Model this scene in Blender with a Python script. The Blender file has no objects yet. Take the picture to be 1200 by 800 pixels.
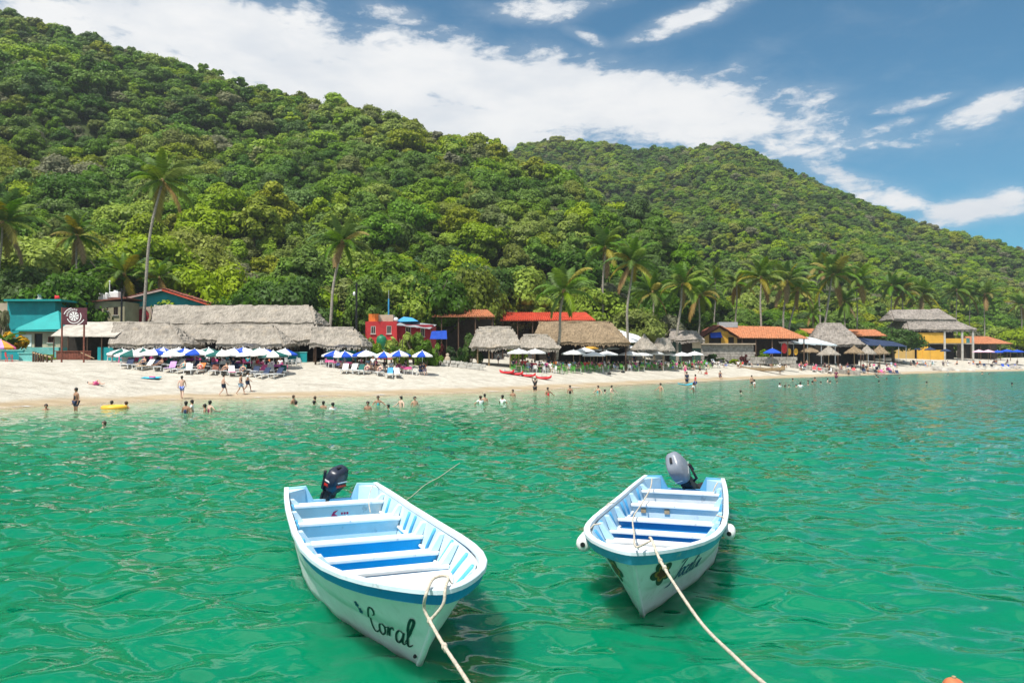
import bpy, bmesh, math, random
import numpy as np
from mathutils import Vector, Matrix, Euler
random.seed(7)
RNG = np.random.default_rng(7)
R = math.radians
SC = bpy.context.scene
COL = SC.collection

# ------------------------------------------------------------------ camera
H, F, HOR = 3.3, 900.0, 418.0             # eye height (m), focal length (px of the 1200 px wide photo), horizon row
PITCH = math.atan((HOR - 400.0) / F)
cam_d = bpy.data.cameras.new('camera'); cam_d.lens = 27.0; cam_d.sensor_width = 36.0
cam_d.clip_start = 0.1; cam_d.clip_end = 6000
cam = bpy.data.objects.new('camera', cam_d); COL.objects.link(cam)
cam.location = (0, 0, H); cam.rotation_euler = (R(90) + PITCH, 0, 0)
SC.camera = cam

# ------------------------------------------------------------------ light
SUN_TO = Vector((-0.26, -0.38, 0.89)).normalized()
sun_d = bpy.data.lights.new('sun', 'SUN'); sun_d.energy = 5.0; sun_d.angle = R(0.53); sun_d.color = (1.0, 0.955, 0.88)
sun = bpy.data.objects.new('sun', sun_d); COL.objects.link(sun)
sun.rotation_euler = SUN_TO.to_track_quat('Z', 'Y').to_euler()
SC.view_settings.view_transform = 'Standard'; SC.view_settings.look = 'None'
SC.view_settings.gamma = 1.0; SC.view_settings.exposure = 0.32; SC.view_settings.use_curve_mapping = False
SC.cycles.max_bounces = 6; SC.cycles.diffuse_bounces = 3; SC.cycles.glossy_bounces = 3
SC.cycles.transmission_bounces = 3; SC.cycles.transparent_max_bounces = 8
SC.cycles.use_denoising = True

# ------------------------------------------------------------------ node helper
class NT:
    def __init__(s, tree):
        s.t = tree; s.n = tree.nodes; s.l = tree.links
    def node(s, typ, **kw):
        n = s.n.new(typ)
        for k, v in kw.items():
            setattr(n, k, v)
        return n
    def put(s, sock, v):
        if hasattr(v, 'is_output') or isinstance(v, bpy.types.NodeSocket):
            s.l.new(v, sock)
        else:
            sock.default_value = v
    def math(s, op, a, b=0.0, c=None, clamp=False):
        n = s.node('ShaderNodeMath', operation=op, use_clamp=clamp)
        s.put(n.inputs[0], a); s.put(n.inputs[1], b)
        if c is not None: s.put(n.inputs[2], c)
        return n.outputs[0]
    def noise(s, vec=None, scale=5.0, detail=4.0, rough=0.5, dist=0.0, out=0):
        n = s.node('ShaderNodeTexNoise')
        if vec is not None: s.l.new(vec, n.inputs['Vector'])
        n.inputs['Scale'].default_value = scale; n.inputs['Detail'].default_value = detail
        n.inputs['Roughness'].default_value = rough; n.inputs['Distortion'].default_value = dist
        return n.outputs[out]
    def ramp(s, fac, stops, interp='LINEAR'):
        n = s.node('ShaderNodeValToRGB'); cr = n.color_ramp; cr.interpolation = interp
        while len(cr.elements) < len(stops): cr.elements.new(0.5)
        for e, (p, c) in zip(cr.elements, stops):
            e.position = p; e.color = (c[0], c[1], c[2], 1.0) if len(c) == 3 else c
        s.put(n.inputs[0], fac)
        return n.outputs[0]
    def mix(s, fac, a, b, typ='MIX'):
        n = s.node('ShaderNodeMix', data_type='RGBA', blend_type=typ)
        s.put(n.inputs[0], fac)
        for sock, v in ((n.inputs[6], a), (n.inputs[7], b)):
            if isinstance(v, (tuple, list)): v = (v[0], v[1], v[2], 1.0)
            s.put(sock, v)
        return n.outputs[2]
    def smooth(s, v, lo, hi):
        n = s.node('ShaderNodeMapRange', interpolation_type='SMOOTHSTEP')
        s.put(n.inputs[0], v); n.inputs[1].default_value = lo; n.inputs[2].default_value = hi
        return n.outputs[0]
    def scale(s, vec, sc):
        n = s.node('ShaderNodeMapping'); s.l.new(vec, n.inputs[0]); n.inputs['Scale'].default_value = sc
        return n.outputs[0]

# ------------------------------------------------------------------ sky
world = bpy.data.worlds.new('World'); SC.world = world; world.use_nodes = True
w = NT(world.node_tree); w.n.clear()
sky = w.node('ShaderNodeTexSky'); sky.sky_type = 'NISHITA'; sky.sun_disc = False
sky.sun_elevation = math.asin(SUN_TO.z); sky.sun_rotation = math.atan2(SUN_TO.x, SUN_TO.y)
sky.air_density = 1.0; sky.dust_density = 0.2; sky.ozone_density = 3.0; sky.altitude = 0
tc = w.node('ShaderNodeTexCoord'); dirv = tc.outputs['Generated']
sep = w.node('ShaderNodeSeparateXYZ'); w.l.new(dirv, sep.inputs[0])
az = w.math('ARCTAN2', sep.outputs[0], sep.outputs[1])
el = w.math('ARCSINE', sep.outputs[2])
def sky_dir(px, py):
    x, y, z = (px - 600) / F, 1.0, (HOR - py) / F
    return math.atan2(x, y), math.atan2(z, math.hypot(x, y))
# cloud banks: (centre px, py, half sizes px, tilt deg, weight)
BANKS = [(300, 55, 330, 60, 12, 1.05), (650, 110, 300, 44, 8, 1.2), (810, 142, 190, 34, 10, 0.85), (200, 110, 260, 70, 12, 1.05), (480, 130, 300, 40, 8, 1.05),
         (930, 175, 85, 16, 14, 0.62), (985, 205, 60, 16, 25, 0.75), (1050, 236, 60, 14, 15, 0.85), (1140, 247, 66, 17, -4, 1.1), (1165, 122, 52, 14, -12, 0.85),
         (1065, 123, 48, 8, -4, 0.72), (1055, 142, 34, 7, -4, 0.58), (1000, 168, 50, 10, 4, .55), (820, 14, 95, 13, -14, 0.85), (640, 8, 85, 15, -4, 0.8), (465, 12, 50, 14, 8, .62), (690, 42, 34, 9, 20, .62), (400, 45, 60, 14, 10, .5)]
field = None
for (px, py, rx, ry, tilt, wt) in BANKS:
    a0, e0 = sky_dir(px, py); ca, sa = math.cos(R(tilt)), math.sin(R(tilt))
    da = w.math('SUBTRACT', az, a0); de = w.math('SUBTRACT', el, e0)
    u = w.math('ADD', w.math('MULTIPLY', da, ca), w.math('MULTIPLY', de, -sa))
    v = w.math('ADD', w.math('MULTIPLY', da, sa), w.math('MULTIPLY', de, ca))
    q = w.math('ADD', w.math('POWER', w.math('ABSOLUTE', w.math('DIVIDE', u, rx / F)), 2.0),
               w.math('POWER', w.math('ABSOLUTE', w.math('DIVIDE', v, ry / F)), 2.0))
    g = w.math('MULTIPLY', w.math('EXPONENT', w.math('MULTIPLY', q, -0.9)), wt)
    field = g if field is None else w.math('MAXIMUM', field, g)
# clouds go on outside the frame: broad random banks over the rest of the sky
far_n = w.smooth(w.noise(w.scale(dirv, (1.2, 1.2, 2.0)), 1.9, 3.0, 0.5), 0.36, 0.60)
outside = w.smooth(w.math('ABSOLUTE', az), 0.62, 0.95)
high = w.smooth(el, 0.46, 0.66)  # unseen cloud cover overhead, thickened for paler reflections and more fill light
outm = w.math('MAXIMUM', outside, high)
field = w.math('MAXIMUM', field, w.math('MULTIPLY', w.math('MULTIPLY', far_n, outm), 0.92))
warp = w.scale(dirv, (1.0, 1.0, 2.6))
n1 = w.noise(warp, 9.0, 8.0, 0.62, 0.25)
n2 = w.noise(warp, 30.0, 6.0, 0.62, 0.3)
nn = w.math('ADD', w.math('MULTIPLY', w.math('SUBTRACT', n1, 0.5), 1.35), w.math('MULTIPLY', w.math('SUBTRACT', n2, 0.5), 1.05))
dens = w.smooth(w.math('ADD', field, nn), 0.32, 0.80)
dens = w.math('MULTIPLY', dens, w.smooth(el, -0.02, 0.06))
veil = w.math('MULTIPLY', w.smooth(w.math('ADD', field, w.math('MULTIPLY', w.math('SUBTRACT', n1, 0.5), 1.2)), 0.0, 0.9), 0.28)
dens = w.math('MAXIMUM', dens, veil)
shade = w.smooth(w.noise(warp, 9.0, 5.0, 0.55), 0.30, 0.68)
cloud_c = w.mix(shade, (6.2, 6.5, 6.9), (7.7, 7.7, 7.7))
skyc = w.mix(1.0, sky.outputs[0], (0.25, 0.755, 0.86), 'MULTIPLY')
final = w.mix(dens, skyc, cloud_c)
bg = w.node('ShaderNodeBackground'); w.l.new(final, bg.inputs[0]); bg.inputs[1].default_value = 0.10
wo = w.node('ShaderNodeOutputWorld'); w.l.new(bg.outputs[0], wo.inputs[0])

# ------------------------------------------------------------------ pixel helpers
def ray(px, py):
    c = Vector(((px - 600) / F, (400 - py) / F, -1.0))
    return Euler((R(90) + PITCH, 0, 0)).to_matrix() @ c
def P(px, py, Y):
    d = ray(px, py); k = Y / d.y
    return Vector((d.x * k, Y, H + d.z * k))
def Wp(px, py, z=0.0):
    d = ray(px, py); k = (z - H) / d.z
    return Vector((d.x * k, d.y * k, z))

# ------------------------------------------------------------------ value noise
def vnoise(x, y, seed=0):
    xi = np.floor(x).astype(np.int64); yi = np.floor(y).astype(np.int64)
    fx = x - xi; fy = y - yi; fx = fx * fx * (3 - 2 * fx); fy = fy * fy * (3 - 2 * fy)
    def h(a, b):
        n = (a * 374761393 + b * 668265263 + seed * 974634777) & 0xffffffff
        n = ((n ^ (n >> 13)) * 1274126177) & 0xffffffff
        return ((n ^ (n >> 16)) & 0xffff) / 65535.0
    return (h(xi, yi) * (1 - fx) + h(xi + 1, yi) * fx) * (1 - fy) + (h(xi, yi + 1) * (1 - fx) + h(xi + 1, yi + 1) * fx) * fy - 0.5

# ------------------------------------------------------------------ terrain functions
SH_PX = np.array([-1800, -900, -400, 0, 100, 200, 300, 400, 500, 600, 650, 700, 800, 900, 1000, 1100, 1200, 1500, 2200, 3200], float)
SH_Y = np.array([30, 36, 42, 50, 55, 60.5, 63.5, 66, 69.5, 75, 80, 87, 102, 119, 136, 163, 186, 235, 300, 340], float)
_pp = np.linspace(-1800, 3200, 260)
_yy = np.interp(_pp, SH_PX, SH_Y)
_k = np.ones(9) / 9
_yy[6:-6] = np.convolve(_yy, _k, 'same')[6:-6]
_xx = (_pp - 600) / F * _yy
def shore_dist(x, y):
    x = np.asarray(x, float); y = np.asarray(y, float); sh = x.shape
    x = x.ravel(); y = y.ravel(); best = np.full(x.shape, 1e12)
    for i in range(len(_xx) - 1):
        ax, ay = _xx[i], _yy[i]; bx, by = _xx[i + 1] - ax, _yy[i + 1] - ay
        t = np.clip(((x - ax) * bx + (y - ay) * by) / (bx * bx + by * by), 0, 1)
        d = (x - ax - t * bx) ** 2 + (y - ay - t * by) ** 2
        best = np.minimum(best, d)
    px = 600 + F * x / np.maximum(y, 0.5)
    sgn = np.where((y > np.interp(px, _pp, _yy)) & (y > 1), 1.0, -1.0)
    return (np.sqrt(best) * sgn).reshape(sh)
R1 = np.array([(-1800, 330, -200), (-600, 330, -160), (-200, 305, -60), (0, 290, 0), (100, 288, 33), (170, 286, 57), (250, 282, 79), (300, 280, 99), (350, 276, 107), (420, 270, 121),
               (500, 260, 149), (560, 252, 160), (590, 247, 174), (620, 241, 184), (650, 236, 196), (700, 224, 216), (760, 208, 258), (820, 200, 322), (870, 230, 418), (1000, 300, 430), (1200, 330, 430), (3200, 400, 430)], float)
B1 = np.array([(-1800, 80), (0, 98), (200, 108), (400, 112), (600, 120), (700, 128), (800, 150), (860, 180), (900, 220), (1000, 280), (1200, 300), (3200, 360)], float)
TREE_Y = np.array([(-1800, 80), (0, 98), (200, 108), (400, 112), (470, 114), (500, 121), (590, 130), (700, 134), (800, 150), (900, 172), (1000, 184), (1100, 222), (1200, 244), (1500, 300), (3200, 360)], float)
R2 = np.array([(-1800, 600, 200), (300, 570, 165), (560, 562, 182), (595, 560, 174), (615, 560, 163), (650, 555, 158), (690, 550, 163), (750, 543, 172), (790, 538, 172), (820, 535, 166), (850, 530, 161), (875, 525, 169), (900, 520, 184), (1000, 500, 227), (1100, 480, 264),
               (1200, 455, 291), (1400, 420, 330), (1800, 400, 375), (3200, 420, 390)], float)
B2 = np.array([(-1800, 280), (600, 240), (800, 195), (900, 192), (1000, 204), (1100, 235), (1200, 258), (1500, 300), (3200, 360)], float)
def ground_z(x, y):
    x = np.asarray(x, float); y = np.asarray(y, float)
    px = 600 + F * x / np.maximum(y, 1.0)
    D = shore_dist(x, y)
    zb = np.interp(D, [-60, -25, -10, 0, 3, 8, 14, 20, 30, 45, 80, 400], [-6, -3.2, -1.3, 0.0, 0.38, 1.35, 2.25, 2.75, 3.05, 3.5, 4.5, 6.0])
    zb = zb + 0.10 * vnoise(x / 5.0, y / 5.0, 3) * np.clip(D / 6, 0, 1) + 0.03 * vnoise(x / 1.3, y / 1.3, 4) * np.clip(D / 4, 0, 1)
    def hill(RT, BT, seed):
        Yr = np.interp(px, RT[:, 0], RT[:, 1]); py = np.interp(px, RT[:, 0], RT[:, 2]); Yb = np.interp(px, BT[:, 0], BT[:, 1])
        zr = H + (HOR - py) / F * Yr - 6.0
        t = (y - Yb) / np.maximum(Yr - Yb, 10)
        up = np.clip(t, 0, 1); up = 0.25 * up * up + 0.75 * up
        z = 3.5 + (zr - 3.5) * up
        back = np.clip(y - Yr, 0, None)
        z = z - back * 0.35
        nz = 13 * vnoise(x / 45, y / 45, seed) + 6 * vnoise(x / 18, y / 18, seed + 1)
        damp = np.clip(t * 2.5, 0, 1) * (1 - 0.75 * np.exp(-((t - 1) / 0.12) ** 2))
        return np.where(t > 0, z + nz * damp, -50)
    return np.maximum(zb, np.maximum(hill(R1, B1, 11), hill(R2, B2, 21)))
def gz(x, y): return float(ground_z(np.array([x]), np.array([y]))[0])
def G(px, py):
    d = ray(px, py)
    Y = np.arange(40, 420, 0.5); X = d.x / d.y * Y; Z = H + d.z / d.y * Y
    g = ground_z(X, Y); i = int(np.argmax(g >= Z))
    if not (g >= Z).any(): i = 60
    return Vector((X[i], Y[i], g[i]))
def onG(px, Y):
    x = (px - 600) / F * Y
    return Vector((x, Y, gz(x, Y)))

# ------------------------------------------------------------------ object helpers
def tag(o, label=None, cat=None, group=None, kind=None):
    if label: o['label'] = label
    if cat: o['category'] = cat
    if group: o['group'] = group
    if kind: o['kind'] = kind
    return o
def thing(name, label, cat, group=None, loc=(0, 0, 0), rz=0.0):
    o = bpy.data.objects.new(name, None); COL.objects.link(o)
    o.empty_display_size = 0.2; o.location = loc; o.rotation_euler = (0, 0, rz)
    return tag(o, label, cat, group)
def link(name, me, parent=None, loc=(0, 0, 0), rot=(0, 0, 0), mat=None, scl=None):
    o = bpy.data.objects.new(name, me); COL.objects.link(o)
    o.location = loc; o.rotation_euler = rot
    if scl is not None: o.scale = scl
    if parent is not None: o.parent = parent
    if mat is not None:
        if len(me.materials) == 0: me.materials.append(mat)
        o.material_slots[0].link = 'OBJECT'; o.material_slots[0].material = mat
    return o
def dup(o, parent=None):
    c = o.copy(); COL.objects.link(c)
    if parent is not None: c.parent = parent; c.matrix_parent_inverse = o.matrix_parent_inverse.copy()
    for ch in list(o.children): dup(ch, c)
    return c
def np_mesh(name, V, Fq, mats=(), smooth=False, attrs=None, face_attr=None):
    V = np.asarray(V, np.float32); Fq = np.asarray(Fq, np.int32)
    me = bpy.data.meshes.new(name); nf, k = Fq.shape
    me.vertices.add(len(V)); me.vertices.foreach_set('co', V.ravel())
    me.loops.add(nf * k); me.loops.foreach_set('vertex_index', Fq.ravel())
    me.polygons.add(nf); me.polygons.foreach_set('loop_start', np.arange(0, nf * k, k, dtype=np.int32))
    me.polygons.foreach_set('loop_total', np.full(nf, k, np.int32))
    me.polygons.foreach_set('use_smooth', np.full(nf, bool(smooth)))
    for m in mats: me.materials.append(m)
    for nm, arr in (attrs or {}).items():
        a = me.attributes.new(nm, 'FLOAT', 'POINT'); a.data.foreach_set('value', np.asarray(arr, np.float32))
    for nm, arr in (face_attr or {}).items():
        a = me.attributes.new(nm, 'FLOAT', 'FACE'); a.data.foreach_set('value', np.asarray(arr, np.float32))
    me.update(calc_edges=True); me.validate()
    return me
class MB:
    """collects shapes, built as one mesh object"""
    def __init__(s): s.v = []; s.f = []; s.m = []
    def add(s, vs, fs, m=0):
        b = len(s.v); s.v += [tuple(v) for v in vs]
        for f in fs: s.f.append(tuple(i + b for i in f)); s.m.append(m)
        return s
    def box(s, c, size, rot=None, m=0, top=1.0):
        x, y, z = size[0] / 2, size[1] / 2, size[2] / 2; M = rot if rot is not None else Matrix.Identity(3)
        c = Vector(c); vs = []
        for dz in (-1, 1):
            k = top if dz > 0 else 1.0
            for dx, dy in ((-1, -1), (1, -1), (1, 1), (-1, 1)):
                vs.append(c + M @ Vector((dx * x * k, dy * y * k, dz * z)))
        return s.add(vs, [(3, 2, 1, 0), (4, 5, 6, 7), (0, 1, 5, 4), (1, 2, 6, 5), (2, 3, 7, 6), (3, 0, 4, 7)], m)
    def tube(s, pts, rad, n=8, m=0):
        pts = [Vector(p) for p in pts]
        if not isinstance(rad, (list, tuple)): rad = [rad] * len(pts)
        vs = []; ref = None
        for i, p in enumerate(pts):
            t = (pts[min(i + 1, len(pts) - 1)] - pts[max(i - 1, 0)]).normalized()
            if ref is None:
                up = Vector((0, 0, 1)) if abs(t.z) < 0.9 else Vector((1, 0, 0)); ref = t.cross(up)
            a = (ref - t * ref.dot(t)).normalized(); b = t.cross(a).normalized(); ref = a
            for k in range(n):
                q = 2 * math.pi * k / n
                vs.append(p + (a * math.cos(q) + b * math.sin(q)) * rad[i])
        fs = []
        for i in range(len(pts) - 1):
            for k in range(n):
                fs.append((i * n + k, i * n + (k + 1) % n, (i + 1) * n + (k + 1) % n, (i + 1) * n + k))
        fs.append(tuple(range(n - 1, -1, -1))); fs.append(tuple(range((len(pts) - 1) * n, len(pts) * n)))
        return s.add(vs, fs, m)
    def loft(s, rings, m=0, caps=True, closed=True):
        n = len(rings[0]); vs = [v for r in rings for v in r]; fs = []
        for i in range(len(rings) - 1):
            for k in range(n if closed else n - 1):
                fs.append((i * n + k, i * n + (k + 1) % n, (i + 1) * n + (k + 1) % n, (i + 1) * n + k))
        if caps: fs.append(tuple(range(n - 1, -1, -1))); fs.append(tuple(range((len(rings) - 1) * n, len(rings) * n)))
        return s.add(vs, fs, m)
    def ball(s, c, r, nu=12, nv=8, m=0, squash=(1, 1, 1)):
        c = Vector(c); rings = []
        for j in range(nv + 1):
            a = -math.pi / 2 + math.pi * j / nv; rr = max(math.cos(a), 0.02)
            rings.append([c + Vector((math.cos(2 * math.pi * k / nu) * rr * r * squash[0], math.sin(2 * math.pi * k / nu) * rr * r * squash[1], math.sin(a) * r * squash[2])) for k in range(nu)])
        return s.loft(rings, m)
    def mesh(s, name, mats, smooth=False):
        me = bpy.data.meshes.new(name); me.from_pydata(s.v, [], s.f)
        for mm in (mats if isinstance(mats, (list, tuple)) else [mats]): me.materials.append(mm)
        for p, mi in zip(me.polygons, s.m): p.material_index = mi; p.use_smooth = smooth
        me.update(); return me
    def build(s, name, mats, parent=None, loc=(0, 0, 0), rot=(0, 0, 0), smooth=False, bevel=0.0):
        me = s.mesh(name, mats, smooth)
        o = link(name, me, parent, loc, rot)
        if bevel:
            b = o.modifiers.new('bevel', 'BEVEL'); b.width = bevel; b.segments = 2; b.limit_method = 'ANGLE'
        return o

# ------------------------------------------------------------------ materials
def mat(name, col, rough=0.7, var=0.15, scale=3.0, bump=0.0, bscale=20.0, spec=0.4, metal=0.0, stretch=(1, 1, 1), col2=None, c2_lo=0.55, c2_hi=0.7, trans=0.0, rnd=0.0):
    m = bpy.data.materials.new(name); m.use_nodes = True; t = NT(m.node_tree)
    b = t.n['Principled BSDF']; tcn = t.node('ShaderNodeTexCoord'); vec = t.scale(tcn.outputs['Object'], stretch)
    n = t.noise(vec, scale, 5.0, 0.6)
    lo = tuple(c * (1 - var) for c in col); hi = tuple(min(c * (1 + var), 0.95) for c in col)
    c = t.mix(t.smooth(n, 0.3, 0.7), lo, hi)
    if col2 is not None:
        c = t.mix(t.smooth(t.noise(vec, scale * 2.3, 6.0, 0.65), c2_lo, c2_hi), c, col2)
    if name.startswith('thatch'):
        c = t.mix(t.math('MULTIPLY', t.smooth(t.noise(tcn.outputs['Object'], 0.55, 5.0, 0.65), 0.40, 0.68), 0.55), c, tuple(x * 0.52 for x in col))
        c = t.mix(t.math('MULTIPLY', t.smooth(t.noise(tcn.outputs['Object'], 0.9, 4.0, 0.6), 0.55, 0.75), 0.5), c, tuple(min(.9, x * y) for x, y in zip(col, (1.35, 1.25, 1.1))))
    if rnd:
        oi = t.node('ShaderNodeObjectInfo')
        hs = t.node('ShaderNodeHueSaturation'); t.l.new(c, hs.inputs['Color'])
        t.l.new(t.math('ADD', t.math('MULTIPLY', oi.outputs['Random'], rnd), 1 - rnd / 2), hs.inputs['Value'])
        c = hs.outputs[0]
    t.l.new(c, b.inputs['Base Color'])
    b.inputs['Roughness'].default_value = rough; b.inputs['Metallic'].default_value = metal
    b.inputs['Specular IOR Level'].default_value = spec
    if bump:
        bp = t.node('ShaderNodeBump'); bp.inputs['Strength'].default_value = 1.0; bp.inputs['Distance'].default_value = bump
        t.l.new(t.noise(vec, bscale, 6.0, 0.6), bp.inputs['Height']); t.l.new(bp.outputs[0], b.inputs['Normal'])
    if trans:
        tr = t.node('ShaderNodeBsdfTranslucent'); t.l.new(c, tr.inputs[0])
        mx = t.node('ShaderNodeMixShader'); mx.inputs[0].default_value = trans
        out = t.n['Material Output']; t.l.new(b.outputs[0], mx.inputs[1]); t.l.new(tr.outputs[0], mx.inputs[2]); t.l.new(mx.outputs[0], out.inputs[0])
    return m
def leaf_mat(name, col, var=0.30, trans=0.34, rnd=0.35, hue=0.02):
    m = bpy.data.materials.new(name); m.use_nodes = True; t = NT(m.node_tree); b = t.n['Principled BSDF']
    at = t.node('ShaderNodeAttribute'); at.attribute_name = 'lv'
    c = t.mix(at.outputs['Fac'], tuple(x * (1 - var) for x in col), tuple(x * (1 + var) for x in col))
    oi = t.node('ShaderNodeObjectInfo'); hs = t.node('ShaderNodeHueSaturation'); t.l.new(c, hs.inputs['Color'])
    t.l.new(t.math('ADD', t.math('MULTIPLY', oi.outputs['Random'], rnd), 1 - rnd / 2), hs.inputs['Value'])
    t.l.new(t.math('ADD', t.math('MULTIPLY', t.math('FRACT', t.math('MULTIPLY', oi.outputs['Random'], 7.31)), hue), 0.5 - hue / 2), hs.inputs['Hue'])
    t.l.new(t.math('ADD', t.math('MULTIPLY', t.math('FRACT', t.math('MULTIPLY', oi.outputs['Random'], 3.77)), 0.3), 0.85), hs.inputs['Saturation'])
    c = hs.outputs[0]; t.l.new(c, b.inputs['Base Color']); b.inputs['Roughness'].default_value = 0.55; b.inputs['Specular IOR Level'].default_value = 0.25
    tr = t.node('ShaderNodeBsdfTranslucent'); t.l.new(c, tr.inputs[0]); mx = t.node('ShaderNodeMixShader'); mx.inputs[0].default_value = trans
    t.l.new(b.outputs[0], mx.inputs[1]); t.l.new(tr.outputs[0], mx.inputs[2]); t.l.new(mx.outputs[0], t.n['Material Output'].inputs[0])
    return m
# ================================================================== SETTING: ground
def grid_faces(nr, nc):
    i = np.arange(nr - 1)[:, None] * nc + np.arange(nc - 1)[None, :]
    return np.stack([i, i + 1, i + nc + 1, i + nc], -1).reshape(-1, 4)
pxs = np.concatenate([np.linspace(-1800, -60, 60), np.linspace(-50, 1250, 330), np.linspace(1265, 3200, 60)])
Ys = np.concatenate([np.linspace(26, 46, 12), np.linspace(47, 130, 190), np.linspace(131, 260, 120), np.linspace(262, 950, 130)])
PXg, Yg = np.meshgrid(pxs, Ys)
Xg = (PXg - 600) / F * Yg
Zg = ground_z(Xg, Yg); Dg = shore_dist(Xg, Yg)
m = bpy.data.materials.new('sand_and_soil'); m.use_nodes = True; t = NT(m.node_tree); b = t.n['Principled BSDF']
geo = t.node('ShaderNodeNewGeometry'); pos = geo.outputs['Position']
at = t.node('ShaderNodeAttribute'); at.attribute_name = 'shore'
D = t.math('ADD', at.outputs['Fac'], t.math('MULTIPLY', t.math('SUBTRACT', t.noise(pos, 0.35, 4.0), 0.5), 3.0))
dry = t.mix(t.smooth(t.noise(pos, 0.9, 8.0, 0.68), 0.35, 0.68), (0.45, 0.415, 0.345), (0.57, 0.535, 0.46))
dry = t.mix(t.smooth(t.noise(t.scale(pos, (0.25, 1.3, 1)), 0.8, 6.0, 0.7), 0.52, 0.68), dry, (0.37, 0.335, 0.28))
fleck = t.math('MULTIPLY', t.smooth(t.noise(pos, 2.2, 6.0, 0.78), 0.575, 0.66), 0.6)
dry = t.mix(fleck, dry, (0.24, 0.21, 0.165))
wet = t.mix(t.smooth(t.noise(t.scale(pos, (0.2, 1, 1)), 0.8, 4.0), 0.3, 0.7), (0.37, 0.285, 0.18), (0.47, 0.38, 0.26))
sand = t.mix(t.smooth(D, 1.2, 3.0), wet, dry)
soil = t.mix(t.noise(pos, 0.5, 6.0), (0.035, 0.05, 0.015), (0.06, 0.085, 0.022))
hz = t.node('ShaderNodeSeparateXYZ'); t.l.new(pos, hz.inputs[0])
soil_f = t.math('MAXIMUM', t.smooth(hz.outputs[2], 4.2, 5.0), t.smooth(t.math('ADD', D, t.math('MULTIPLY', t.math('SUBTRACT', t.noise(pos, 0.12, 4.0), 0.5), 10.0)), 27, 31))
t.l.new(t.mix(soil_f, sand, soil), b.inputs['Base Color'])
b.inputs['Roughness'].default_value = 0.9; b.inputs['Specular IOR Level'].default_value = 0.15
bp = t.node('ShaderNodeBump'); bp.inputs['Distance'].default_value = 0.22
t.l.new(t.noise(pos, 1.6, 8.0, 0.7), bp.inputs['Height']); t.l.new(bp.outputs[0], b.inputs['Normal'])
me = np_mesh('ground', np.stack([Xg, Yg, Zg], -1).reshape(-1, 3), grid_faces(*Xg.shape), [m], True, {'shore': Dg.ravel()})
tag(link('ground', me), 'pale sand beach rising to the green wooded hillsides', kind='structure')

# ================================================================== SETTING: water
# waves: sum of many small sinusoids, denser mesh near the pier
rw = np.random.default_rng(5)
NW = 90
lam = np.exp(rw.uniform(math.log(0.38), math.log(2.3), NW))
th = math.radians(78) + rw.normal(0, 0.75, NW)
ph = rw.uniform(0, 2 * math.pi, NW)
amp = 0.0205 * lam ** 0.80 * rw.uniform(0.5, 1.3, NW) / math.sqrt(NW) * 5.0 / 2.2
kx = 2 * math.pi / lam * np.cos(th); ky = 2 * math.pi / lam * np.sin(th)
py_rows = np.concatenate([np.linspace(1500, 830, 60), np.linspace(822, 470, 430), np.linspace(469, 425, 60)])
Yw = np.concatenate([[0.3, 0.8, 1.4, 2.0], (H * F / (py_rows - HOR)), [500]])
Yw = np.unique(np.sort(Yw))
pw = np.concatenate([np.linspace(-3000, -120, 60), np.linspace(-100, 1300, 560), np.linspace(1320, 4200, 60)])
PW, YW = np.meshgrid(pw, Yw); XW = (PW - 600) / F * YW
dY = np.gradient(Yw)[:, None] * np.ones_like(XW); dX = np.gradient(pw)[None, :] / F * YW
swell = 0.92 + 0.55 * (vnoise(XW / 3.1, YW / 4.3, 31) + 0.5 * vnoise(XW / 1.3, YW / 1.7, 32))
ZW = np.zeros_like(XW)
for i in range(NW):
    res = np.maximum(dY * abs(math.sin(th[i])), dX * abs(math.cos(th[i])))
    fade = np.clip(lam[i] / (res * 2.6) - 0.9, 0, 1)
    a = kx[i] * XW + ky[i] * YW + ph[i]
    ZW += amp[i] * fade * (np.sin(a) + 0.08 * np.sin(2 * a + 0.7))
DW = shore_dist(XW, YW)
ZW *= swell * np.clip(-DW / 12, 0.3, 1)
Vw = np.stack([XW, YW, ZW], -1).reshape(-1, 3); Fw = grid_faces(*XW.shape)
# the water behind and beside the camera: a plain strip joined on
nb = len(Vw)
back = np.array([(-1500, 0.3, 0), (-1500, -1500, 0), (1500, -1500, 0), (1500, 0.3, 0)])
Vw = np.concatenate([Vw, back]); Fw = np.concatenate([Fw, [[nb, nb + 1, nb + 2, nb + 3]]])
m = bpy.data.materials.new('sea_water'); m.use_nodes = True; t = NT(m.node_tree); b = t.n['Principled BSDF']
geo = t.node('ShaderNodeNewGeometry'); pos = geo.outputs['Position']
at = t.node('ShaderNodeAttribute'); at.attribute_name = 'shore'
off = t.math('MULTIPLY', at.outputs['Fac'], -1.0)
off = t.math('ADD', off, t.math('MULTIPLY', t.math('SUBTRACT', t.noise(pos, 0.22, 3.0), 0.5), 4.0))
depth_c = t.ramp(t.math('DIVIDE', off, 40.0, clamp=True),
                 [(0.0, (0.46, 0.39, 0.25)), (0.08, (0.36, 0.37, 0.22)), (0.20, (0.23, 0.345, 0.20)), (0.42, (0.06, 0.25, 0.13)), (0.8, (0.001, 0.182, 0.084)), (1.0, (0.001, 0.170, 0.077))])
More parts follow.
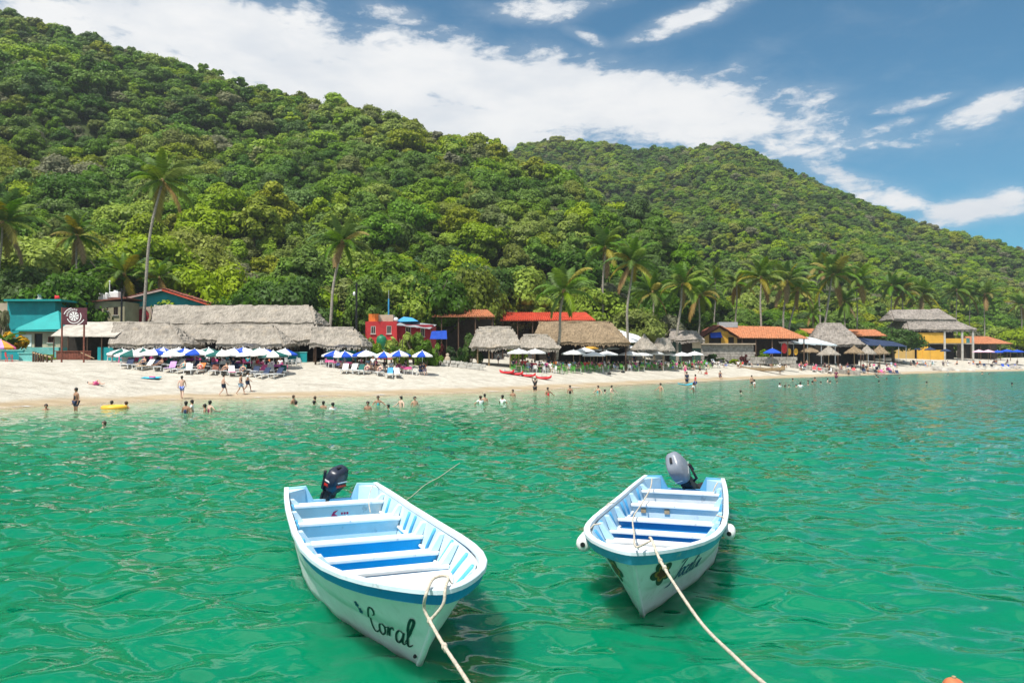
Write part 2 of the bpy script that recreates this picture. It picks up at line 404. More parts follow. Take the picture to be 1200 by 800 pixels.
# bluer water out to the open side of the bay
sp = t.node('ShaderNodeSeparateXYZ'); t.l.new(pos, sp.inputs[0])
blue = t.smooth(t.math('ADD', t.math('ADD', sp.outputs[0], t.math('MULTIPLY', sp.outputs[1], 0.0)), t.math('MULTIPLY', t.math('SUBTRACT', t.noise(pos, 0.06, 3.0), 0.5), 22.0)), -1.0, 40.0)
depth_c = t.mix(t.math('MULTIPLY', blue, 0.85), depth_c, (0.010, 0.18, 0.135))
patch = t.smooth(t.noise(t.scale(pos, (0.6, 1, 1)), 0.35, 4.0, 0.55), 0.35, 0.7)
depth_c = t.mix(t.math('MULTIPLY', patch, 0.35), depth_c, t.mix(0.5, depth_c, (0.0, 0.10, 0.062)))
t.l.new(depth_c, b.inputs['Base Color'])
b.subsurface_method = 'BURLEY'; b.inputs['Subsurface Weight'].default_value = 1.0; b.inputs['Subsurface Radius'].default_value = (0.5, 1.0, 0.8); b.inputs['Subsurface Scale'].default_value = 0.9
b.inputs['IOR'].default_value = 1.33; b.inputs['Specular IOR Level'].default_value = 0.42
rg_ = t.node('ShaderNodeMapRange'); t.l.new(sp.outputs[1], rg_.inputs[0]); rg_.inputs[1].default_value = 22; rg_.inputs[2].default_value = 120; rg_.inputs[3].default_value = 0.04; rg_.inputs[4].default_value = 0.20; t.l.new(rg_.outputs[0], b.inputs['Roughness'])
bp = t.node('ShaderNodeBump'); bp.inputs['Distance'].default_value = 0.012; bp.inputs['Strength'].default_value = 1.0
hh = t.math('ADD', t.noise(t.scale(pos, (0.8, 1.25, 1)), 2.2, 3.0, 0.55, 0.6), t.math('MULTIPLY', t.noise(t.scale(pos, (0.7, 1.2, 1)), 0.75, 3.0, 0.5, 0.5), 2.6))
t.l.new(hh, bp.inputs['Height'])
# small wavelets: facet slopes straight from smooth noise, so that they do not flatten out far away
def slopes(vec, sc, det, dist, kx_, ky_):
    c = t.noise(vec, sc, det, 0.5, dist, out=1); v = t.node('ShaderNodeVectorMath', operation='SUBTRACT'); t.l.new(c, v.inputs[0]); v.inputs[1].default_value = (.5, .5, .5)
    v2 = t.node('ShaderNodeVectorMath', operation='MULTIPLY'); t.l.new(v.outputs[0], v2.inputs[0]); v2.inputs[1].default_value = (kx_, ky_, 0); return v2.outputs[0]
farf = t.smooth(sp.outputs[1], 8.0, 34.0)
s1 = slopes(t.scale(pos, (0.75, 1.4, 1)), 1.8, 1.0, 0.7, 0.62, 0.95)
s2 = slopes(t.scale(pos, (0.8, 1.4, 1)), 2.6, 0.0, 0.3, 0.14, 0.18)
sc1 = t.node('ShaderNodeVectorMath', operation='SCALE'); t.l.new(s1, sc1.inputs[0]); t.l.new(t.math('ADD', t.math('MULTIPLY', farf, 0.22), 0.58), sc1.inputs['Scale'])
a1 = t.node('ShaderNodeVectorMath', operation='ADD'); t.l.new(sc1.outputs[0], a1.inputs[0]); t.l.new(s2, a1.inputs[1])
a2 = t.node('ShaderNodeVectorMath', operation='ADD'); t.l.new(a1.outputs[0], a2.inputs[0]); t.l.new(bp.outputs[0], a2.inputs[1])
nm_ = t.node('ShaderNodeVectorMath', operation='NORMALIZE'); t.l.new(a2.outputs[0], nm_.inputs[0]); t.l.new(nm_.outputs[0], b.inputs['Normal'])
foam = t.math('MULTIPLY', t.math('MULTIPLY', t.smooth(off, -0.9, -0.2), t.math('SUBTRACT', 1.0, t.smooth(off, 0.0, 0.9))), t.smooth(t.noise(t.scale(pos, (0.5, 1.2, 1)), 1.3, 5.0, 0.65), 0.50, 0.62))
fb = t.node('ShaderNodeBsdfDiffuse'); fb.inputs[0].default_value = (.8, .8, .8, 1)
trn = t.node('ShaderNodeBsdfTransparent'); mx = t.node('ShaderNodeMixShader')
t.l.new(t.smooth(off, -1.0, 4.5), mx.inputs[0]); t.l.new(trn.outputs[0], mx.inputs[1]); t.l.new(b.outputs[0], mx.inputs[2])
mf = t.node('ShaderNodeMixShader'); t.l.new(foam, mf.inputs[0]); t.l.new(mx.outputs[0], mf.inputs[1]); t.l.new(fb.outputs[0], mf.inputs[2])
t.l.new(mf.outputs[0], t.n['Material Output'].inputs[0])
me = np_mesh('water', Vw, Fw, [m], True, {'shore': np.concatenate([DW.ravel(), np.full(4, -300.0)])})
tag(link('water', me), 'emerald green rippling bay water', kind='structure')

# ================================================================== TREES
LEAF = {
    'deep green': leaf_mat('leaf_deep_green', (0.064, 0.138, 0.011)),
    'mid green': leaf_mat('leaf_mid_green', (0.124, 0.225, 0.013)),
    'bright lime green': leaf_mat('leaf_lime', (0.235, 0.335, 0.014)),
    'olive green': leaf_mat('leaf_olive', (0.165, 0.205, 0.034)),
    'yellowish green': leaf_mat('leaf_yellowish', (0.235, 0.275, 0.022)),
    'greyish brown': leaf_mat('leaf_greyish', (0.20, 0.205, 0.105), rnd=0.2, hue=0.0),
}
BARK = mat('bark', (0.16, 0.125, 0.09), 0.9, 0.3, 4.0, 0.02, 14.0, stretch=(1, 1, 0.25))
def crown_mesh(name, seed, Rx, Hz, nlobe, nleaf, leaf, base=0.0, open_=0.0, flat=1.0):
    """leaf clumps on many overlapping lobes; origin at the foot of the tree"""
    g = np.random.default_rng(seed)
    C = []; RR = []
    for i in range(nlobe):
        a = g.uniform(0, 2 * math.pi); q = math.sqrt(g.uniform(0, 1)); zz = g.uniform(0, 1)
        rr = Rx * (0.20 + 0.20 * g.uniform()) * (1 - 0.25 * q)
        wdt = Rx * 0.74 * (1 - 0.62 * max(0, zz - 0.35))
        C.append((math.cos(a) * q * wdt, math.sin(a) * q * wdt, base + Hz * (0.25 + 0.62 * zz * (1 - 0.30 * q * q)))); RR.append(rr)
    C = np.array(C); RR = np.array(RR)
    pr = RR ** 2; pr /= pr.sum()
    k = g.choice(nlobe, nleaf, p=pr)
    d = g.normal(size=(nleaf, 3)); d /= np.linalg.norm(d, axis=1)[:, None]
    d[:, 2] = np.where((d[:, 2] < -0.25) & (g.uniform(size=nleaf) < 0.7), -d[:, 2], d[:, 2])
    lump = 1 + 0.16 * np.sin(d[:, 0] * 5 + k) * np.sin(d[:, 1] * 6 + k * 2) + g.normal(0, 0.05 + open_, nleaf)
    p = C[k] + d * (RR[k] * lump)[:, None] * np.array([1, 1, 0.82 * flat])
    n = d + np.array([0, 0, 0.25]) + g.normal(0, 0.34, (nleaf, 3)); n /= np.linalg.norm(n, axis=1)[:, None]
    a = np.cross(n, g.normal(size=(nleaf, 3))); a /= np.linalg.norm(a, axis=1)[:, None]; bb = np.cross(n, a)
    s = (leaf * g.uniform(0.6, 1.5, nleaf))[:, None]
    V = np.stack([p - a * s * 0.6, p - bb * s * 0.38 + a * s * 0.1, p + a * s * 0.6, p + bb * s * 0.38 + a * s * 0.1], 1).reshape(-1, 3)
    Fq = np.arange(nleaf * 4).reshape(-1, 4)
    lv = np.clip(0.5 + 0.22 * g.normal(size=nleaf) + 0.25 * (g.uniform(size=nlobe)[k] - 0.5), 0, 1)
    # added solid core in each lobe, toned darker, so that the crown is not see-through everywhere
    hv = []; hf = []
    nu, nv = 8, 5
    for c, r in zip(C, RR):
        b0 = len(V) + len(hv)
        for j in range(nv):
            e = -1.25 + 2.5 * j / (nv - 1)
            for i in range(nu):
                q = 2 * math.pi * i / nu
                hv.append(c + np.array([math.cos(q) * math.cos(e), math.sin(q) * math.cos(e), math.sin(e) * 0.82 * flat]) * r * (0.72 - open_) * (0.9 + 0.2 * g.uniform()))
        for j in range(nv - 1):
            for i in range(nu):
                hf.append((b0 + j * nu + i, b0 + j * nu + (i + 1) % nu, b0 + (j + 1) * nu + (i + 1) % nu, b0 + (j + 1) * nu + i))
    V = np.concatenate([V, np.array(hv)]); Fq = np.concatenate([Fq, np.array(hf)])
    lv = np.concatenate([lv, np.full(len(hf), 0.25)])
    return np_mesh(name, V, Fq, [LEAF['mid green']], False, None, {'lv': lv})
def trunk_mesh(name, seed, height, r0, spread):
    g = random.Random(seed); mb = MB()
    top = Vector((g.uniform(-.4, .4), g.uniform(-.4, .4), height * 0.72))
    mid = Vector((g.uniform(-.3, .3), g.uniform(-.3, .3), height * 0.35))
    mb.tube([(0, 0, -1.6), (0, 0, 0.2), mid, top], [r0 * 1.35, r0 * 1.1, r0 * 0.8, r0 * 0.35], 8)
    for i in range(6):
        a = i * 1.05 + g.uniform(-.3, .3); s = mid.lerp(top, g.uniform(0.0, 0.75)); l = spread * g.uniform(.55, .9)
        e = s + Vector((math.cos(a) * l, math.sin(a) * l, height * g.uniform(0.14, 0.34)))
        k = s.lerp(e, 0.5) + Vector((0, 0, -0.25 * g.random()))
        mb.tube([s, k, e], [r0 * 0.42, r0 * 0.28, r0 * 0.10], 6)
    return mb.mesh(name, BARK, True)
CROWN = []; TRUNK = []
SPEC = [(4.6, 5.8, 30, 0.00, 0.85), (3.6, 5.0, 22, 0.03, 0.9), (5.6, 5.4, 40, 0.04, 0.75), (3.2, 6.6, 24, 0.02, 0.95), (5.0, 4.6, 34, 0.08, 0.7), (4.0, 5.6, 26, 0.03, 0.85)]
for i, (rx, hz, nl, op, fl) in enumerate(SPEC):
    CROWN.append(crown_mesh('crown', 100 + i, rx, hz, nl, 5200, 0.33, 1.4, op, fl))
    TRUNK.append(trunk_mesh('trunk', 200 + i, 2.0 + hz * 0.8, 0.20 + 0.02 * i, rx * 0.7))
CROWN_FAR = [crown_mesh('far_crown', 300 + i, rx, hz, nl, 1500, 0.50, 1.2, op, fl) for i, (rx, hz, nl, op, fl) in enumerate(SPEC)]

# where trees stand: jittered points over both hillsides
gt = np.random.default_rng(17)
def scatter(px0, px1, Y0, Y1, step):
    pts = []
    Y = Y0
    while Y < Y1:
        dx = step * (1 + 0.0002 * (Y - 100)); x0 = (px0 - 600) / F * Y; x1 = (px1 - 600) / F * Y
        dx *= float(np.interp(Y, [150, 240, 300], [1.0, 0.84, 0.74]))
        n = int((x1 - x0) / dx)
        xs = x0 + (np.arange(n) + gt.uniform(-.55, .55, n) + 0.5) * dx
        pts.append(np.stack([xs, Y + gt.uniform(-.6, .6, n) * dx], 1)); Y += dx * 0.86
    return np.concatenate(pts)
pts = scatter(-330, 1500, 84, 640, 4.5)
px_ = 600 + F * pts[:, 0] / pts[:, 1]
Yb = np.interp(px_, TREE_Y[:, 0], TREE_Y[:, 1])
zg = ground_z(pts[:, 0], pts[:, 1])
keep = pts[:, 1] > Yb - 2
# hidden behind the ridges: leave out what no step to the side could show
el_ = (zg + 9 - H) / np.hypot(pts[:, 0], pts[:, 1])
order = np.argsort(pts[:, 1]); pts, px_, zg, el_, keep = pts[order], px_[order], zg[order], el_[order], keep[order]
binw = 12; best = {}
for i in range(len(pts)):
    if not keep[i]: continue
    k = int(px_[i] // binw)
    mx_ = max(best.get(k + j, -1) for j in (-1, 0, 1))
    if el_[i] < mx_ - 0.045: keep[i] = False
    v = (zg[i] + 4 - H) / math.hypot(*pts[i])
    best[k] = max(best.get(k, -1), v)
pts, px_, zg = pts[keep], px_[keep], zg[keep]
NMAT = list(LEAF.keys())
tone = vnoise(pts[:, 0] / 30, pts[:, 1] / 30, 51) + 0.55 * gt.normal(size=len(pts)) * 0.5
def pick_tone(tv, u, Y):
    if u < 0.03: return 'greyish brown'
    if tv < -0.34: return 'deep green'
    if tv < 0.02: return 'mid green'
    if tv < 0.16: return 'olive green' if u < 0.5 else 'mid green'
    if tv < 0.42: return 'bright lime green'
    return 'yellowish green'
uu = gt.uniform(size=len(pts))
tones = [pick_tone(tone[i], uu[i], pts[i, 1]) for i in range(len(pts))]
inview = (px_ > -10) & (px_ < 1210)
cand = np.where(inview)[0]
cand = cand[np.argsort(pts[cand, 1])]
SOLO = set(cand[:255].tolist())
SHAPE = ['tall oval', 'small round', 'wide spreading', 'narrow upright', 'flat topped', 'lumpy']
def tree(i_shape, tone_name, loc, s, rz, label, group, cat='tree', sz=None, mesh=None):
    o = thing('broadleaf_tree', label, cat, group, loc, rz); o.scale = (s, s, s * (sz or 1))
    link('trunk', TRUNK[i_shape], o); link('crown', mesh or CROWN[i_shape], o, mat=LEAF[tone_name])
    return o
gi = []
for i in range(len(pts)):
    sh = int(gt.integers(0, 6)); s = float(np.clip(gt.lognormal(0.05, 0.27), 0.6, 1.8)); rz = float(gt.uniform(0, 6.28))
    if i in SOLO:
        g_ = '%s %s trees on the lower hillside' % (SHAPE[sh], tones[i])
        tree(sh, tones[i], (pts[i, 0], pts[i, 1], zg[i] - 0.2), s, rz,
             '%s broadleaf tree with %s foliage on the wooded slope behind the beach' % (SHAPE[sh], tones[i]), g_)
    else:
        s *= float(np.interp(pts[i, 1], [150, 240, 300], [1.0, 0.80, 0.66]))
        gi.append((pts[i, 0], pts[i, 1], zg[i] - 0.3, rz, s, sh * 6 + NMAT.index(tones[i])))
gi = np.array(gi)
def forest(name, sel, meshes, label):
    src = bpy.data.collections.new(name + '_sources')
    for sh in range(6):
        for j, nm in enumerate(NMAT):
            o = bpy.data.objects.new('%s_%02d' % (name, sh * 6 + j), meshes[sh])
            o.material_slots[0].link = 'OBJECT'; o.material_slots[0].material = LEAF[nm]
            src.objects.link(o)
    A = gi[sel]
    me = bpy.data.meshes.new(name); me.vertices.add(len(A)); me.vertices.foreach_set('co', A[:, :3].astype(np.float32).ravel())
    for nm, arr in (('rz', A[:, 3]), ('sc', A[:, 4])):
        a = me.attributes.new(nm, 'FLOAT', 'POINT'); a.data.foreach_set('value', arr.astype(np.float32))
    a = me.attributes.new('vi', 'INT', 'POINT'); a.data.foreach_set('value', A[:, 5].astype(np.int32))
    me.materials.append(LEAF['mid green'])
    o = link(name, me); tag(o, label, 'forest', kind='stuff')
    ng = bpy.data.node_groups.new(name + '_nodes', 'GeometryNodeTree')
    ng.interface.new_socket('Geometry', in_out='INPUT', socket_type='NodeSocketGeometry')
    ng.interface.new_socket('Geometry', in_out='OUTPUT', socket_type='NodeSocketGeometry')
    N, L = ng.nodes, ng.links
    gin = N.new('NodeGroupInput'); gout = N.new('NodeGroupOutput')
    ci = N.new('GeometryNodeCollectionInfo'); ci.inputs[0].default_value = src; ci.inputs['Separate Children'].default_value = True; ci.inputs['Reset Children'].default_value = True
    iop = N.new('GeometryNodeInstanceOnPoints'); iop.inputs['Pick Instance'].default_value = True
    def attr(nm, ty):
        n = N.new('GeometryNodeInputNamedAttribute'); n.data_type = ty; n.inputs[0].default_value = nm; return n.outputs[0]
    L.new(gin.outputs[0], iop.inputs['Points']); L.new(ci.outputs[0], iop.inputs['Instance'])
    L.new(attr('vi', 'INT'), iop.inputs['Instance Index'])
    cx = N.new('ShaderNodeCombineXYZ'); L.new(attr('rz', 'FLOAT'), cx.inputs[2]); 
    e2r = N.new('FunctionNodeEulerToRotation'); L.new(cx.outputs[0], e2r.inputs[0]); L.new(e2r.outputs[0], iop.inputs['Rotation'])
    L.new(attr('sc', 'FLOAT'), iop.inputs['Scale']); L.new(iop.outputs[0], gout.inputs[0])
    md = o.modifiers.new('trees', 'NODES'); md.node_group = ng
    return o
near_f = gi[:, 1] < 215
forest('forest', near_f, CROWN, 'dense green jungle covering the near hillside above the beach')
forest('distant_forest', ~near_f, CROWN_FAR, 'dense green jungle covering the upper slopes and far hill')
print('TREES', len(pts), len(SOLO), near_f.sum(), (~near_f).sum())
# ================================================================== PALMS
PALM_G = [leaf_mat('palm_green', (0.10, 0.195, 0.018), rnd=0.25), leaf_mat('palm_olive', (0.155, 0.235, 0.022), rnd=0.25), leaf_mat('palm_yellow', (0.27, 0.235, 0.030), rnd=0.25), leaf_mat('palm_dead', (0.30, 0.20, 0.085), rnd=0.2)]
PALM_T = mat('palm_bark', (0.30, 0.265, 0.22), 0.9, 0.3, 3.0, 0.03, 9.0, stretch=(1, 1, 3.0))
PALM_H = mat('palm_heart', (0.20, 0.13, 0.05), 0.9, 0.3, 8.0)
NUT = mat('coconut', (0.16, 0.15, 0.04), 0.6, 0.4, 5.0)
def frond_mesh(seed, ang, L=4.2, droop=1.25):
    g = random.Random(seed); V = []; Fq = []; lv = []
    pts = []; p = Vector((0.10, 0, 0)); a = R(ang); n = 16
    for i in range(n + 1):
        pts.append((p.copy(), a)); p = p + Vector((math.cos(a), 0, math.sin(a))) * (L / n)
        a -= R(droop * 4.6) * (0.35 + 1.3 * i / n) * max(0.25, math.cos(a) * 0.75 + 0.3)
    def q(t):
        f = t * n; i = min(int(f), n - 1); pa, aa = pts[i]; pb, ab = pts[i + 1]
        return pa.lerp(pb, f - i), aa
    for i in range(n):                                            # rachis
        (pa, _), (pb, _) = pts[i], pts[i + 1]; r = 0.045 * (1 - i / n) + 0.008; b = len(V)
        V += [pa + Vector((0, -r, 0)), pa + Vector((0, r, 0)), pb + Vector((0, r, 0)), pb + Vector((0, -r, 0))]; Fq.append((b, b + 1, b + 2, b + 3)); lv.append(0.9)
    m_ = 44
    for k in range(m_):
        t = 0.10 + 0.90 * k / (m_ - 1); c, aa = q(t)
        ll = (0.20 + 0.85 * math.sin(math.pi * min(1, t ** 0.75 * 0.92))) * (L / 4.2)
        fw = Vector((math.cos(aa), 0, math.sin(aa))); up = Vector((-math.sin(aa), 0, math.cos(aa)))
        for s in (-1, 1):
            d = (fw * (0.45 + 0.5 * t) + Vector((0, s, 0)) * (1.0 - 0.35 * t) + up * (0.12 - 0.28 * g.random()) + Vector((0, 0, -0.35))).normalized()
            w_ = 0.105; b = len(V); e = c + d * ll * g.uniform(0.8, 1.1) + Vector((0, 0, -0.16 * ll))
            md = c.lerp(e, 0.5) + Vector((0, 0, 0.07 * ll))
            V += [c - fw * w_ * 0.5, c + fw * w_ * 0.5, md + fw * w_ * 0.62, md - fw * w_ * 0.62, e]
            Fq.append((b, b + 1, b + 2, b + 3)); Fq.append((b + 3, b + 2, b + 4, b + 4)); x = g.random(); lv += [x, x]
    me = bpy.data.meshes.new('frond'); me.from_pydata([tuple(v) for v in V], [], [f if f[2] != f[3] else f[:3] for f in Fq])
    me.materials.append(PALM_G[0]); at_ = me.attributes.new('lv', 'FLOAT', 'FACE'); at_.data.foreach_set('value', lv)
    me.update(); return me
FR = {a: [frond_mesh(10 * k + a, a, droop=1.0 + 0.25 * k) for k in range(2)] for a in (80, 60, 38, 15, -12, -45)}
def palm(px_b, px_t, py_t, Y, label, n=20, L=4.2, yellow=0.25, group=None, thick=0.19, lean=0.0, py_b=None, dead=1, seed=0):
    g = random.Random(seed * 97 + int(px_t))
    base = onG(px_b, Y) if py_b is None else P(px_b, py_b, Y)
    top = P(px_t, py_t, Y + g.uniform(-1, 1))
    o = thing('coconut_palm', label, 'palm tree', group, base, 0)
    d = top - base; path = []; rad = []
    for i in range(15):
        t = i / 14; p = d * t; bow = math.sin(t * math.pi) * lean + 0.12 * math.sin(t * 9 + seed)
        path.append((p.x + bow * (1 if d.x < 0 else -1), p.y, p.z - (0.8 if i == 0 else 0))); rad.append(thick * (1.45 - 0.45 * min(1, t * 6)) * (1 - 0.34 * t) * (1 + 0.06 * (i % 2)))
    mb = MB(); mb.tube(path, rad, 8); mb.build('trunk', PALM_T, o, smooth=True)
    hd = MB(); hd.ball(d, 0.26 * L / 4.2, 8, 6, squash=(1, 1, 1.5)); hd.build('crown_heart', PALM_H, o, smooth=True)
    nt = MB()
    for i in range(5):
        a = i * 1.26 + g.random(); nt.ball(d + Vector((math.cos(a) * .30, math.sin(a) * .30, -.28 - .12 * g.random())) * (L / 4.2), 0.13, 7, 5)
    nt.build('coconuts', NUT, o, smooth=True)
    n = round(n * 1.12); yellow *= 0.72; L *= 0.95
    rows = [(80, 0.16), (60, 0.2), (38, 0.22), (15, 0.2), (-12, 0.14), (-45, 0.08)]
    az_ = g.uniform(0, 6.28); k = 0
    for a, share in rows:
        c = max(1, round(n * share))
        for j in range(c):
            az_ += 2.39996 + g.uniform(-.25, .25); sc = L / 4.2 * g.uniform(0.85, 1.12)
            if a == 80: sc *= 0.85
            u = g.random(); y_ = yellow * (2.0 if a <= 15 else 0.6)
            mm = PALM_G[2] if u < y_ * 0.55 else PALM_G[1] if u < 0.35 + y_ * 0.6 else PALM_G[0]
            if a == -45 and j < dead: mm = PALM_G[3]
            link('frond', FR[a][k % 2], o, d + Vector((0, 0, 0.12)), (g.uniform(-.25, .25), g.uniform(-.12, .12), az_), mm, (sc, sc, sc)); k += 1
    return o
GP = 'coconut palms along the beach'
palm(170, 190, 213, 92, 'tall slender coconut palm with leaning trunk before the teal gabled house', 17, 4.9, 0.35, GP, 0.21, 0.9, seed=1)
palm(383, 401, 284, 97, 'leaning coconut palm rising behind the long grey thatch roof', 17, 4.4, 0.22, GP, 0.20, 0.3, seed=2)
palm(-5, 2, 262, 100, 'full coconut palm with large fronds behind the teal flat-roofed house', 22, 6.0, 0.25, GP, seed=3)
palm(92, 90, 277, 106, 'coconut palm with browning fronds in dark trees behind the wooden sign', 20, 4.2, 0.45, GP, dead=2, seed=4)
palm(146, 146, 322, 104, 'low coconut palm with arching fronds behind the cream house', 18, 4.6, 0.3, GP, seed=5)
palm(187, 187, 326, 106, 'short coconut palm half hidden behind the teal gabled house', 16, 3.8, 0.35, GP, seed=6)
palm(653, 661, 342, 98.5, 'coconut palm with reddish crown base before the big brown palapa', 15, 5.0, 0.12, GP, 0.2, 0.2, dead=0, seed=7)
palm(704, 709, 291, 130, 'tall straight coconut palm behind the right end of the big brown palapa', 16, 5.2, 0.25, GP, 0.22, seed=8)
palm(735, 741, 309, 112, 'tall coconut palm with yellowing fronds beside the white awning', 20, 4.8, 0.35, GP, 0.21, 0.3, seed=9)
palm(766, 765, 343, 135, 'dark coconut palm behind the round grey palapas', 18, 5.2, 0.2, GP, seed=10)
palm(793, 800, 334, 128, 'coconut palm with hanging yellow fronds by the weathered dark hut', 18, 5.0, 0.5, GP, 0.22, 0.2, seed=11)
palm(818, 820, 346, 142, 'bushy yellow-green coconut palm behind the weathered dark hut', 20, 5.4, 0.45, GP, seed=12)
palm(862, 863, 333, 160, 'thin coconut palm behind the metal box on the tiled roof', 16, 4.6, 0.3, GP, seed=13)
palm(837, 838, 328, 165, 'slim dark coconut palm standing in the trees behind the yellow gabled house', 15, 4.4, 0.1, GP, seed=29)
palm(891, 892, 326, 152, 'coconut palm with drooping golden fronds in front of the tiled roof', 20, 5.6, 0.5, GP, 0.24, seed=14)
palm(917, 922, 330, 158, 'coconut palm with heavy golden skirt beside the white canvas awning', 21, 5.8, 0.6, GP, 0.24, 0.2, dead=3, seed=15)
palm(921, 935, 341, 162, 'leaning coconut palm crossing its neighbour by the white canvas awning', 19, 5.4, 0.6, GP, 0.22, 0.4, dead=3, seed=16)
palm(961, 960, 312, 186, 'tall coconut palm with sparse golden crown behind the steep grey thatch hut', 18, 6.0, 0.45, GP, 0.24, seed=17)
palm(964, 976, 323, 166, 'big leaning coconut palm rising from the steep grey thatch hut', 21, 6.6, 0.4, GP, 0.28, 0.5, seed=18)
palm(1003, 1005, 328, 188, 'dark full coconut palm behind the steep grey thatch hut', 21, 6.2, 0.2, GP, seed=19)
palm(991, 990, 354, 186, 'short dark coconut palm among trees behind the steep grey thatch hut', 20, 5.4, 0.1, GP, seed=20)
palm(1044, 1045, 335, 215, 'coconut palm with bright crown at the left of a trio behind the yellow restaurant', 19, 6.0, 0.35, GP, seed=21)
palm(1058, 1058, 341, 217, 'yellow-green coconut palm in the middle of a trio behind the yellow restaurant', 20, 6.0, 0.6, GP, seed=22)
palm(1080, 1080, 345, 219, 'yellow-green coconut palm at the right of a trio behind the yellow restaurant', 21, 6.4, 0.6, GP, seed=23)
palm(1121, 1121, 340, 232, 'dark coconut palm behind the right end of the yellow restaurant roof', 20, 6.2, 0.2, GP, seed=24)
palm(1137, 1136, 346, 235, 'dark olive coconut palm between two others beside the yellow restaurant', 20, 6.0, 0.25, GP, seed=25)
palm(1153, 1154, 345, 233, 'olive coconut palm above the small orange tiled roof', 20, 6.4, 0.3, GP, seed=26)
palm(1197, 1197, 358, 240, 'coconut palm with yellow-brown fronds among bright trees past the orange roof', 18, 5.6, 0.6, GP, seed=27)
palm(953, 953, 368, 182, 'small yellow-green palm behind the orange tiled roof', 16, 3.6, 0.5, GP, seed=28)

# ================================================================== FRONT TREES AND SHRUBS
def front_tree(px, Y, s, tone_, sh, label, sz=1.0, cat='tree', rz=None):
    p = onG(px, Y); return tree(sh, tone_, p - Vector((0, 0, .1)), s, rz if rz is not None else px * 0.7, label, None, cat, sz)
front_tree(20, 103, 1.25, 'deep green', 2, 'big dark glossy tree behind the teal flat-roofed house', 1.2)
front_tree(75, 99, 1.35, 'deep green', 4, 'very dark dense tree above the teal hipped roof', 1.3)
front_tree(115, 101, 1.05, 'deep green', 1, 'dark rounded tree behind the white water tanks', 1.2)
front_tree(225, 109, 1.35, 'bright lime green', 2, 'broad bright green tree behind the teal gabled house', 1.35)
front_tree(268, 112, 1.25, 'bright lime green', 5, 'bright green tree above the left of the long thatch roof', 1.35)
front_tree(292, 104, 1.25, 'deep green', 4, 'dark shady tree behind the middle of the long thatch roof', 1.35)
front_tree(335, 105, 1.35, 'deep green', 2, 'wide dark tree behind the right end of the long thatch roof', 1.25)
front_tree(370, 112, 1.1, 'bright lime green', 0, 'bright tree beside the leaning palm trunk', 1.25)
front_tree(428, 108, 1.25, 'mid green', 5, 'fresh green tree behind the dark lamp pole', 1.25)
front_tree(470, 113, 1.35, 'bright lime green', 0, 'bright leafy tree behind the blue post', 1.3)
front_tree(510, 116, 1.4, 'deep green', 2, 'dark tree with bright neighbour behind the red house', 1.4)
front_tree(550, 121, 1.3, 'olive green', 4, 'olive airy tree rising behind the orange pavilion roof', 1.7)
front_tree(600, 127, 1.05, 'greyish brown', 4, 'thin dry-looking tree behind the long red roof', 1.0)
front_tree(645, 128, 1.0, 'greyish brown', 2, 'dry greyish tree behind the big brown palapa', 0.9)
front_tree(572, 130, 1.5, 'deep green', 2, 'dark tall tree behind the orange roofs', 1.35)
front_tree(745, 128, 1.25, 'olive green', 2, 'rounded olive tree behind the round grey palapas', 1.05)
front_tree(718, 132, 1.05, 'olive green', 5, 'olive tree behind the white awning', 1.1)
front_tree(785, 136, 1.05, 'greyish brown', 5, 'grey-green fine-leaved tree behind the weathered dark hut', 1.05)
front_tree(835, 152, 1.0, 'greyish brown', 1, 'grey-green shrubby tree left of the yellow gabled house', 1.0)
front_tree(906, 170, 0.85, 'yellowish green', 3, 'yellow-green young tree behind the tiled roof', 1.0)
front_tree(938, 176, 1.0, 'bright lime green', 5, 'bright green tree behind the right end of the tiled roof', 0.9)
front_tree(1030, 188, 1.25, 'bright lime green', 2, 'bright tree behind the dark blue awning', 0.95)
front_tree(1047, 176, 1.5, 'deep green', 2, 'spreading dark tree standing in front of the yellow restaurant', 0.85)
front_tree(1160, 246, 1.3, 'mid green', 2, 'rounded green tree behind the small orange tiled roof', 0.7)
front_tree(1195, 240, 1.5, 'bright lime green', 2, 'bright lime tree at the end of the beach past the orange roof', 1.0)
front_tree(1180, 236, 0.75, 'yellowish green', 1, 'yellowish bush-like tree beside the small orange tiled roof', 0.8)
SHRUB = [crown_mesh('foliage', 400 + i, 1.0, 1.5, 8, 1100, 0.17, -0.2, 0.05) for i in range(3)]
STEM = MB(); [STEM.tube([(0, 0, -.3), (math.cos(a) * .2, math.sin(a) * .2, .5), (math.cos(a) * .5, math.sin(a) * .5, .9)], [.05, .04, .02], 5) for a in (0, 1.5, 3.1, 4.6)]
STEM = STEM.mesh('stems', BARK)
LEAF['dark red'] = leaf_mat('leaf_dark_red', (0.085, 0.020, 0.020)); LEAF['golden yellow'] = leaf_mat('leaf_golden', (0.62, 0.36, 0.02), rnd=0.1, hue=0.0)
LEAF['blackish green'] = leaf_mat('leaf_blackish', (0.030, 0.065, 0.014))
def shrub(px, Y, w_, h_, tone_, label, k=0, z=None):
    p = onG(px, Y)
    if z is not None: p.z = z
    o = thing('leafy_shrub', label, 'shrub', None, p, px); o.scale = (w_ / 2, w_ / 2, h_ / 1.6)
    link('stems', STEM, o); link('foliage', SHRUB[k % 3], o, mat=LEAF[tone_]); return o
shrub(16, 82, 4.0, 3.6, 'golden yellow', 'golden yellow flowering bush beside the teal hipped roof', 0, z=3.4)
shrub(3, 84, 2.2, 5.0, 'greyish brown', 'brownish bush top at the corner of the teal flat-roofed house', 1, z=4.6)
shrub(36, 76, 2.2, 0.9, 'bright lime green', 'low lime green creeper on the turquoise planter', 1)
shrub(48, 77, 2.2, 0.9, 'yellowish green', 'yellow-green hedge running behind the wooden posts', 2)
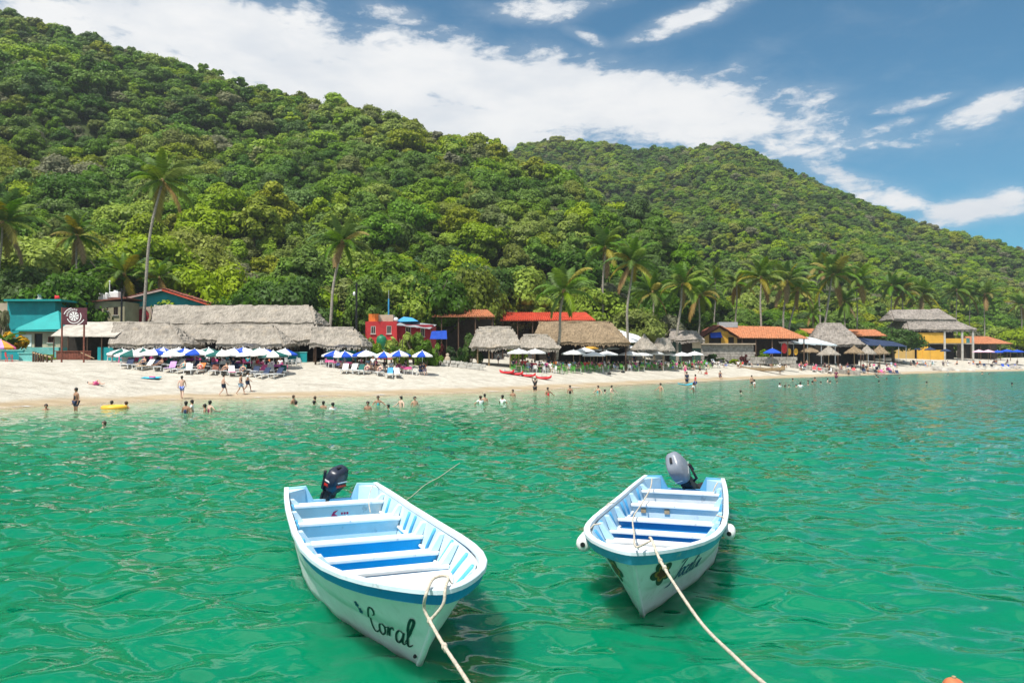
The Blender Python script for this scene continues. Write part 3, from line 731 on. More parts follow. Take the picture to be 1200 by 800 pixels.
shrub(56, 78, 1.8, 0.8, 'bright lime green', 'trailing lime bush at the end of the wooden posts', 0)
shrub(64, 93, 2.6, 2.4, 'yellowish green', 'light green bush peeping over the teal hipped roof', 2, z=5.2)
shrub(156, 84, 2.2, 1.3, 'bright lime green', 'bright bush below the round arched window', 0, z=4.9)
shrub(428, 88, 2.8, 4.0, 'olive green', 'pale olive bush left of the red house', 1)
shrub(438, 87, 2.6, 3.2, 'mid green', 'green bush below the red house windows', 2)
shrub(470, 88, 4.2, 5.0, 'bright lime green', 'leafy bright bush before the middle of the red house', 0)
shrub(486, 88, 4.0, 4.8, 'mid green', 'leafy green bush before the right of the red house', 1)
shrub(499, 87, 3.2, 4.2, 'deep green', 'dark green bush behind the lone blue and white umbrella', 2)
shrub(508, 88, 2.6, 3.6, 'mid green', 'small green bush right of the lone blue and white umbrella', 0)
shrub(517, 90, 1.7, 3.2, 'dark red', 'tall dark red hedge bush by the stone wall', 1)
shrub(529, 90, 1.8, 3.2, 'blackish green', 'clipped dark green bush next to the dark red one', 2)
shrub(538, 90, 1.8, 3.0, 'blackish green', 'dark green bush at the end of the clipped hedge', 0)
shrub(552, 96, 3.2, 5.0, 'deep green', 'feathery dark green bush behind the small palapa', 1)
shrub(607, 105, 3.6, 3.6, 'bright lime green', 'round light green flowering bush between two palapas', 2)
shrub(880, 138.5, 3.4, 3.2, 'mid green', 'green shrub under the tiled roof eave', 0)
shrub(897, 139, 4.2, 3.8, 'mid green', 'taller green shrub under the tiled roof by the palm trunk', 1)
shrub(833, 133, 3.0, 2.2, 'blackish green', 'dark shrub against the stone terrace wall', 2)
shrub(1165, 215, 5.0, 2.6, 'olive green', 'olive scrub beneath the small orange tiled roof', 1)
shrub(862, 134.5, 2.6, 1.4, 'bright lime green', 'lime plants along the foot of the stone terrace', 2)
shrub(846, 135, 2.4, 1.2, 'mid green', 'green plants along the foot of the stone terrace', 1)
shrub(872, 136, 1.8, 2.6, 'dark red', 'dark red shrub at the corner of the stone terrace', 0)
BAN = leaf_mat('banana_leaf', (0.10, 0.20, 0.02))
def banana(px, Y, s, label, z=None):
    p = onG(px, Y)
    if z is not None: p.z = z
    o = thing('banana_plant', label, 'plant', None, p, 0); g = random.Random(int(px))
    mb = MB(); mb.tube([(0, 0, -.3), (.03, 0, 1.2 * s)], [.12 * s, .08 * s], 7); mb.build('stem', LEAF['olive green'], o)
    for i in range(8):
        a = i * 0.785 + g.uniform(-.2, .2); L = g.uniform(1.3, 1.9) * s; tilt = g.uniform(.5, 1.2); vs = []; fs = []
        for j in range(7):
            t = j / 6; el_ = tilt - t * 1.3; r_ = L * t
            c = Vector((0, 0, 1.15 * s)) + Vector((math.cos(a) * r_ * math.cos(tilt * .6), math.sin(a) * r_ * math.cos(tilt * .6), r_ * math.sin(tilt) - L * t * t * 0.55))
            ww = 0.22 * s * math.sin(math.pi * (0.08 + 0.92 * t)) + 0.01; sd = Vector((-math.sin(a), math.cos(a), 0)) * ww
            vs += [c - sd + Vector((0, 0, .06)), c, c + sd + Vector((0, 0, .06))]
            if j: b0 = (j - 1) * 3; fs += [(b0, b0 + 1, b0 + 4, b0 + 3), (b0 + 1, b0 + 2, b0 + 5, b0 + 4)]
        MB().add(vs, fs).build('leaf', BAN, o)
    return o
banana(5, 79, 1.5, 'broad-leaved banana plant below the golden bush'); banana(14, 80, 1.3, 'smaller banana plant beside the cream hut wall')
banana(462, 85, 1.2, 'banana plant in the garden before the red house'); banana(453, 85, 1.0, 'young banana plant near the green garden tank')
banana(478, 84, 1.0, 'small banana plant among bushes behind the umbrellas')
# ================================================================== BUILDING KIT
M = {
    'thatch': mat('thatch_grey', (0.37, 0.33, 0.28), 0.95, 0.34, 2.0, 0.10, 5.0, 0.1, stretch=(5.0, 0.8, 0.8), col2=(0.20, 0.165, 0.135), c2_lo=0.56, c2_hi=0.74),
    'thatch_brown': mat('thatch_brown', (0.27, 0.20, 0.128), 0.95, 0.4, 2.0, 0.10, 5.0, 0.1, stretch=(4.5, 0.8, 0.8), col2=(0.40, 0.31, 0.20), c2_lo=0.52, c2_hi=0.70),
    'thatch_old': mat('thatch_old', (0.30, 0.265, 0.235), 0.95, 0.30, 2.0, 0.06, 6.0, 0.1, stretch=(2.0, 0.6, 0.6), col2=(0.17, 0.145, 0.125), c2_lo=0.52, c2_hi=0.7),
    'wood': mat('dark_wood', (0.095, 0.055, 0.034), 0.8, 0.3, 3.0, 0.01, 20.0, stretch=(1, 1, .3)),
    'wood_red': mat('reddish_wood', (0.19, 0.062, 0.038), 0.75, 0.3, 3.0, 0.01, 20.0),
    'wood_pale': mat('pale_wood', (0.40, 0.29, 0.17), 0.8, 0.25, 3.0, 0.01, 20.0),
    'teal': mat('teal_plaster', (0.005, 0.27, 0.295), 0.8, 0.14, 0.7, 0.01, 8.0, col2=(0.03, 0.33, 0.33)),
    'teal_roof': mat('teal_roof_paint', (0.004, 0.30, 0.29), 0.65, 0.10, 0.8, 0.01, 9.0),
    'turq': mat('turquoise_plaster', (0.17, 0.53, 0.50), 0.8, 0.14, 1.3, 0.01, 8.0, col2=(0.42, 0.60, 0.54)),
    'cream': mat('cream_plaster', (0.46, 0.37, 0.27), 0.85, 0.15, 0.8, 0.01, 8.0, col2=(0.30, 0.24, 0.18), c2_lo=.6, c2_hi=.8),
    'olive_plaster': mat('olive_plaster', (0.34, 0.30, 0.19), 0.85, 0.15, 0.8, 0.01, 8.0),
    'pink_plaster': mat('pinkish_plaster', (0.42, 0.31, 0.28), 0.85, 0.15, 0.8, 0.01, 8.0),
    'yellow': mat('ochre_plaster', (0.66, 0.36, 0.045), 0.85, 0.10, 0.5, 0.01, 8.0, col2=(0.60, 0.40, 0.10), c2_lo=.55, c2_hi=.8),
    'yellow_pale': mat('pale_ochre_plaster', (0.56, 0.37, 0.12), 0.85, 0.12, 0.5, 0.01, 8.0),
    'red': mat('red_plaster', (0.45, 0.028, 0.032), 0.8, 0.15, 0.9, 0.01, 8.0),
    'dark_red': mat('dark_red_plaster', (0.26, 0.012, 0.024), 0.8, 0.15, 0.9, 0.01, 8.0),  # shaded copy of the red plaster; also the arched window's red
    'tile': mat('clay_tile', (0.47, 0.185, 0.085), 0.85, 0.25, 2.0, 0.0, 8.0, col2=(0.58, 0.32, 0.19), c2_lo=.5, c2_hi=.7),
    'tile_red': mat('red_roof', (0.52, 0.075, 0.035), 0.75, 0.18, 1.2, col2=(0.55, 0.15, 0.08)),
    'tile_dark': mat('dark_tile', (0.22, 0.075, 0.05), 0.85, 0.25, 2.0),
    'white': mat('white_paint', (0.78, 0.78, 0.76), 0.55, 0.05, 2.0),
    'canvas': mat('white_canvas', (0.74, 0.75, 0.75), 0.8, 0.07, 1.0, 0.02, 2.0, trans=0.15),
    'canvas_blue': mat('pale_blue_canvas', (0.62, 0.70, 0.74), 0.8, 0.07, 1.0, 0.02, 2.0, trans=0.15),
    'navy': mat('navy_cloth', (0.018, 0.035, 0.085), 0.8, 0.2, 1.5),
    'blue': mat('blue_cloth', (0.010, 0.075, 0.50), 0.75, 0.12, 2.0, trans=0.1),
    'skyblue': mat('light_blue_paint', (0.05, 0.30, 0.58), 0.7, 0.1, 2.0),
    'green_cloth': mat('dark_green_cloth', (0.008, 0.115, 0.10), 0.75, 0.12, 2.0, trans=0.1),
    'pink': mat('pink_cloth', (0.80, 0.12, 0.33), 0.8, 0.15, 3.0),
    'magenta': mat('magenta_cloth', (0.55, 0.10, 0.42), 0.8, 0.15, 3.0),
    'lilac': mat('lilac_cloth', (0.50, 0.28, 0.60), 0.8, 0.15, 3.0),
    'orange': mat('orange_paint', (0.75, 0.20, 0.03), 0.7, 0.15, 2.0),
    'gold': mat('golden_cloth', (0.68, 0.36, 0.05), 0.75, 0.12, 2.0, trans=0.1),
    'metal': mat('grey_metal', (0.42, 0.44, 0.46), 0.5, 0.12, 2.0, metal=0.3),
    'stone': mat('stone', (0.36, 0.33, 0.29), 0.9, 0.3, 1.5, 0.05, 4.0, col2=(0.20, 0.18, 0.15)),
    'concrete': mat('concrete', (0.46, 0.44, 0.40), 0.9, 0.18, 1.2, 0.02, 8.0),
    'dark': mat('dark_timber_and_shade', (0.03, 0.024, 0.018), 0.9, 0.3, 2.0),  # near-black brown carries the shade of open interiors and recesses in its colour
    'glass': mat('dark_glass', (0.012, 0.014, 0.016), 0.12, 0.1, 2.0, spec=0.6),
    'green_pl': mat('green_plastic', (0.10, 0.42, 0.05), 0.5, 0.15, 2.0),
    'green_tank': mat('green_tank', (0.01, 0.16, 0.07), 0.5, 0.1, 2.0),
    'black': mat('black_plastic', (0.012, 0.012, 0.014), 0.5, 0.1, 2.0),
    'red_pl': mat('red_plastic', (0.70, 0.025, 0.035), 0.35, 0.08, 2.0),
    'yellow_pl': mat('yellow_plastic', (0.85, 0.45, 0.04), 0.4, 0.08, 2.0),
    'cyan_pl': mat('cyan_plastic', (0.03, 0.45, 0.62), 0.4, 0.08, 2.0),
}
def qgrid(A, B, C, D, nu, nv):
    """points between eave A-B and ridge D-C, row by row"""
    A, B, C, D = (np.array(v, float) for v in (A, B, C, D)); out = np.zeros((nv + 1, nu + 1, 3))
    for j in range(nv + 1):
        v = j / nv; e0 = A + (D - A) * v; e1 = B + (C - B) * v
        out[j] = e0 + (e1 - e0) * np.linspace(0, 1, nu + 1)[:, None]
    return out
def thatch_panel(mb, A, B, C, D, g, thick=0.22, step=0.55):
    wA = np.linalg.norm(np.array(B) - np.array(A)); hA = np.linalg.norm(np.array(D) - np.array(A))
    nu = max(5, int(wA / 0.42)); nv = max(5, int(hA / 0.30)); Pn = qgrid(A, B, C, D, nu, nv)
    n = np.cross(np.array(B, float) - A, np.array(D, float) - A); n /= np.linalg.norm(n)
    if n[2] < 0: n = -n
    Pt = Pn.copy()
    v = np.linspace(0, 1, nv + 1)[:, None]
    lay = 0.13 * (1 - ((v * hA / step) % 1.0))
    ns = g.normal(0, 0.045, (nv + 1, nu + 1)) + 0.24 * vnoise(np.linspace(0, wA / 1.8, nu + 1)[None, :] + 3 * v, v * hA / 2.5 + np.zeros((1, nu + 1)), int(g.integers(999)))
    Pt += n * (thick + lay + ns)[..., None]
    Pt[0] += np.array([0, 0, -1]) * (0.12 * g.uniform(0, 1, nu + 1) + 0.30 * (vnoise(np.linspace(0, wA / 2.2, nu + 1), np.full(nu + 1, 3.3), int(g.integers(999))) + .3))[:, None]
    Pu = Pn.copy(); Pu[0] += np.array([0, 0, -0.12])
    b = len(mb.v); nn = (nu + 1) * (nv + 1)
    vs = np.concatenate([Pt.reshape(-1, 3), Pu.reshape(-1, 3)]).tolist(); fs = []
    for j in range(nv):
        for i in range(nu):
            a = j * (nu + 1) + i; fs.append((a, a + 1, a + nu + 2, a + nu + 1)); fs.append((nn + a + nu + 1, nn + a + nu + 2, nn + a + 1, nn + a))
    for i in range(nu): fs.append((nn + i, nn + i + 1, i + 1, i))
    for j in range(nv):
        a = j * (nu + 1); c = a + nu; fs.append((a, a + nu + 1, nn + a + nu + 1, nn + a)); fs.append((c + nu + 1, c, nn + c, nn + c + nu + 1))
    mb.add(vs, fs)
    # ragged fringe of palm ends along the eave
    e0 = np.array(A, float); e1 = np.array(B, float); k = int(wA / 0.11); u = (e1 - e0) / wA; out = n * 1.0; out[2] = 0
    if np.linalg.norm(out) > 0: out /= np.linalg.norm(out)
    for i in range(k):
        p = Pt[0, min(nu, int(i / k * nu))] * [0, 0, 1] - [0, 0, float(A[2]) + thick * .9] + e0 + u * (i + g.uniform(-.3, .3)) * wA / k + out * g.uniform(0.02, .10) + np.array([0, 0, thick * g.uniform(.1, .9) - .08]); l = g.uniform(.14, .42); w_ = g.uniform(.05, .11)
        q = p + out * 0.06 + np.array([0, 0, -l]); mb.add([p - u * w_, p + u * w_, q + u * w_ * .3, q - u * w_ * .3], [(0, 1, 2, 3)])
def palapa(label, cen, wd, dp, ze, zr, hl, hr, rz=0.0, m='thatch', posts=None, group=None, seed=0, cap=None, gable_l=False, cat='palapa', post_m='wood', floor=None, backwall=False, ridge_y=0.0, base_z=None):
    """thatched shelter; cen = x,y of the footprint centre; ze/zr absolute heights of eave and ridge"""
    o = thing('thatched_shelter', label, cat, group, (cen[0], cen[1], 0), rz); g = np.random.default_rng(seed + 900)
    x, y = wd / 2, dp / 2; L = (-x + hl, ridge_y, zr); Rr = (x - hr, ridge_y, zr)
    rf = MB()
    thatch_panel(rf, (-x, -y, ze), (x, -y, ze), Rr, L, g); thatch_panel(rf, (x, y, ze), (-x, y, ze), L, Rr, g)
    if hl > 0.3 and not gable_l: thatch_panel(rf, (-x, y, ze), (-x, -y, ze), L, L, g)
    if hr > 0.3: thatch_panel(rf, (x, -y, ze), (x, y, ze), Rr, Rr, g)
    rf.build('thatch_roof', M[m], o, smooth=False)
    rc = MB(); pr = [Vector(L) + Vector((-.12, 0, .18))] + [Vector(L).lerp(Vector(Rr), i / 8) + Vector((0, 0, .20 + random.uniform(-.05, .05))) for i in range(1, 8)] + [Vector(Rr) + Vector((.12, 0, .18))]
    rc.tube(pr, [.20] * len(pr), 8); rc.build('ridge_cap', M[m], o, smooth=True)
    if cap:
        c0, c1, lift, ov = cap      # raised upper tier: from ridge down to fraction c0, overhang
        A = lambda sx, sy: (sx * (x - (hl if sx < 0 else hr) * (1 - c0)) , sy * y * c0, zr - (zr - ze) * c0 + lift)
        L2 = (L[0] + c1, 0, zr + lift); R2_ = (Rr[0] - c1, 0, zr + lift); up = MB()
        a, b_, c_, d_ = A(-1, -1), A(1, -1), A(1, 1), A(-1, 1)
        thatch_panel(up, a, b_, R2_, L2, g); thatch_panel(up, c_, d_, L2, R2_, g); thatch_panel(up, d_, a, L2, L2, g); thatch_panel(up, b_, c_, R2_, R2_, g)
        up.build('upper_thatch', M[m], o)
    M3 = Matrix.Rotation(rz, 3, 'Z')
    if posts is None:
        n = max(2, int(wd / 3.2) + 1); posts = [(-x + .5 + (wd - 1.0) * i / (n - 1), sy * (y - .45)) for i in range(n) for sy in (-1, 1)]
    for (qx, qy) in posts:
        wp = M3 @ Vector((qx, qy, 0)); zb = gz(wp.x + cen[0], wp.y + cen[1]) - .25
        if base_z is not None: zb = base_z
        top = ze + (y - abs(qy)) / y * (zr - ze) - .02
        mb = MB(); mb.tube([(qx, qy, zb), (qx + .03, qy, top)], [.11, .09], 7); mb.build('post', M[post_m], o, smooth=True)
    for sy in (-1, 1):
        mb = MB(); mb.tube([(-x + .2, sy * (y - .45), ze + .12), (x - .2, sy * (y - .45), ze + .12)], .08, 6); mb.build('beam', M[post_m], o)
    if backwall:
        zb = gz(cen[0], cen[1] + y) - .5; mb = MB(); mb.box((0, y * 0.55, (zb + ze + 1.0) / 2), (wd * .97, .12, ze + 1.0 - zb)); mb.build('back_wall', M['dark'], o)  # dark wall added to close the view, so the interior reads as shade
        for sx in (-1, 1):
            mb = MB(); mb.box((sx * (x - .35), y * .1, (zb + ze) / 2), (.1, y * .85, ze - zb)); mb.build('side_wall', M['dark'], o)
    return o
def pxw(px, Y): return (px - 600) / F * Y
def pyz(py, Y): return H + (HOR - py) / F * Y
def wall_cells(mb, w_, z0, z1, yf, t, holes):
    xs = sorted({-w_ / 2, w_ / 2} | {h[0] for h in holes} | {h[1] for h in holes}); zs = sorted({z0, z1} | {h[2] for h in holes} | {h[3] for h in holes})
    for i in range(len(xs) - 1):
        for j in range(len(zs) - 1):
            cx, cz = (xs[i] + xs[i + 1]) / 2, (zs[j] + zs[j + 1]) / 2
            if any(h[0] < cx < h[1] and h[2] < cz < h[3] for h in holes): continue
            mb.box((cx, yf + t / 2, cz), (xs[i + 1] - xs[i], t, zs[j + 1] - zs[j]))
def windows(o, holes, yf, frame='wood', pane='glass', name='window', sill=True):
    for (a, b, c, d) in holes:
        mb = MB(); w_ = 0.07
        for (cx, cz, sx, sz) in (((a + b) / 2, c + w_ / 2, b - a, w_), ((a + b) / 2, d - w_ / 2, b - a, w_), (a + w_ / 2, (c + d) / 2, w_, d - c - 2 * w_), (b - w_ / 2, (c + d) / 2, w_, d - c - 2 * w_)):
            mb.box((cx, yf + .06, cz), (sx, .10, sz))
        if name == 'window': mb.box(((a + b) / 2, yf + .06, (c + d) / 2), (.05, .08, d - c - 2 * w_))
        f = mb.build(name, M[frame], o)
        p = MB(); p.box(((a + b) / 2, yf + .13, (c + d) / 2), (b - a - 2 * w_ - .004, .02, d - c - 2 * w_ - .004)); p.build('pane', M[pane], f)
        if sill: s = MB(); s.box(((a + b) / 2, yf - .06, c - .05), (b - a + .16, .16, .08)); s.build('sill', M['concrete'], f)
def tile_panel(mb, A, B, C, D, pitch=0.34, thick=0.10, amp=0.07):
    wA = np.linalg.norm(np.array(B) - np.array(A)); hA = np.linalg.norm(np.array(D) - np.array(A)); nu = min(400, int(wA / pitch) * 4); nv = max(3, int(hA / 0.45))
    rows = []
    n = np.cross(np.array(B, float) - A, np.array(D, float) - A); n /= np.linalg.norm(n); n = n if n[2] > 0 else -n
    for j in range(nv):
        for e in (0.0, 0.999):
            q = qgrid(A, B, C, D, nu, 1); v = (j + e) / nv; p = q[0] + (q[1] - q[0]) * v
            rr = np.sin(np.arange(nu + 1) * math.pi / 2) * amp
            jit = np.random.default_rng(j).normal(0, .012, nu + 1)
            rows.append(p + n * (rr + thick + (0.06 * (1 - e)) + jit)[:, None])
    rows = np.array(rows); nr = len(rows); fs = grid_faces(nr, nu + 1).tolist(); mb.add(rows.reshape(-1, 3).tolist(), fs)
    q = qgrid(A, B, C, D, 1, 1); mb.add([q[0, 0], q[0, 1], q[1, 1], q[1, 0]], [(3, 2, 1, 0)])
    for (p0, p1) in ((q[0, 0], q[0, 1]),): mb.add([p0, p1, p1 + n * thick, p0 + n * thick], [(0, 1, 2, 3)])
def cloth(mb, A, B, C, D, sag=0.25, nu=12, nv=8, valance=0.18, seed=0):
    q = qgrid(A, B, C, D, nu, nv); u = np.linspace(0, 1, nu + 1)[None, :]; v = np.linspace(0, 1, nv + 1)[:, None]
    q[..., 2] -= sag * np.sin(np.pi * u * 2) ** 2 * np.sin(np.pi * v) + 0.05 * vnoise(u * 5 + 0 * v, v * 5 + 0 * u, seed)
    n0 = (nu + 1) * (nv + 1); lo = q - np.array([0, 0, .03]); mb.add(np.concatenate([q.reshape(-1, 3), lo.reshape(-1, 3)]).tolist(), grid_faces(nv + 1, nu + 1).tolist() + [(f[3] + n0, f[2] + n0, f[1] + n0, f[0] + n0) for f in grid_faces(nv + 1, nu + 1).tolist()])
    if valance:
        for i in range(nu):
            a, b_ = q[0, i], q[0, i + 1]; dz = np.array([0, 0, -valance * random.uniform(.7, 1.2)]); mb.add([a, b_, b_ + dz, a + dz], [(0, 1, 2, 3)])
def post_part(o, x, y, z0, z1, r=0.06, m='wood', name='post'):
    mb = MB(); mb.tube([(x, y, z0), (x, y, z1)], r, 7); return mb.build(name, M[m], o)

# ================================================================== LEFT CLUSTER
# teal flat-roofed house
Y = 93; o = thing('flat_roofed_house', 'teal flat-roofed house with overhanging roof slab among dark trees', 'house', None, (pxw(36, Y), Y, 0)); w_ = (64 - 8) / F * Y; zt = pyz(353, Y); zb = 2.5
mb = MB(); wall_cells(mb, w_, zb, zt, 0, .25, [(1.2, 2.4, zt - 3.2, zt - 1.9)]); mb.build('front_wall', M['teal'], o)
windows(o, [(1.2, 2.4, zt - 3.2, zt - 1.9)], 0, 'wood')
mb = MB(); mb.box((0, 3.2, (zb + zt) / 2), (w_ - .01, 5.9, zt - zb - .01)); mb.build('body', M['teal'], o)
mb = MB(); mb.box((.55, 2.6, zt + .1), (w_ + 1.1, 6.6, .22)); mb.build('roof_slab', M['teal_roof'], o)
mb = MB(); mb.box((-w_ / 2 - .9, .6, (zb + zt) / 2 - .1), (1.8, 1.2, zt - zb - .2)); mb.build('side_wall', M['cream'], o)
Yt = 94.5
o2 = thing('roof_ornament', 'grey bird-like ornament standing on the teal flat roof', 'ornament', None, (pxw(46, Yt), Yt, zt + .21)); mb = MB(); mb.loft([[Vector((math.cos(k) * r, math.sin(k) * r * .7, z)) for k in np.linspace(0, 6.28, 9)[:-1]] for r, z in ((.35, 0), (.42, .15), (.22, .4), (.30, .62), (.26, .82), (.08, .98))]); mb.box((-.5, 0, .12), (.5, .2, .12)); mb.build('figure', M['concrete'], o2, smooth=True)
o2 = thing('red_flower_ball', 'round red flower head rising over the teal flat roof', 'flower', None, (pxw(65, Yt), Yt, zt - .1)); mb = MB(); mb.tube([(0, 0, -.3), (.1, 0, .5)], .03, 5); mb.build('stem', LEAF['mid green'], o2)
mb = MB(); mb.ball((.12, 0, .62), .28, 9, 7); [mb.ball((.12 + .2 * math.cos(k), .1 * math.sin(k), .62 + .2 * math.sin(k * 2)), .14, 6, 5) for k in range(6)]; mb.build('bloom', M['red_pl'], o2)
# hipped teal hut on a turquoise plinth
Y = 85; cx = pxw(46, Y); o = thing('hipped_hut', 'small cream hut with teal hipped roof and dark doorway', 'house', None, (cx, Y, 0)); w_ = 4.6; zt = pyz(387, Y); zf = pyz(407, Y)
hl_ = [(-.55, .35, zf, zf + 1.55), (.95, 1.65, zf + .55, zf + 1.2)]
mb = MB(); wall_cells(mb, w_, zf, zt, 0, .2, hl_); mb.build('front_wall', M['cream'], o)
windows(o, hl_[:1], 0, 'wood', 'black', 'door', False); windows(o, hl_[1:], 0, 'wood_red', 'dark')
mb = MB(); mb.box((-w_ / 2 + .08, 1.9, (zf + zt) / 2), (.16, 3.4, zt - zf)); mb.box((w_ / 2 - .08, 1.9, (zf + zt) / 2), (.16, 3.4, zt - zf)); mb.box((0, 3.6, (zf + zt) / 2), (w_, .15, zt - zf)); mb.build('side_walls', M['cream'], o)
mb = MB(); mb.box((-1.35, -.03, (zf + zt) / 2 - .2), (1.0, .05, (zt - zf) * .7)); mb.build('whitewash_panel', M['white'], o)
mb = MB(); mb.box((0, 1.6, (zf + 2.0) / 2), (w_ + .5, 4.6, zf - 2.0)); mb.build('plinth', M['turq'], o)
mb = MB(); x0, x1, y0, y1 = -w_ / 2 - .45, w_ / 2 + .35, -.6, 4.2; ap = Vector((1.0, 1.8, pyz(364, Y + 1.8))); apl = Vector((.2, 1.8, pyz(367, Y + 1.8)))
c = [Vector((x0, y0, zt)), Vector((x1, y0, zt + .1)), Vector((x1, y1, zt + .1)), Vector((x0, y1, zt))]
mb.add(c + [apl, ap], [(0, 1, 5, 4), (1, 2, 5), (2, 3, 4, 5), (3, 0, 4), (3, 2, 1, 0)]); mb.box((0, y0 + .03, zt - .06), (x1 - x0 - .05, .06, .12)); mb.build('roof', M['teal_roof'], o)
# terrace walls
Y = 77; o = thing('garden_wall', 'low teal garden wall with cream capping beside the striped parasol', 'wall', None, (pxw(2, Y), Y, 0)); mb = MB(); mb.box((0, 0, (2 + pyz(411, Y)) / 2), (4.4, .3, pyz(411, Y) - 2)); mb.build('wall', M['teal'], o); mb = MB(); mb.box((0, 0, pyz(411, Y) + .05), (4.5, .4, .1)); mb.build('capping', M['turq'], o)
Y = 75; o = thing('planter', 'pale turquoise masonry planter holding lime creeper', 'planter', None, (pxw(31, Y), Y, 0)); mb = MB(); mb.box((0, .3, (1.8 + pyz(414, Y)) / 2), (1.3, .9, pyz(414, Y) - 1.8)); mb.build('box', M['turq'], o); mb = MB(); mb.box((0, .3, pyz(414, Y) + .05), (1.45, 1.05, .1)); mb.build('rim', M['turq'], o)
Y = 71; o = thing('sand_ledge', 'low tan retaining ledge with turquoise step at its end', 'wall', None, (pxw(10, Y), Y, 0)); z1_ = pyz(424, Y); mb = MB(); mb.box((-.6, .4, (1 + z1_) / 2), (4.4, .8, z1_ - 1)); mb.build('ledge', M['concrete'], o); mb = MB(); mb.box((2.35, .3, (1 + z1_ - .1) / 2), (1.45, .8, z1_ - 1.1)); mb.build('step', M['turq'], o)
# wooden post rail
Y = 73; o = thing('post_rail', 'rustic wooden post rail stepping down to the sand', 'fence', None, (pxw(52, Y), Y, 0))
for i, px in enumerate((39, 42.5, 46, 50, 53.5, 59, 65)):
    x = pxw(px, Y) - o.location.x; zt_ = pyz(411.5 + i * .9, Y); mb = MB(); mb.tube([(x, -.1 * i, gz(pxw(px, Y), Y) - .4), (x + .02, -.1 * i, zt_)], .085, 7); mb.build('post', M['wood'], o)
mb = MB(); mb.tube([(pxw(38, Y) - o.location.x, 0, pyz(413, Y)), (pxw(66, Y) - o.location.x, -.6, pyz(419, Y))], .075, 7); mb.build('rail', M['wood_pale'], o)
# sign board on posts
Y = 74; xc = pxw(86.5, Y); o = thing('sign_board', 'brown wooden sign with white round wheel emblem on two tall posts', 'sign', None, (xc, Y, 0))
for px in (71.5, 97.5):
    x = pxw(px, Y) - xc; post_part(o, x, 0.12, gz(pxw(px, Y), Y) - .4, pyz(360 if px < 80 else 362, Y), .085, 'wood_red')
zc = pyz(370.5, Y); bw, bh = 29 / F * Y, 20 / F * Y
bd = MB()
mb = MB(); mb.box((0.05, 0, zc), (bw, .06, bh)); bd = mb.build('board', mat('sign_brown', (0.085, 0.020, 0.030), 0.6, 0.25, 2.5, col2=(0.17, 0.06, 0.035), c2_lo=.6, c2_hi=.75), o)
def arc(mb, r0, r1, a0, a1, y, sx=1.0, n=26, cz=zc, cx=0.0):
    vs = []; fs = []
    for i in range(n + 1):
        a = a0 + (a1 - a0) * i / n
        for r in (r0, r1): vs += [(cx + math.cos(a) * r * sx, y, cz + math.sin(a) * r)]
    for i in range(n): fs.append((i * 2, i * 2 + 2, i * 2 + 3, i * 2 + 1))
    mb.add(vs, fs)
em = MB(); yy = -.036
arc(em, .44, .47, 0, 2 * math.pi, yy); arc(em, .0, .11, 0, 2 * math.pi, yy)
for i in range(8):
    a = i * math.pi / 4 + .2; arc(em, .13, .42, a - .26, a + .26, yy)
arc(em, .62, .70, R(200), R(350), yy, 1.02); arc(em, .62, .70, R(-10), R(28), yy, 1.02)
arc(em, .78, .85, R(105), R(165), yy, 1.2); arc(em, .80, .87, R(290), R(338), yy, 1.22)
for i in range(7):                                              # the lettering along the upper arc is too small to read: its strokes
    a = R(172 - i * 17); r = .66; c_ = Vector((math.cos(a) * r * 1.02, 0, math.sin(a) * r)); M3 = Matrix.Rotation(-(a - math.pi / 2), 3, 'Y')
    for (dx, dz, sx, sz) in ((-.05, 0, .035, .17), (.05, 0, .035, .17), (0, .07 if i % 2 else -.07, .12, .035), (0, 0, .10, .03)):
        q = M3 @ Vector((dx, 0, dz)); em.box((c_.x + q.x, yy - .002, zc + c_.z + q.z), (sx, .006, sz), M3)
em.build('emblem', M['white'], bd)
# striped parasol far left and red chair come with the beach furniture
# awning shed behind the sign
Y = 81; xc = pxw(104, Y); o = thing('awning_shed', 'open beach bar with weathered pale awning behind the wooden sign', 'awning', None, (xc, Y, 0))
mb = MB(); cloth(mb, (-3.3, -1.2, pyz(393, Y - 1.2)), (3.4, -1.2, pyz(394, Y - 1.2)), (3.6, 2.4, pyz(377, Y + 2.4)), (-3.4, 2.4, pyz(377, Y + 2.4)), .12, 14, 6, .1, 3); mb.build('awning_sheet', mat('weathered_sheet', (0.43, 0.395, 0.34), 0.85, 0.2, 1.2, col2=(0.27, 0.23, 0.19), c2_lo=.55, c2_hi=.75), o)
for x in (-3.1, -1.6, .4, 1.9, 3.2): post_part(o, x, -1.0, gz(xc + x, Y - 1) - .3, pyz(393, Y - 1.0), .07, 'wood')
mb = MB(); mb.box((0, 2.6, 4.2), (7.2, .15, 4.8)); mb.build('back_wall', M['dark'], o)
mb = MB()
for i in range(22): mb.box((-2.7 + i * .165, -1.1, pyz(416.5, Y)), (.13, .05, .85))
mb.build('deck_boards', M['wood_red'], o)
for dz in (.45, -.35): mb = MB(); mb.box((-1.0, -1.17, pyz(416.5, Y) + dz), (3.8, .07, .08)); mb.build('rail', M['wood_red'], o)
mb = MB(); mb.box((2.5, -.8, pyz(413, Y) - .3), (2.2, .15, 1.7)); mb.build('teal_parapet', M['teal'], o)
mb = MB(); mb.tube([(1.3, -1.3, pyz(420, Y)), (-.1, -1.3, pyz(413, Y))], .05, 6); mb.build('ramp_rail', M['wood_pale'], o)
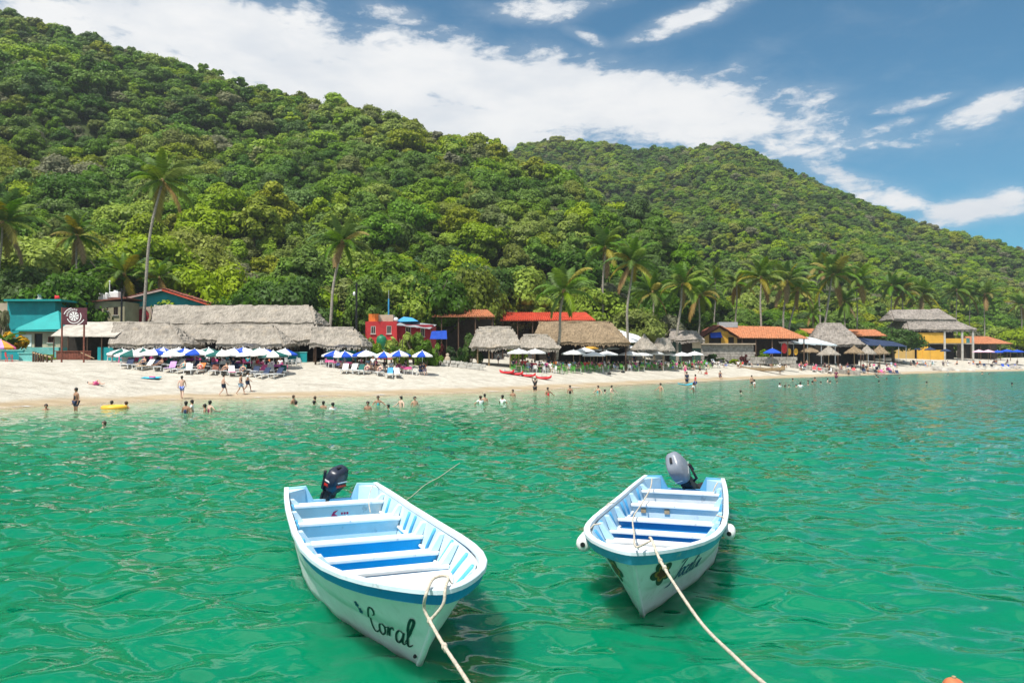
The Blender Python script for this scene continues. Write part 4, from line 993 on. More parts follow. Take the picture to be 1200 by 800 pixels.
# cream house with tanks
Y = 99; xc = pxw(125.5, Y); o = thing('cream_house', 'plain cream two-window house with white water tanks on top', 'house', None, (xc, Y, 0)); w_ = 40 / F * Y; zt = pyz(353, Y)
def wx(px): return pxw(px, Y) - xc
hl_ = [(wx(113.5), wx(119), pyz(370.5, Y), pyz(362, Y)), (wx(132.5), wx(138), pyz(369, Y), pyz(359.5, Y)), (wx(124.5), wx(126.5), pyz(364, Y), pyz(360, Y))]
mb = MB(); wall_cells(mb, w_, 3.0, zt, 0, .2, hl_); mb.build('front_wall', M['olive_plaster'], o); windows(o, hl_, 0, 'wood', 'black')
mb = MB(); mb.box((0, 2.7, (3 + zt) / 2), (w_ - .01, 5.0, zt - 3.02)); mb.build('body', M['olive_plaster'], o)
mb = MB(); mb.add([(-w_ / 2 - .2, -.4, zt - .15), (w_ / 2 + .4, -.4, zt + .35), (w_ / 2 + .4, 5.2, zt + .35), (-w_ / 2 - .2, 5.2, zt - .15), (-w_ / 2 - .2, -.4, zt), (w_ / 2 + .4, -.4, zt + .5), (w_ / 2 + .4, 5.2, zt + .5), (-w_ / 2 - .2, 5.2, zt)], [(3, 2, 1, 0), (4, 5, 6, 7), (0, 1, 5, 4), (1, 2, 6, 5), (2, 3, 7, 6), (3, 0, 4, 7)]); mb.build('roof_slab', M['tile_dark'], o)
for k, px in enumerate((115.5, 128)):
    ot = thing('water_tank', ('boxy white water tank at the left on the cream house roof', 'boxy white water tank at the right on the cream house roof')[k], 'water tank', 'white tanks on the cream house', (wx(px) + xc, Y + 1.5, zt + (.16 if k == 0 else .42)))
    mb = MB(); mb.box((0, 0, .5), (1.25, 1.2, 1.0 - .2 * k)); mb.build('tank', M['white'], ot, bevel=.1); mb = MB(); mb.tube([(0, 0, .9), (0, 0, 1.12)], .25, 10); mb.build('lid', M['white'], ot)
mb = MB(); mb.tube([(0, 0, -1), (0, 0, 3.2)], .05, 6); ov = thing('vent_pipe', 'thin white vent pipe between the two water tanks', 'pipe', None, (wx(122) + xc, Y + 1.2, zt - .5)); mb.build('pipe', M['white'], ov); mb = MB(); mb.ball((0, 0, 3.2), .12, 8, 6); mb.build('cap', M['white'], ov)
# teal gabled house
Y = 103; xc = pxw(196, Y); o = thing('gabled_house', 'teal gabled house with dark red tiled verges and arched window', 'house', None, (xc, Y, 0))
zl, za, zr_ = pyz(350, Y), pyz(339.5, Y), pyz(357, Y); xl, xa, xr = pxw(146, Y) - xc, pxw(192, Y) - xc, pxw(247, Y) - xc
mb = MB(); T = .3
for yb_ in (0, 7):
    mb.add([(xl, yb_, 3), (xr, yb_, 3), (xr, yb_, zr_), (xa, yb_, za), (xl, yb_, zl)], [(0, 1, 2, 3, 4)] if yb_ == 0 else [(4, 3, 2, 1, 0)])
mb.add([(xl, 0, 3), (xl, 7, 3), (xl, 7, zl), (xl, 0, zl)], [(3, 2, 1, 0)]); mb.add([(xr, 0, 3), (xr, 7, 3), (xr, 7, zr_), (xr, 0, zr_)], [(0, 1, 2, 3)]); mb.build('walls', M['teal'], o)
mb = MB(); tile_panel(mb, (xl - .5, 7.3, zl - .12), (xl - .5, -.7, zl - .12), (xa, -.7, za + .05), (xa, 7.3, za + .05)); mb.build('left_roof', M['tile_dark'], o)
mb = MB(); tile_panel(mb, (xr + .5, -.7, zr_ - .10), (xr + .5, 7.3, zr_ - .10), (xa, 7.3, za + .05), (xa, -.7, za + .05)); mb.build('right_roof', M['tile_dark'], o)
for (a_, b_) in (((xl - .4, -.72, zl - .2), (xa - .02, -.72, za - .08)), ((xa + .02, -.72, za - .08), (xr + .5, -.72, zr_ - .22))):
    mb = MB(); d = Vector(b_) - Vector(a_); mb.box((Vector(a_) + Vector(b_)) / 2, (d.length, .06, .22), Matrix.Rotation(-math.atan2(d.z, d.x), 3, 'Y')); mb.build('verge_board', M['tile_red'] if a_[0] > xa else M['pink_plaster'], o)
zp = pyz(359, Y); mb = MB(); mb.box(((xl + pxw(180, Y) - xc) / 2, -.06, (3 + zp) / 2), (pxw(180, Y) - xc - xl, .1, zp - 3)); mb.build('lower_facade', M['pink_plaster'], o)
cxa = pxw(167, Y) - xc; za_ = pyz(370, Y); mb = MB(); arc(mb, 0, .95, 0, 2 * math.pi, -.125, cz=za_, cx=cxa); ow = mb.build('arched_window', M['dark_red'], o)
mb = MB()
for k in range(24):
    a = k * 2 * math.pi / 24; mb.box((cxa + math.cos(a) * 1.08, -.16, za_ + math.sin(a) * 1.08), (.25, .14, .30), Matrix.Rotation(-a, 3, 'Y'))
mb.build('window_surround', M['cream'], ow); mb = MB(); mb.box((cxa, -.14, za_), (.07, .04, 1.85)); mb.box((cxa, -.141, za_), (1.85, .04, .07)); mb.build('mullion', M['wood'], ow)
for k, (px, py0, py1, lb) in enumerate(((142, 338, 380, 'dark utility pole at the corner of the teal gabled house'), (417.5, 331, 400, 'black lamp pole with white lamp behind the leaning palm'))):
    Yp = 97 if k == 0 else 95; ot = thing('utility_pole', lb, 'pole', None, (pxw(px, Yp), Yp, gz(pxw(px, Yp), Yp) - .3)); zt_ = pyz(py0, Yp) - ot.location.z
    mb = MB(); mb.tube([(0, 0, 0), (0, 0, zt_)], [.16, .11], 8); mb.build('pole', M['black'], ot)
    mb = MB(); mb.box((0, -.1, zt_ - .3), (.7, .08, .08)); mb.build('crossarm', M['black'], ot)
    mb = MB(); mb.ball((-.25 if k else .15, -.18, (zt_ - 1.4) if k else 1.2), .2 if k else .16, 8, 6, squash=(.8, .8, 1.4)); mb.build('lamp' if k else 'meter', M['white'], ot, smooth=True)

# thatched restaurants on the left
def px_palapa(label, px0, px1, py_e, py_r, Yc, dp, hl_px, hr_px, **kw):
    wd = (px1 - px0) / F * (Yc - dp / 2); c = (pxw((px0 + px1) / 2, Yc - dp / 2), Yc)
    k = (Yc - dp / 2) / F
    hl_ = pxw(px0 + hl_px, Yc) - (c[0] - wd / 2); hr_ = (c[0] + wd / 2) - pxw(px1 - hr_px, Yc)
    return palapa(label, c, wd, dp, pyz(py_e, Yc - dp / 2) , pyz(py_r, Yc), hl_, hr_, **kw)
px_palapa('long two-tiered grey thatch restaurant roof behind the green and white umbrellas', 176, 372, 400, 363.5, 90, 12, 4, 9, seed=1, cap=(.55, .1, .36, 0), backwall=True)
px_palapa('lower grey thatch wing nearest the wooden sign', 128, 213, 404, 381, 82.5, 6, 6, 16, seed=2)
px_palapa('lower grey thatch wing in the middle of the long restaurant', 254, 331, 404.5, 384, 82.5, 6, 9, 12, seed=3)
px_palapa('separate low grey thatch shelter beside the leaning palm', 363, 423, 405, 387, 84, 6, 3, 10, seed=4)
for k, (px, py, Yp, ww, lb) in enumerate(((138, 411, 79.7, 1.6, 'teal low parapet under the thatch wing by the sign'), (347, 413, 84, 2.4, 'teal low parapet under the right part of the long thatch'), (400, 411, 84, 3.2, 'teal low parapet under the separate low thatch'))):
    ow = thing('parapet', lb, 'wall', 'teal parapets', (pxw(px, Yp), Yp, 0)); zt_ = pyz(py, Yp); zb_ = gz(pxw(px, Yp), Yp) - .4; mb = MB(); mb.box((0, 0, (zt_ + zb_) / 2), (ww, .18, zt_ - zb_)); mb.build('wall', M['teal'], ow); mb = MB(); mb.box((0, 0, zt_ + .04), (ww + .08, .26, .08)); mb.build('capping', M['turq'], ow)

# ================================================================== RED HOUSE AND ORANGE ROOFS
Y = 99; xc = pxw(466, Y); o = thing('red_house', 'bright red flat-roofed house above a leafy garden', 'house', None, (xc, Y, 0))
def wx(px): return pxw(px, Y) - xc
zt = pyz(376.5, Y); hl_ = [(wx(434.5), wx(440), pyz(391, Y), pyz(382, Y)), (wx(453), wx(458.5), pyz(391, Y), pyz(381.5, Y))]
wl = wx(465) - wx(428); mb = MB(); xm = (wx(465) + wx(428)) / 2
wall_cells(mb, wl, 3.0, zt, 0, .2, [(a - xm, b - xm, c, d) for a, b, c, d in hl_]); mb.build('left_front_wall', M['red'], o, (xm, 0, 0)); windows(o, hl_, 0, 'concrete', 'black')
mb = MB(); mb.box((xm, 2.7, (3 + zt) / 2), (wl - .01, 4.9, zt - 3.02)); mb.build('left_body', M['red'], o)
hl_ = [(wx(474), wx(480.5), pyz(391, Y), pyz(382.5, Y)), (wx(492), wx(497), pyz(394, Y), pyz(383, Y))]; wr = wx(506) - wx(465.2); xm2 = (wx(506) + wx(465.2)) / 2; zr2 = pyz(380, Y)
mb = MB(); wall_cells(mb, wr, 3.0, zr2, .8, .2, [(a - xm2, b - xm2, c, d) for a, b, c, d in hl_]); mb.build('right_front_wall', M['dark_red'], o, (xm2, 0, 0)); windows(o, hl_, .8, 'concrete', 'black')  # darker red puts the shade of this side into the wall colour
mb = MB(); mb.box((xm2, 3.3, (3 + zr2) / 2), (wr - .01, 4.7, zr2 - 3.02)); mb.build('right_body', M['dark_red'], o)
mb = MB(); cloth(mb, (wx(466), -.8, pyz(380, Y)), (wx(505), -.8, pyz(385, Y)), (wx(508), 4, pyz(379, Y)), (wx(466), 4, pyz(374.5, Y)), .2, 14, 4, .12, 5); mb.build('sheet_awning', M['metal'], o)
mb = MB(); mb.box((wx(436.5), 1.2, zt + .5), (1.25, 1.2, 1.0)); mb.build('orange_block', M['orange'], o); mb = MB(); mb.box((wx(451), 1.4, zt + .45), (1.9, 1.4, .9)); mb.build('cream_block', M['cream'], o)
mb = MB(); mb.ball((wx(463.5), .3, zt + .25), .3, 9, 7); mb.build('satellite_dish', M['white'], o)
ob = thing('blue_tarp', 'sky-blue tarpaulin tent stretched over the red house roof', 'tarp', None, (xc + wx(474), Y + 2.5, zt)); mb = MB(); mb.add([(-1.5, -1, .0), (1.6, -1, .1), (1.5, 1.5, .1), (-1.5, 1.5, .0), (-.5, .2, .75), (.6, .2, .62)], [(0, 1, 5, 4), (1, 2, 5), (2, 3, 4, 5), (3, 0, 4)]); mb.build('sheet', M['skyblue'], ob); mb = MB(); mb.tube([(-.5, .2, -.6), (-.5, .2, 1.2)], .04, 6); mb.build('prop', M['wood'], ob)
ob = thing('blue_post', 'slim bright blue post rising above the red house', 'post', None, (pxw(455.3, Y + 3), Y + 3, zt - 1.5)); mb = MB(); mb.tube([(0, 0, 0), (0, 0, pyz(350, Y + 3) - zt + 1.5)], .1, 8); mb.build('shaft', M['skyblue'], ob); mb = MB(); mb.tube([(0, 0, pyz(350, Y + 3) - zt + 1.5), (0, 0, pyz(340, Y + 3) - zt + 1.5)], .04, 6); mb.build('tip', M['metal'], ob)
ob = thing('garden_tank', 'rounded dark green tank in the garden of the red house', 'tank', None, (pxw(447, 95), 95, pyz(404, 95))); mb = MB(); mb.loft([[Vector((math.cos(k) * r, math.sin(k) * r, z)) for k in np.linspace(0, 6.28, 17)[:-1]] for r, z in ((.62, -.6), (.64, .7), (.5, 1.05), (.15, 1.2))]); mb.build('body', M['green_tank'], ob, smooth=True); mb = MB(); mb.tube([(0, 0, 1.15), (0, 0, 1.3)], .2, 10); mb.build('lid', M['green_tank'], ob)
ob = thing('blue_tarp', 'deep blue tarpaulin hanging beside the red house', 'tarp', None, (pxw(514, 98), 98, 0)); mb = MB(); cloth(mb, (-1.1, -.2, pyz(397, 98)), (1.1, -.2, pyz(397, 98)), (1.0, 0.1, pyz(387, 98)), (-.9, .1, pyz(388, 98)), .1, 8, 6, 0); mb.build('sheet', M['blue'], ob)
for x in (-1.0, 1.0): post_part(ob, x, .15, 3, pyz(386.5, 98), .05)
def roof_shed(label, px0, px1, py_r, py_e, Yr, Ye, m, cat='shelter', posts=5, wall=True, inset=8):
    xc_ = pxw((px0 + px1) / 2, Ye); o_ = thing('tiled_shelter', label, cat, None, (xc_, Ye, 0)); zr_ = pyz(py_r, Yr); ze_ = pyz(py_e, Ye)
    a, b_ = pxw(px0, Ye) - xc_, pxw(px1, Ye) - xc_; k = (Yr - Ye)
    mb = MB(); tile_panel(mb, (a, 0, ze_), (b_, 0, ze_), (b_ - inset / F * Ye, k, zr_), (a + inset / F * Ye * .4, k, zr_)); mb.build('roof', M[m], o_)
    mb = MB(); tile_panel(mb, (b_, 2 * k, ze_), (a, 2 * k, ze_), (a + inset / F * Ye * .4, k, zr_), (b_ - inset / F * Ye, k, zr_)); mb.build('rear_roof', M[m], o_)
    for i in range(posts): x = a + .4 + (b_ - a - .8) * i / (posts - 1); post_part(o_, x, .4, gz(xc_ + x, Ye) - .4, ze_ + .1, .09, 'wood')
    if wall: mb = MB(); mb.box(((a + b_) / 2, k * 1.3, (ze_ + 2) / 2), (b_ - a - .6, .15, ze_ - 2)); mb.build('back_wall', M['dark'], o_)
    return o_
roof_shed('open pavilion with pinkish orange roof behind the dark hedge', 494, 580, 363.5, 371.5, 116, 111, 'tile', inset=10)
roof_shed('long low red roof running behind the big brown palapa', 586, 698, 366.5, 376, 124, 119, 'tile_red', inset=8, posts=7)
# stone wall below hedge
Y = 88.5; o = thing('stone_wall', 'low pale stone wall along the sand below the clipped hedge', 'wall', None, (pxw(535, Y), Y, 0)); mb = MB(); g = random.Random(4)
x = -2.8
while x < 2.8:
    for r_ in range(2):
        ww = g.uniform(.35, .6); mb.box((x + ww / 2 + r_ * .15, g.uniform(-.05, .05), gz(pxw(535, Y) + x, Y) + .12 + r_ * .36), (ww - .03, .5, .34))
    x += .5
mb.build('stones', M['concrete'], o, bevel=.04)
o = thing('garden_statue', 'small pale stone figure in front of the dark hedge', 'statue', None, onG(524.5, 89)); mb = MB(); mb.loft([[Vector((math.cos(k) * r, math.sin(k) * r * .8, z)) for k in np.linspace(0, 6.28, 11)[:-1]] for r, z in ((.42, 0), (.40, .3), (.34, .5), (.36, .8), (.24, 1.02), (.14, 1.1), (.2, 1.22), (.19, 1.36), (.06, 1.46))]); mb.build('figure', M['cream'], o, smooth=True); mb = MB(); mb.box((0, 0, .05), (1.0, .8, .3)); mb.build('pedestal', M['concrete'], o)

# ================================================================== MIDDLE PALAPAS
px_palapa('small grey thatch palapa with rounded hip on pale posts', 553, 610, 407, 386, 96, 5.5, 9, 12, seed=5, post_m='wood_pale', posts=[(-2.3, -2.2), (-.9, -2.2), (1.7, -2.2), (-2.3, 2.2), (2.3, 2.2)])
px_palapa('low grey thatch roof wedged beside the big brown palapa', 608, 655, 409, 395, 100, 5, 6, 14, seed=6)
Yc = 111; palapa('big brown thatch palapa with open dark gable end', (pxw(679, Yc), Yc), 13.6, 9.5, pyz(402.5, Yc - 5), pyz(379.5, Yc), 1.0, 2.6, rz=R(-4), m='thatch_brown', seed=7, gable_l=True, backwall=True)
o = thing('awning', 'white canvas awning behind the palm beside the brown palapa', 'awning', None, (pxw(741, 118), 118, 0)); mb = MB(); cloth(mb, (-1.6, 0, pyz(401, 118)), (2.2, 0, pyz(400, 118)), (1.4, 3, pyz(393, 121)), (-1.8, 3, pyz(386, 121)), .1, 8, 6, .15); mb.build('sheet', M['canvas'], o)
for x in (-1.5, 2.0): post_part(o, x, .1, gz(pxw(741, 118) + x, 118) - .3, pyz(400.5, 118), .06, 'metal')
def cone_palapa(label, px, py_a, py_e, rpx, Y, seed=0, m='thatch', r_top=.12, name='thatched_umbrella', cat='palapa', group=None, pole=True, n=22):
    c = onG(px, Y); za_, ze_ = pyz(py_a, Y) - c.z, pyz(py_e, Y) - c.z; r = rpx / F * Y; o_ = thing(name, label, cat, group, c); g = np.random.default_rng(seed + 50)
    mb = MB(); nr = 7; rings = []
    for j in range(nr + 1):
        t = j / nr; rr = r * (1 - t) + r_top * t; zz = ze_ + (za_ - ze_) * t + .05 * ((j % 2) - .5)
        rings.append([Vector((math.cos(a) * rr * (1 + g.normal(0, .03)), math.sin(a) * rr * (1 + g.normal(0, .03)), zz + g.normal(0, .04))) for a in np.arange(n) * 2 * math.pi / n])
    mb.loft(rings, caps=True)
    for i in range(int(r * 2 * math.pi / .13)):
        a = i * .13 / r + g.normal(0, .01); p = Vector((math.cos(a) * r, math.sin(a) * r, ze_ + .03)); q = p * 1.0 + Vector((math.cos(a) * .08, math.sin(a) * .08, -g.uniform(.12, .36))); tn = Vector((-math.sin(a), math.cos(a), 0)) * .08
        mb.add([p - tn, p + tn, q + tn * .3, q - tn * .3], [(0, 1, 2, 3)])
    mb.build('thatch', M[m], o_)
    if r < 2.4: mb = MB(); mb.tube([(0, 0, -.4), (0, 0, za_ - .1)], .08, 7); mb.build('pole', M['wood_pale'], o_)
    else:
        for k in range(6): a = k * math.pi / 3 + .3; mb = MB(); mb.tube([(math.cos(a) * r * .8, math.sin(a) * r * .8, -.4), (math.cos(a) * r * .8, math.sin(a) * r * .8, ze_ + (za_ - ze_) * .18)], .08, 7); mb.build('post', M['wood'], o_)
    mb = MB(); mb.ball((0, 0, za_), .2, 8, 6); mb.build('peak_knot', M[m], o_); return o_
cone_palapa('pointed round grey palapa beside the white awning', 755, 392.5, 409, 16, 112, 1)
cone_palapa('rounded grey palapa joined to the pointed one', 777, 396.5, 410, 14, 114, 2, r_top=.9)
# weathered dark hut
Y = 128; xc = pxw(803, Y); o = thing('weathered_hut', 'weathered dark hut with patched roof between palm trunks', 'hut', None, (xc, Y, 0)); zt = pyz(397, Y)
mb = MB(); wall_cells(mb, 5.2, 2.2, zt, 0, .15, [(-.6, 1.2, 2.6, zt - .3)]); mb.build('front_wall', mat('dark_green_boards', (0.03, 0.07, 0.055), .85, .3, 2.0), o); mb = MB(); mb.box((0, 2.2, (2.2 + zt) / 2), (5.1, 4, zt - 2.2)); mb.build('body', M['dark'], o)
mb = MB(); mb.box((1.9, -.1, zt - .9), (1.5, .08, 1.3)); mb.build('cream_panel', M['cream'], o)
g = np.random.default_rng(77); mb = MB(); thatch_panel(mb, (-3.0, -.8, zt - .1), (3.1, -.8, zt - .3), (2.4, 2, pyz(389, Y + 2)), (-2.0, 2, pyz(386, Y + 2)), g, .12); thatch_panel(mb, (3.1, 4.6, zt), (-3, 4.6, zt), (-2.0, 2, pyz(386, Y + 2)), (2.4, 2, pyz(389, Y + 2)), g, .12); mb.build('roof', M['thatch_old'], o)
# yellow gabled house with tiled roof
Y = 143; xc = pxw(884, Y); o = thing('yellow_gabled_house', 'ochre house with gable end and long clay tile roof', 'house', None, (xc, Y, 0))
def wx(px): return pxw(px, Y) - xc
xa, xl_, xr_ = wx(843), wx(822), wx(864); za = pyz(383, Y); ze_ = pyz(396, Y); zb = 2.4; hl_ = [(wx(846) , wx(855), zb, pyz(395, Y))]
mb = MB(); mb.add([(xl_ + .3, 0, zb), (xr_, 0, zb), (xr_, 0, ze_), (xa, 0, za - .15), (xl_ + .3, 0, ze_)], [(0, 1, 2, 3, 4)]); mb.build('gable_wall', M['yellow_pale'], o)
mb = MB(); mb.box((wx(849), -.12, (zb + pyz(388, Y)) / 2), (1.3, .2, pyz(388, Y) - zb)); mb.build('pier', M['yellow'], o)
hl_ = [(wx(831), wx(845), pyz(404, Y), pyz(392, Y)), (wx(853), wx(860), pyz(406, Y), pyz(395, Y))]
for h in hl_: mb = MB(); mb.box(((h[0] + h[1]) / 2, -.03, (h[2] + h[3]) / 2), (h[1] - h[0], .05, h[3] - h[2])); mb.build('dark_opening_panel', M['dark'], o)  # flat dark panels on the wall; the openings' shade is their colour
mb = MB(); cloth(mb, (wx(831.5), -.9, pyz(395.5, Y)), (wx(845), -.9, pyz(395, Y)), (wx(844.5), -.1, pyz(389, Y)), (wx(832), -.1, pyz(390, Y)), .05, 6, 4, .1); mb.build('blue_awning', M['blue'], o)
mb = MB(); tile_panel(mb, (xr_, -1.2, ze_ - .1), (wx(946), -1.2, pyz(397.5, Y)), (wx(926), 5, pyz(383.5, Y + 5)), (xa + .6, 5, pyz(382, Y + 5))); mb.build('front_roof', M['tile'], o)
mb = MB(); tile_panel(mb, (xr_ + .2, -1.2, ze_ - .05), (xr_ + .2, 5, pyz(382, Y + 5)-.5), (xa, 5, pyz(382, Y + 5)+.1), (xa, -.9, za + .1)); mb.build('gable_roof_right', M['tile'], o)
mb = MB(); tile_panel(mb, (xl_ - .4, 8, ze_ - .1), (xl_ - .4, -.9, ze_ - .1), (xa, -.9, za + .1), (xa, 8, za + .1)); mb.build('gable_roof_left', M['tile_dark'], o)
mb = MB(); tile_panel(mb, (wx(946), 11, pyz(397, Y)), (xl_, 11, ze_), (xa, 5, pyz(382, Y + 5)), (wx(926), 5, pyz(383.5, Y + 5))); mb.build('rear_roof', M['tile'], o)
mb = MB(); mb.box(((xr_ + wx(944)) / 2, 3.5, (zb + pyz(396, Y)) / 2), (wx(944) - xr_, .2, pyz(396, Y) - zb)); mb.build('recessed_wall', M['dark'], o)
for px in (868, 884, 903, 921, 940): post_part(o, wx(px), -.9, 2.2, pyz(397, Y), .12, 'wood')
mb = MB(); mb.box((wx(860.5), 4.5, pyz(380.5, Y + 4.5)), (3.6, 1.4, 1.0)); mb.build('roof_unit', M['metal'], o)
# terrace with stone wall
Y = 137; xc = pxw(853, Y); o = thing('stone_terrace', 'stone terrace wall with planted ledge below the ochre house', 'wall', None, (xc, Y, 0)); mb = MB(); mb.box((0, 1.2, (1.8 + pyz(404, Y)) / 2), (9.2, 2.2, pyz(404, Y) - 1.8)); mb.build('wall', M['stone'], o); mb = MB(); mb.box((0, .8, pyz(403, Y)), (9.6, 2.6, .22)); mb.build('coping', M['cream'], o)
gs = random.Random(3)
for r_ in range(5):
    x = -4.6
    while x < 4.4:
        ww = gs.uniform(.4, .8); mb = MB(); mb.box((x + ww / 2, .08 + gs.uniform(-.04, .03), 2.2 + r_ * .44), (ww - .05, .12, .40 * gs.uniform(.9, 1.0))); mb.build('stone', M['stone'], o, bevel=.04); x += ww
Y = 133; xc = pxw(906, Y); o = thing('retaining_wall', 'tan stone retaining wall along the top of the sand', 'wall', None, (xc, Y, 0)); g = random.Random(9)
for i in range(13):
    for r_ in range(2): mb = MB(); mb.box((-3.9 + i * .62 + r_ * .25, g.uniform(-.05, .05), 2.35 + r_ * .62), (.59, .6, .6)); mb.build('stone', M['stone'], o, bevel=.06)
Y = 139; xc = pxw(968, Y); o = thing('retaining_wall', 'long grey stone wall below the thatched umbrellas', 'wall', None, (xc, Y, 0)); mb = MB()
for i in range(20): 
    mb = MB(); mb.box((-6.2 + i * .63, g.uniform(-.05, .05), gz(xc - 6.2 + i * .63, Y) + .3), (.6, .6, 1.0)); mb.build('stone', M['stone'], o, bevel=.06)
# white canvas awning restaurant
Y = 147; xc = pxw(942, Y); o = thing('canvas_restaurant', 'open restaurant under billowing pale canvas awnings', 'awning', None, (xc, Y, 0))
def wx(px): return pxw(px, Y) - xc
mb = MB(); cloth(mb, (wx(926), -2, pyz(401, Y - 2)), (wx(976), -2, pyz(404, Y - 2)), (wx(957), 3, pyz(395, Y + 3)), (wx(922), 3, pyz(393.5, Y + 3)), .25, 16, 8, .25, 2); mb.build('canvas', M['canvas_blue'], o)
mb = MB(); cloth(mb, (wx(909), -1.9, pyz(401, Y - 2)), (wx(926), -1.9, pyz(402, Y - 2)), (wx(924), 3, pyz(393.7, Y + 3)), (wx(914), 3, pyz(396, Y + 3)), .1, 8, 8, .2, 4); mb.build('side_canvas', M['canvas'], o)
for px in (912, 926, 942, 958, 974): post_part(o, wx(px), -1.8, 2, pyz(402, Y - 2), .07, 'metal')
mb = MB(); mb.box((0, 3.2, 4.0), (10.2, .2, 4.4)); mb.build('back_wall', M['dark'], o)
for k, (px, m_, w1, py0, py1, lb) in enumerate(((919, 'red_pl', .55, 402, 414, 'red paddle board standing upright beside the canvas restaurant'), (924.5, 'yellow_pl', .4, 408, 416, 'yellow board standing under the canvas awning'), (932.5, 'yellow_pl', .4, 408, 416, 'yellow board standing right of the other under the awning'))):
    ob = thing('surfboard', lb, 'surfboard', 'boards under the awning', (pxw(px, 143), 143, pyz(py1, 143))); hh_ = (py1 - py0) / F * 143; mb = MB(); rings = []
    for j in range(11):
        t = j / 10; r_ = w1 * math.sin(math.pi * (.04 + .92 * t)) ** .6 + .01; rings.append([(math.cos(a) * r_, math.sin(a) * .06 - .1 * t, hh_ * t) for a in np.linspace(0, 6.28, 11)[:-1]])
    mb.loft(rings); mb.build('deck', M[m_], ob, smooth=True); mb = MB(); mb.add([(0, .05, .2), (0, .3, .12), (0, .05, .5), (.02, .05, .2), (.02, .3, .12), (.02, .05, .5)], [(0, 1, 2), (5, 4, 3), (0, 3, 4, 1), (1, 4, 5, 2)]); mb.build('fin', M['black'], ob)
# steep grey thatch hut
Yc = 156; palapa('steep grey weathered thatch hut beside the canvas restaurant', (pxw(986, Yc - 4), Yc), 9.6, 8.0, pyz(404, Yc - 4), pyz(380.5, Yc), 2.2, 3.2, rz=R(-8), m='thatch_old', seed=9, backwall=True)
roof_shed('small orange tiled roof peeping behind the leaning palms', 938, 966, 385.5, 391, 178, 175, 'tile', posts=3, inset=4)
roof_shed('orange tiled roof behind the dark blue awning', 998, 1040, 386.5, 394, 176, 172, 'tile', posts=4, inset=4)
for k, (px, pa, pe, r_, Y, lb) in enumerate(((948, 404.5, 412, 11.5, 146, 'brownish thatched umbrella under the canvas awning edge'), (971, 406, 415, 13, 141, 'wide straw-coloured thatched umbrella before the steep hut'), (1001, 405.5, 413, 11, 146, 'thatched umbrella right of the steep hut'), (1016, 405, 414, 10, 149, 'pale thatched umbrella in the middle of the right row'), (1031, 405, 414, 10.5, 151, 'thatched umbrella at the end of the row near the dark tree'))):
    cone_palapa(lb, px, pa, pe, r_, Y, 20 + k, 'thatch' if k in (1, 3) else 'thatch_brown', group='thatched umbrellas in a row')
o = thing('awning', 'dark blue cloth awning beside the spreading dark tree', 'awning', None, (pxw(1036, 166), 166, 0)); mb = MB(); cloth(mb, (-3.6, 0, pyz(404, 166)), (5, 0, pyz(405.5, 166)), (4, 4, pyz(400, 170)), (-4.6, 4, pyz(395, 170)), .2, 14, 7, .2); mb.build('sheet', M['navy'], o)
for x in (-3.4, 0, 3.2, 4.8): post_part(o, x, .1, 2.2, pyz(405, 166), .06, 'metal')

# ================================================================== YELLOW RESTAURANT
Y = 198; xc = pxw(1097, Y); o = thing('yellow_restaurant', 'two-storey ochre restaurant with two-tiered thatch roof', 'restaurant', None, (xc, Y, 0))
def wx(px): return pxw(px, Y) - xc
g = np.random.default_rng(31); y0, y1 = -1.2, 12.0; ym = 5.2
ze_ = pyz(386.5, Y - 1.5); zm = pyz(375, Y + 2); zr_ = pyz(364, Y + ym)
a, b_ = wx(1062), wx(1141); low = MB(); a2, b2 = wx(1068), wx(1122)
for pan in (((a, y0, ze_), (b_, y0, ze_), (b2, 2.6, zm), (a2, 2.6, zm)), ((b_, y0, ze_), (b_, y1, ze_), (b2, 8, zm), (b2, 2.6, zm)), ((a, y1, ze_), (a, y0, ze_), (a2, 2.6, zm), (a2, 8, zm)), ((b_, y1, ze_), (a, y1, ze_), (a2, 8, zm), (b2, 8, zm))): thatch_panel(low, *pan, g, .3)
low.build('lower_thatch', M['thatch_old'], o)
up = MB(); a3, b3 = wx(1051), wx(1124); ra, rb = wx(1056), wx(1113); zu = pyz(374.5, Y + 1.2)
for pan in (((a3, 1.4, zu), (b3, 1.4, zu - .2), (rb, ym, zr_ + .2), (ra, ym, zr_ - .1)), ((b3, 1.4, zu - .2), (b3, 9, zu), (rb, ym, zr_ + .2), (rb, ym, zr_ + .2)), ((a3, 9, zu), (a3, 1.4, zu), (ra, ym, zr_), (ra, ym, zr_)), ((b3, 9, zu), (a3, 9, zu), (ra, ym, zr_), (rb, ym, zr_))): thatch_panel(up, *pan, g, .3)
up.build('upper_thatch', M['thatch_old'], o)
zf2 = pyz(402, Y); zp2 = pyz(396.5, Y); zg = gz(xc, Y) - .3
mb = MB(); mb.box(((wx(1073) + wx(1104)) / 2, -.75, (zf2 + pyz(390, Y)) / 2), (wx(1104) - wx(1073), .3, pyz(390, Y) - zf2)); mb.build('upper_wall', M['yellow'], o)
mb = MB(); mb.box(((wx(1104) + wx(1130)) / 2, -.77, (zf2 + zp2) / 2), (wx(1130) - wx(1104) - .01, .3, zp2 - zf2)); mb.build('parapet', M['yellow'], o)
mb = MB(); mb.box((wx(1133.5), .1, (zf2 + zp2) / 2 + .1), (1.4, .1, zp2 - zf2)); mb.build('blue_banner', M['turq'], o)
mb = MB(); mb.box(((wx(1073) + wx(1085.5)) / 2, -.73, (zg + zf2) / 2), (wx(1085.5) - wx(1073), .3, zf2 - zg - .02)); mb.build('lower_wall', M['yellow'], o)
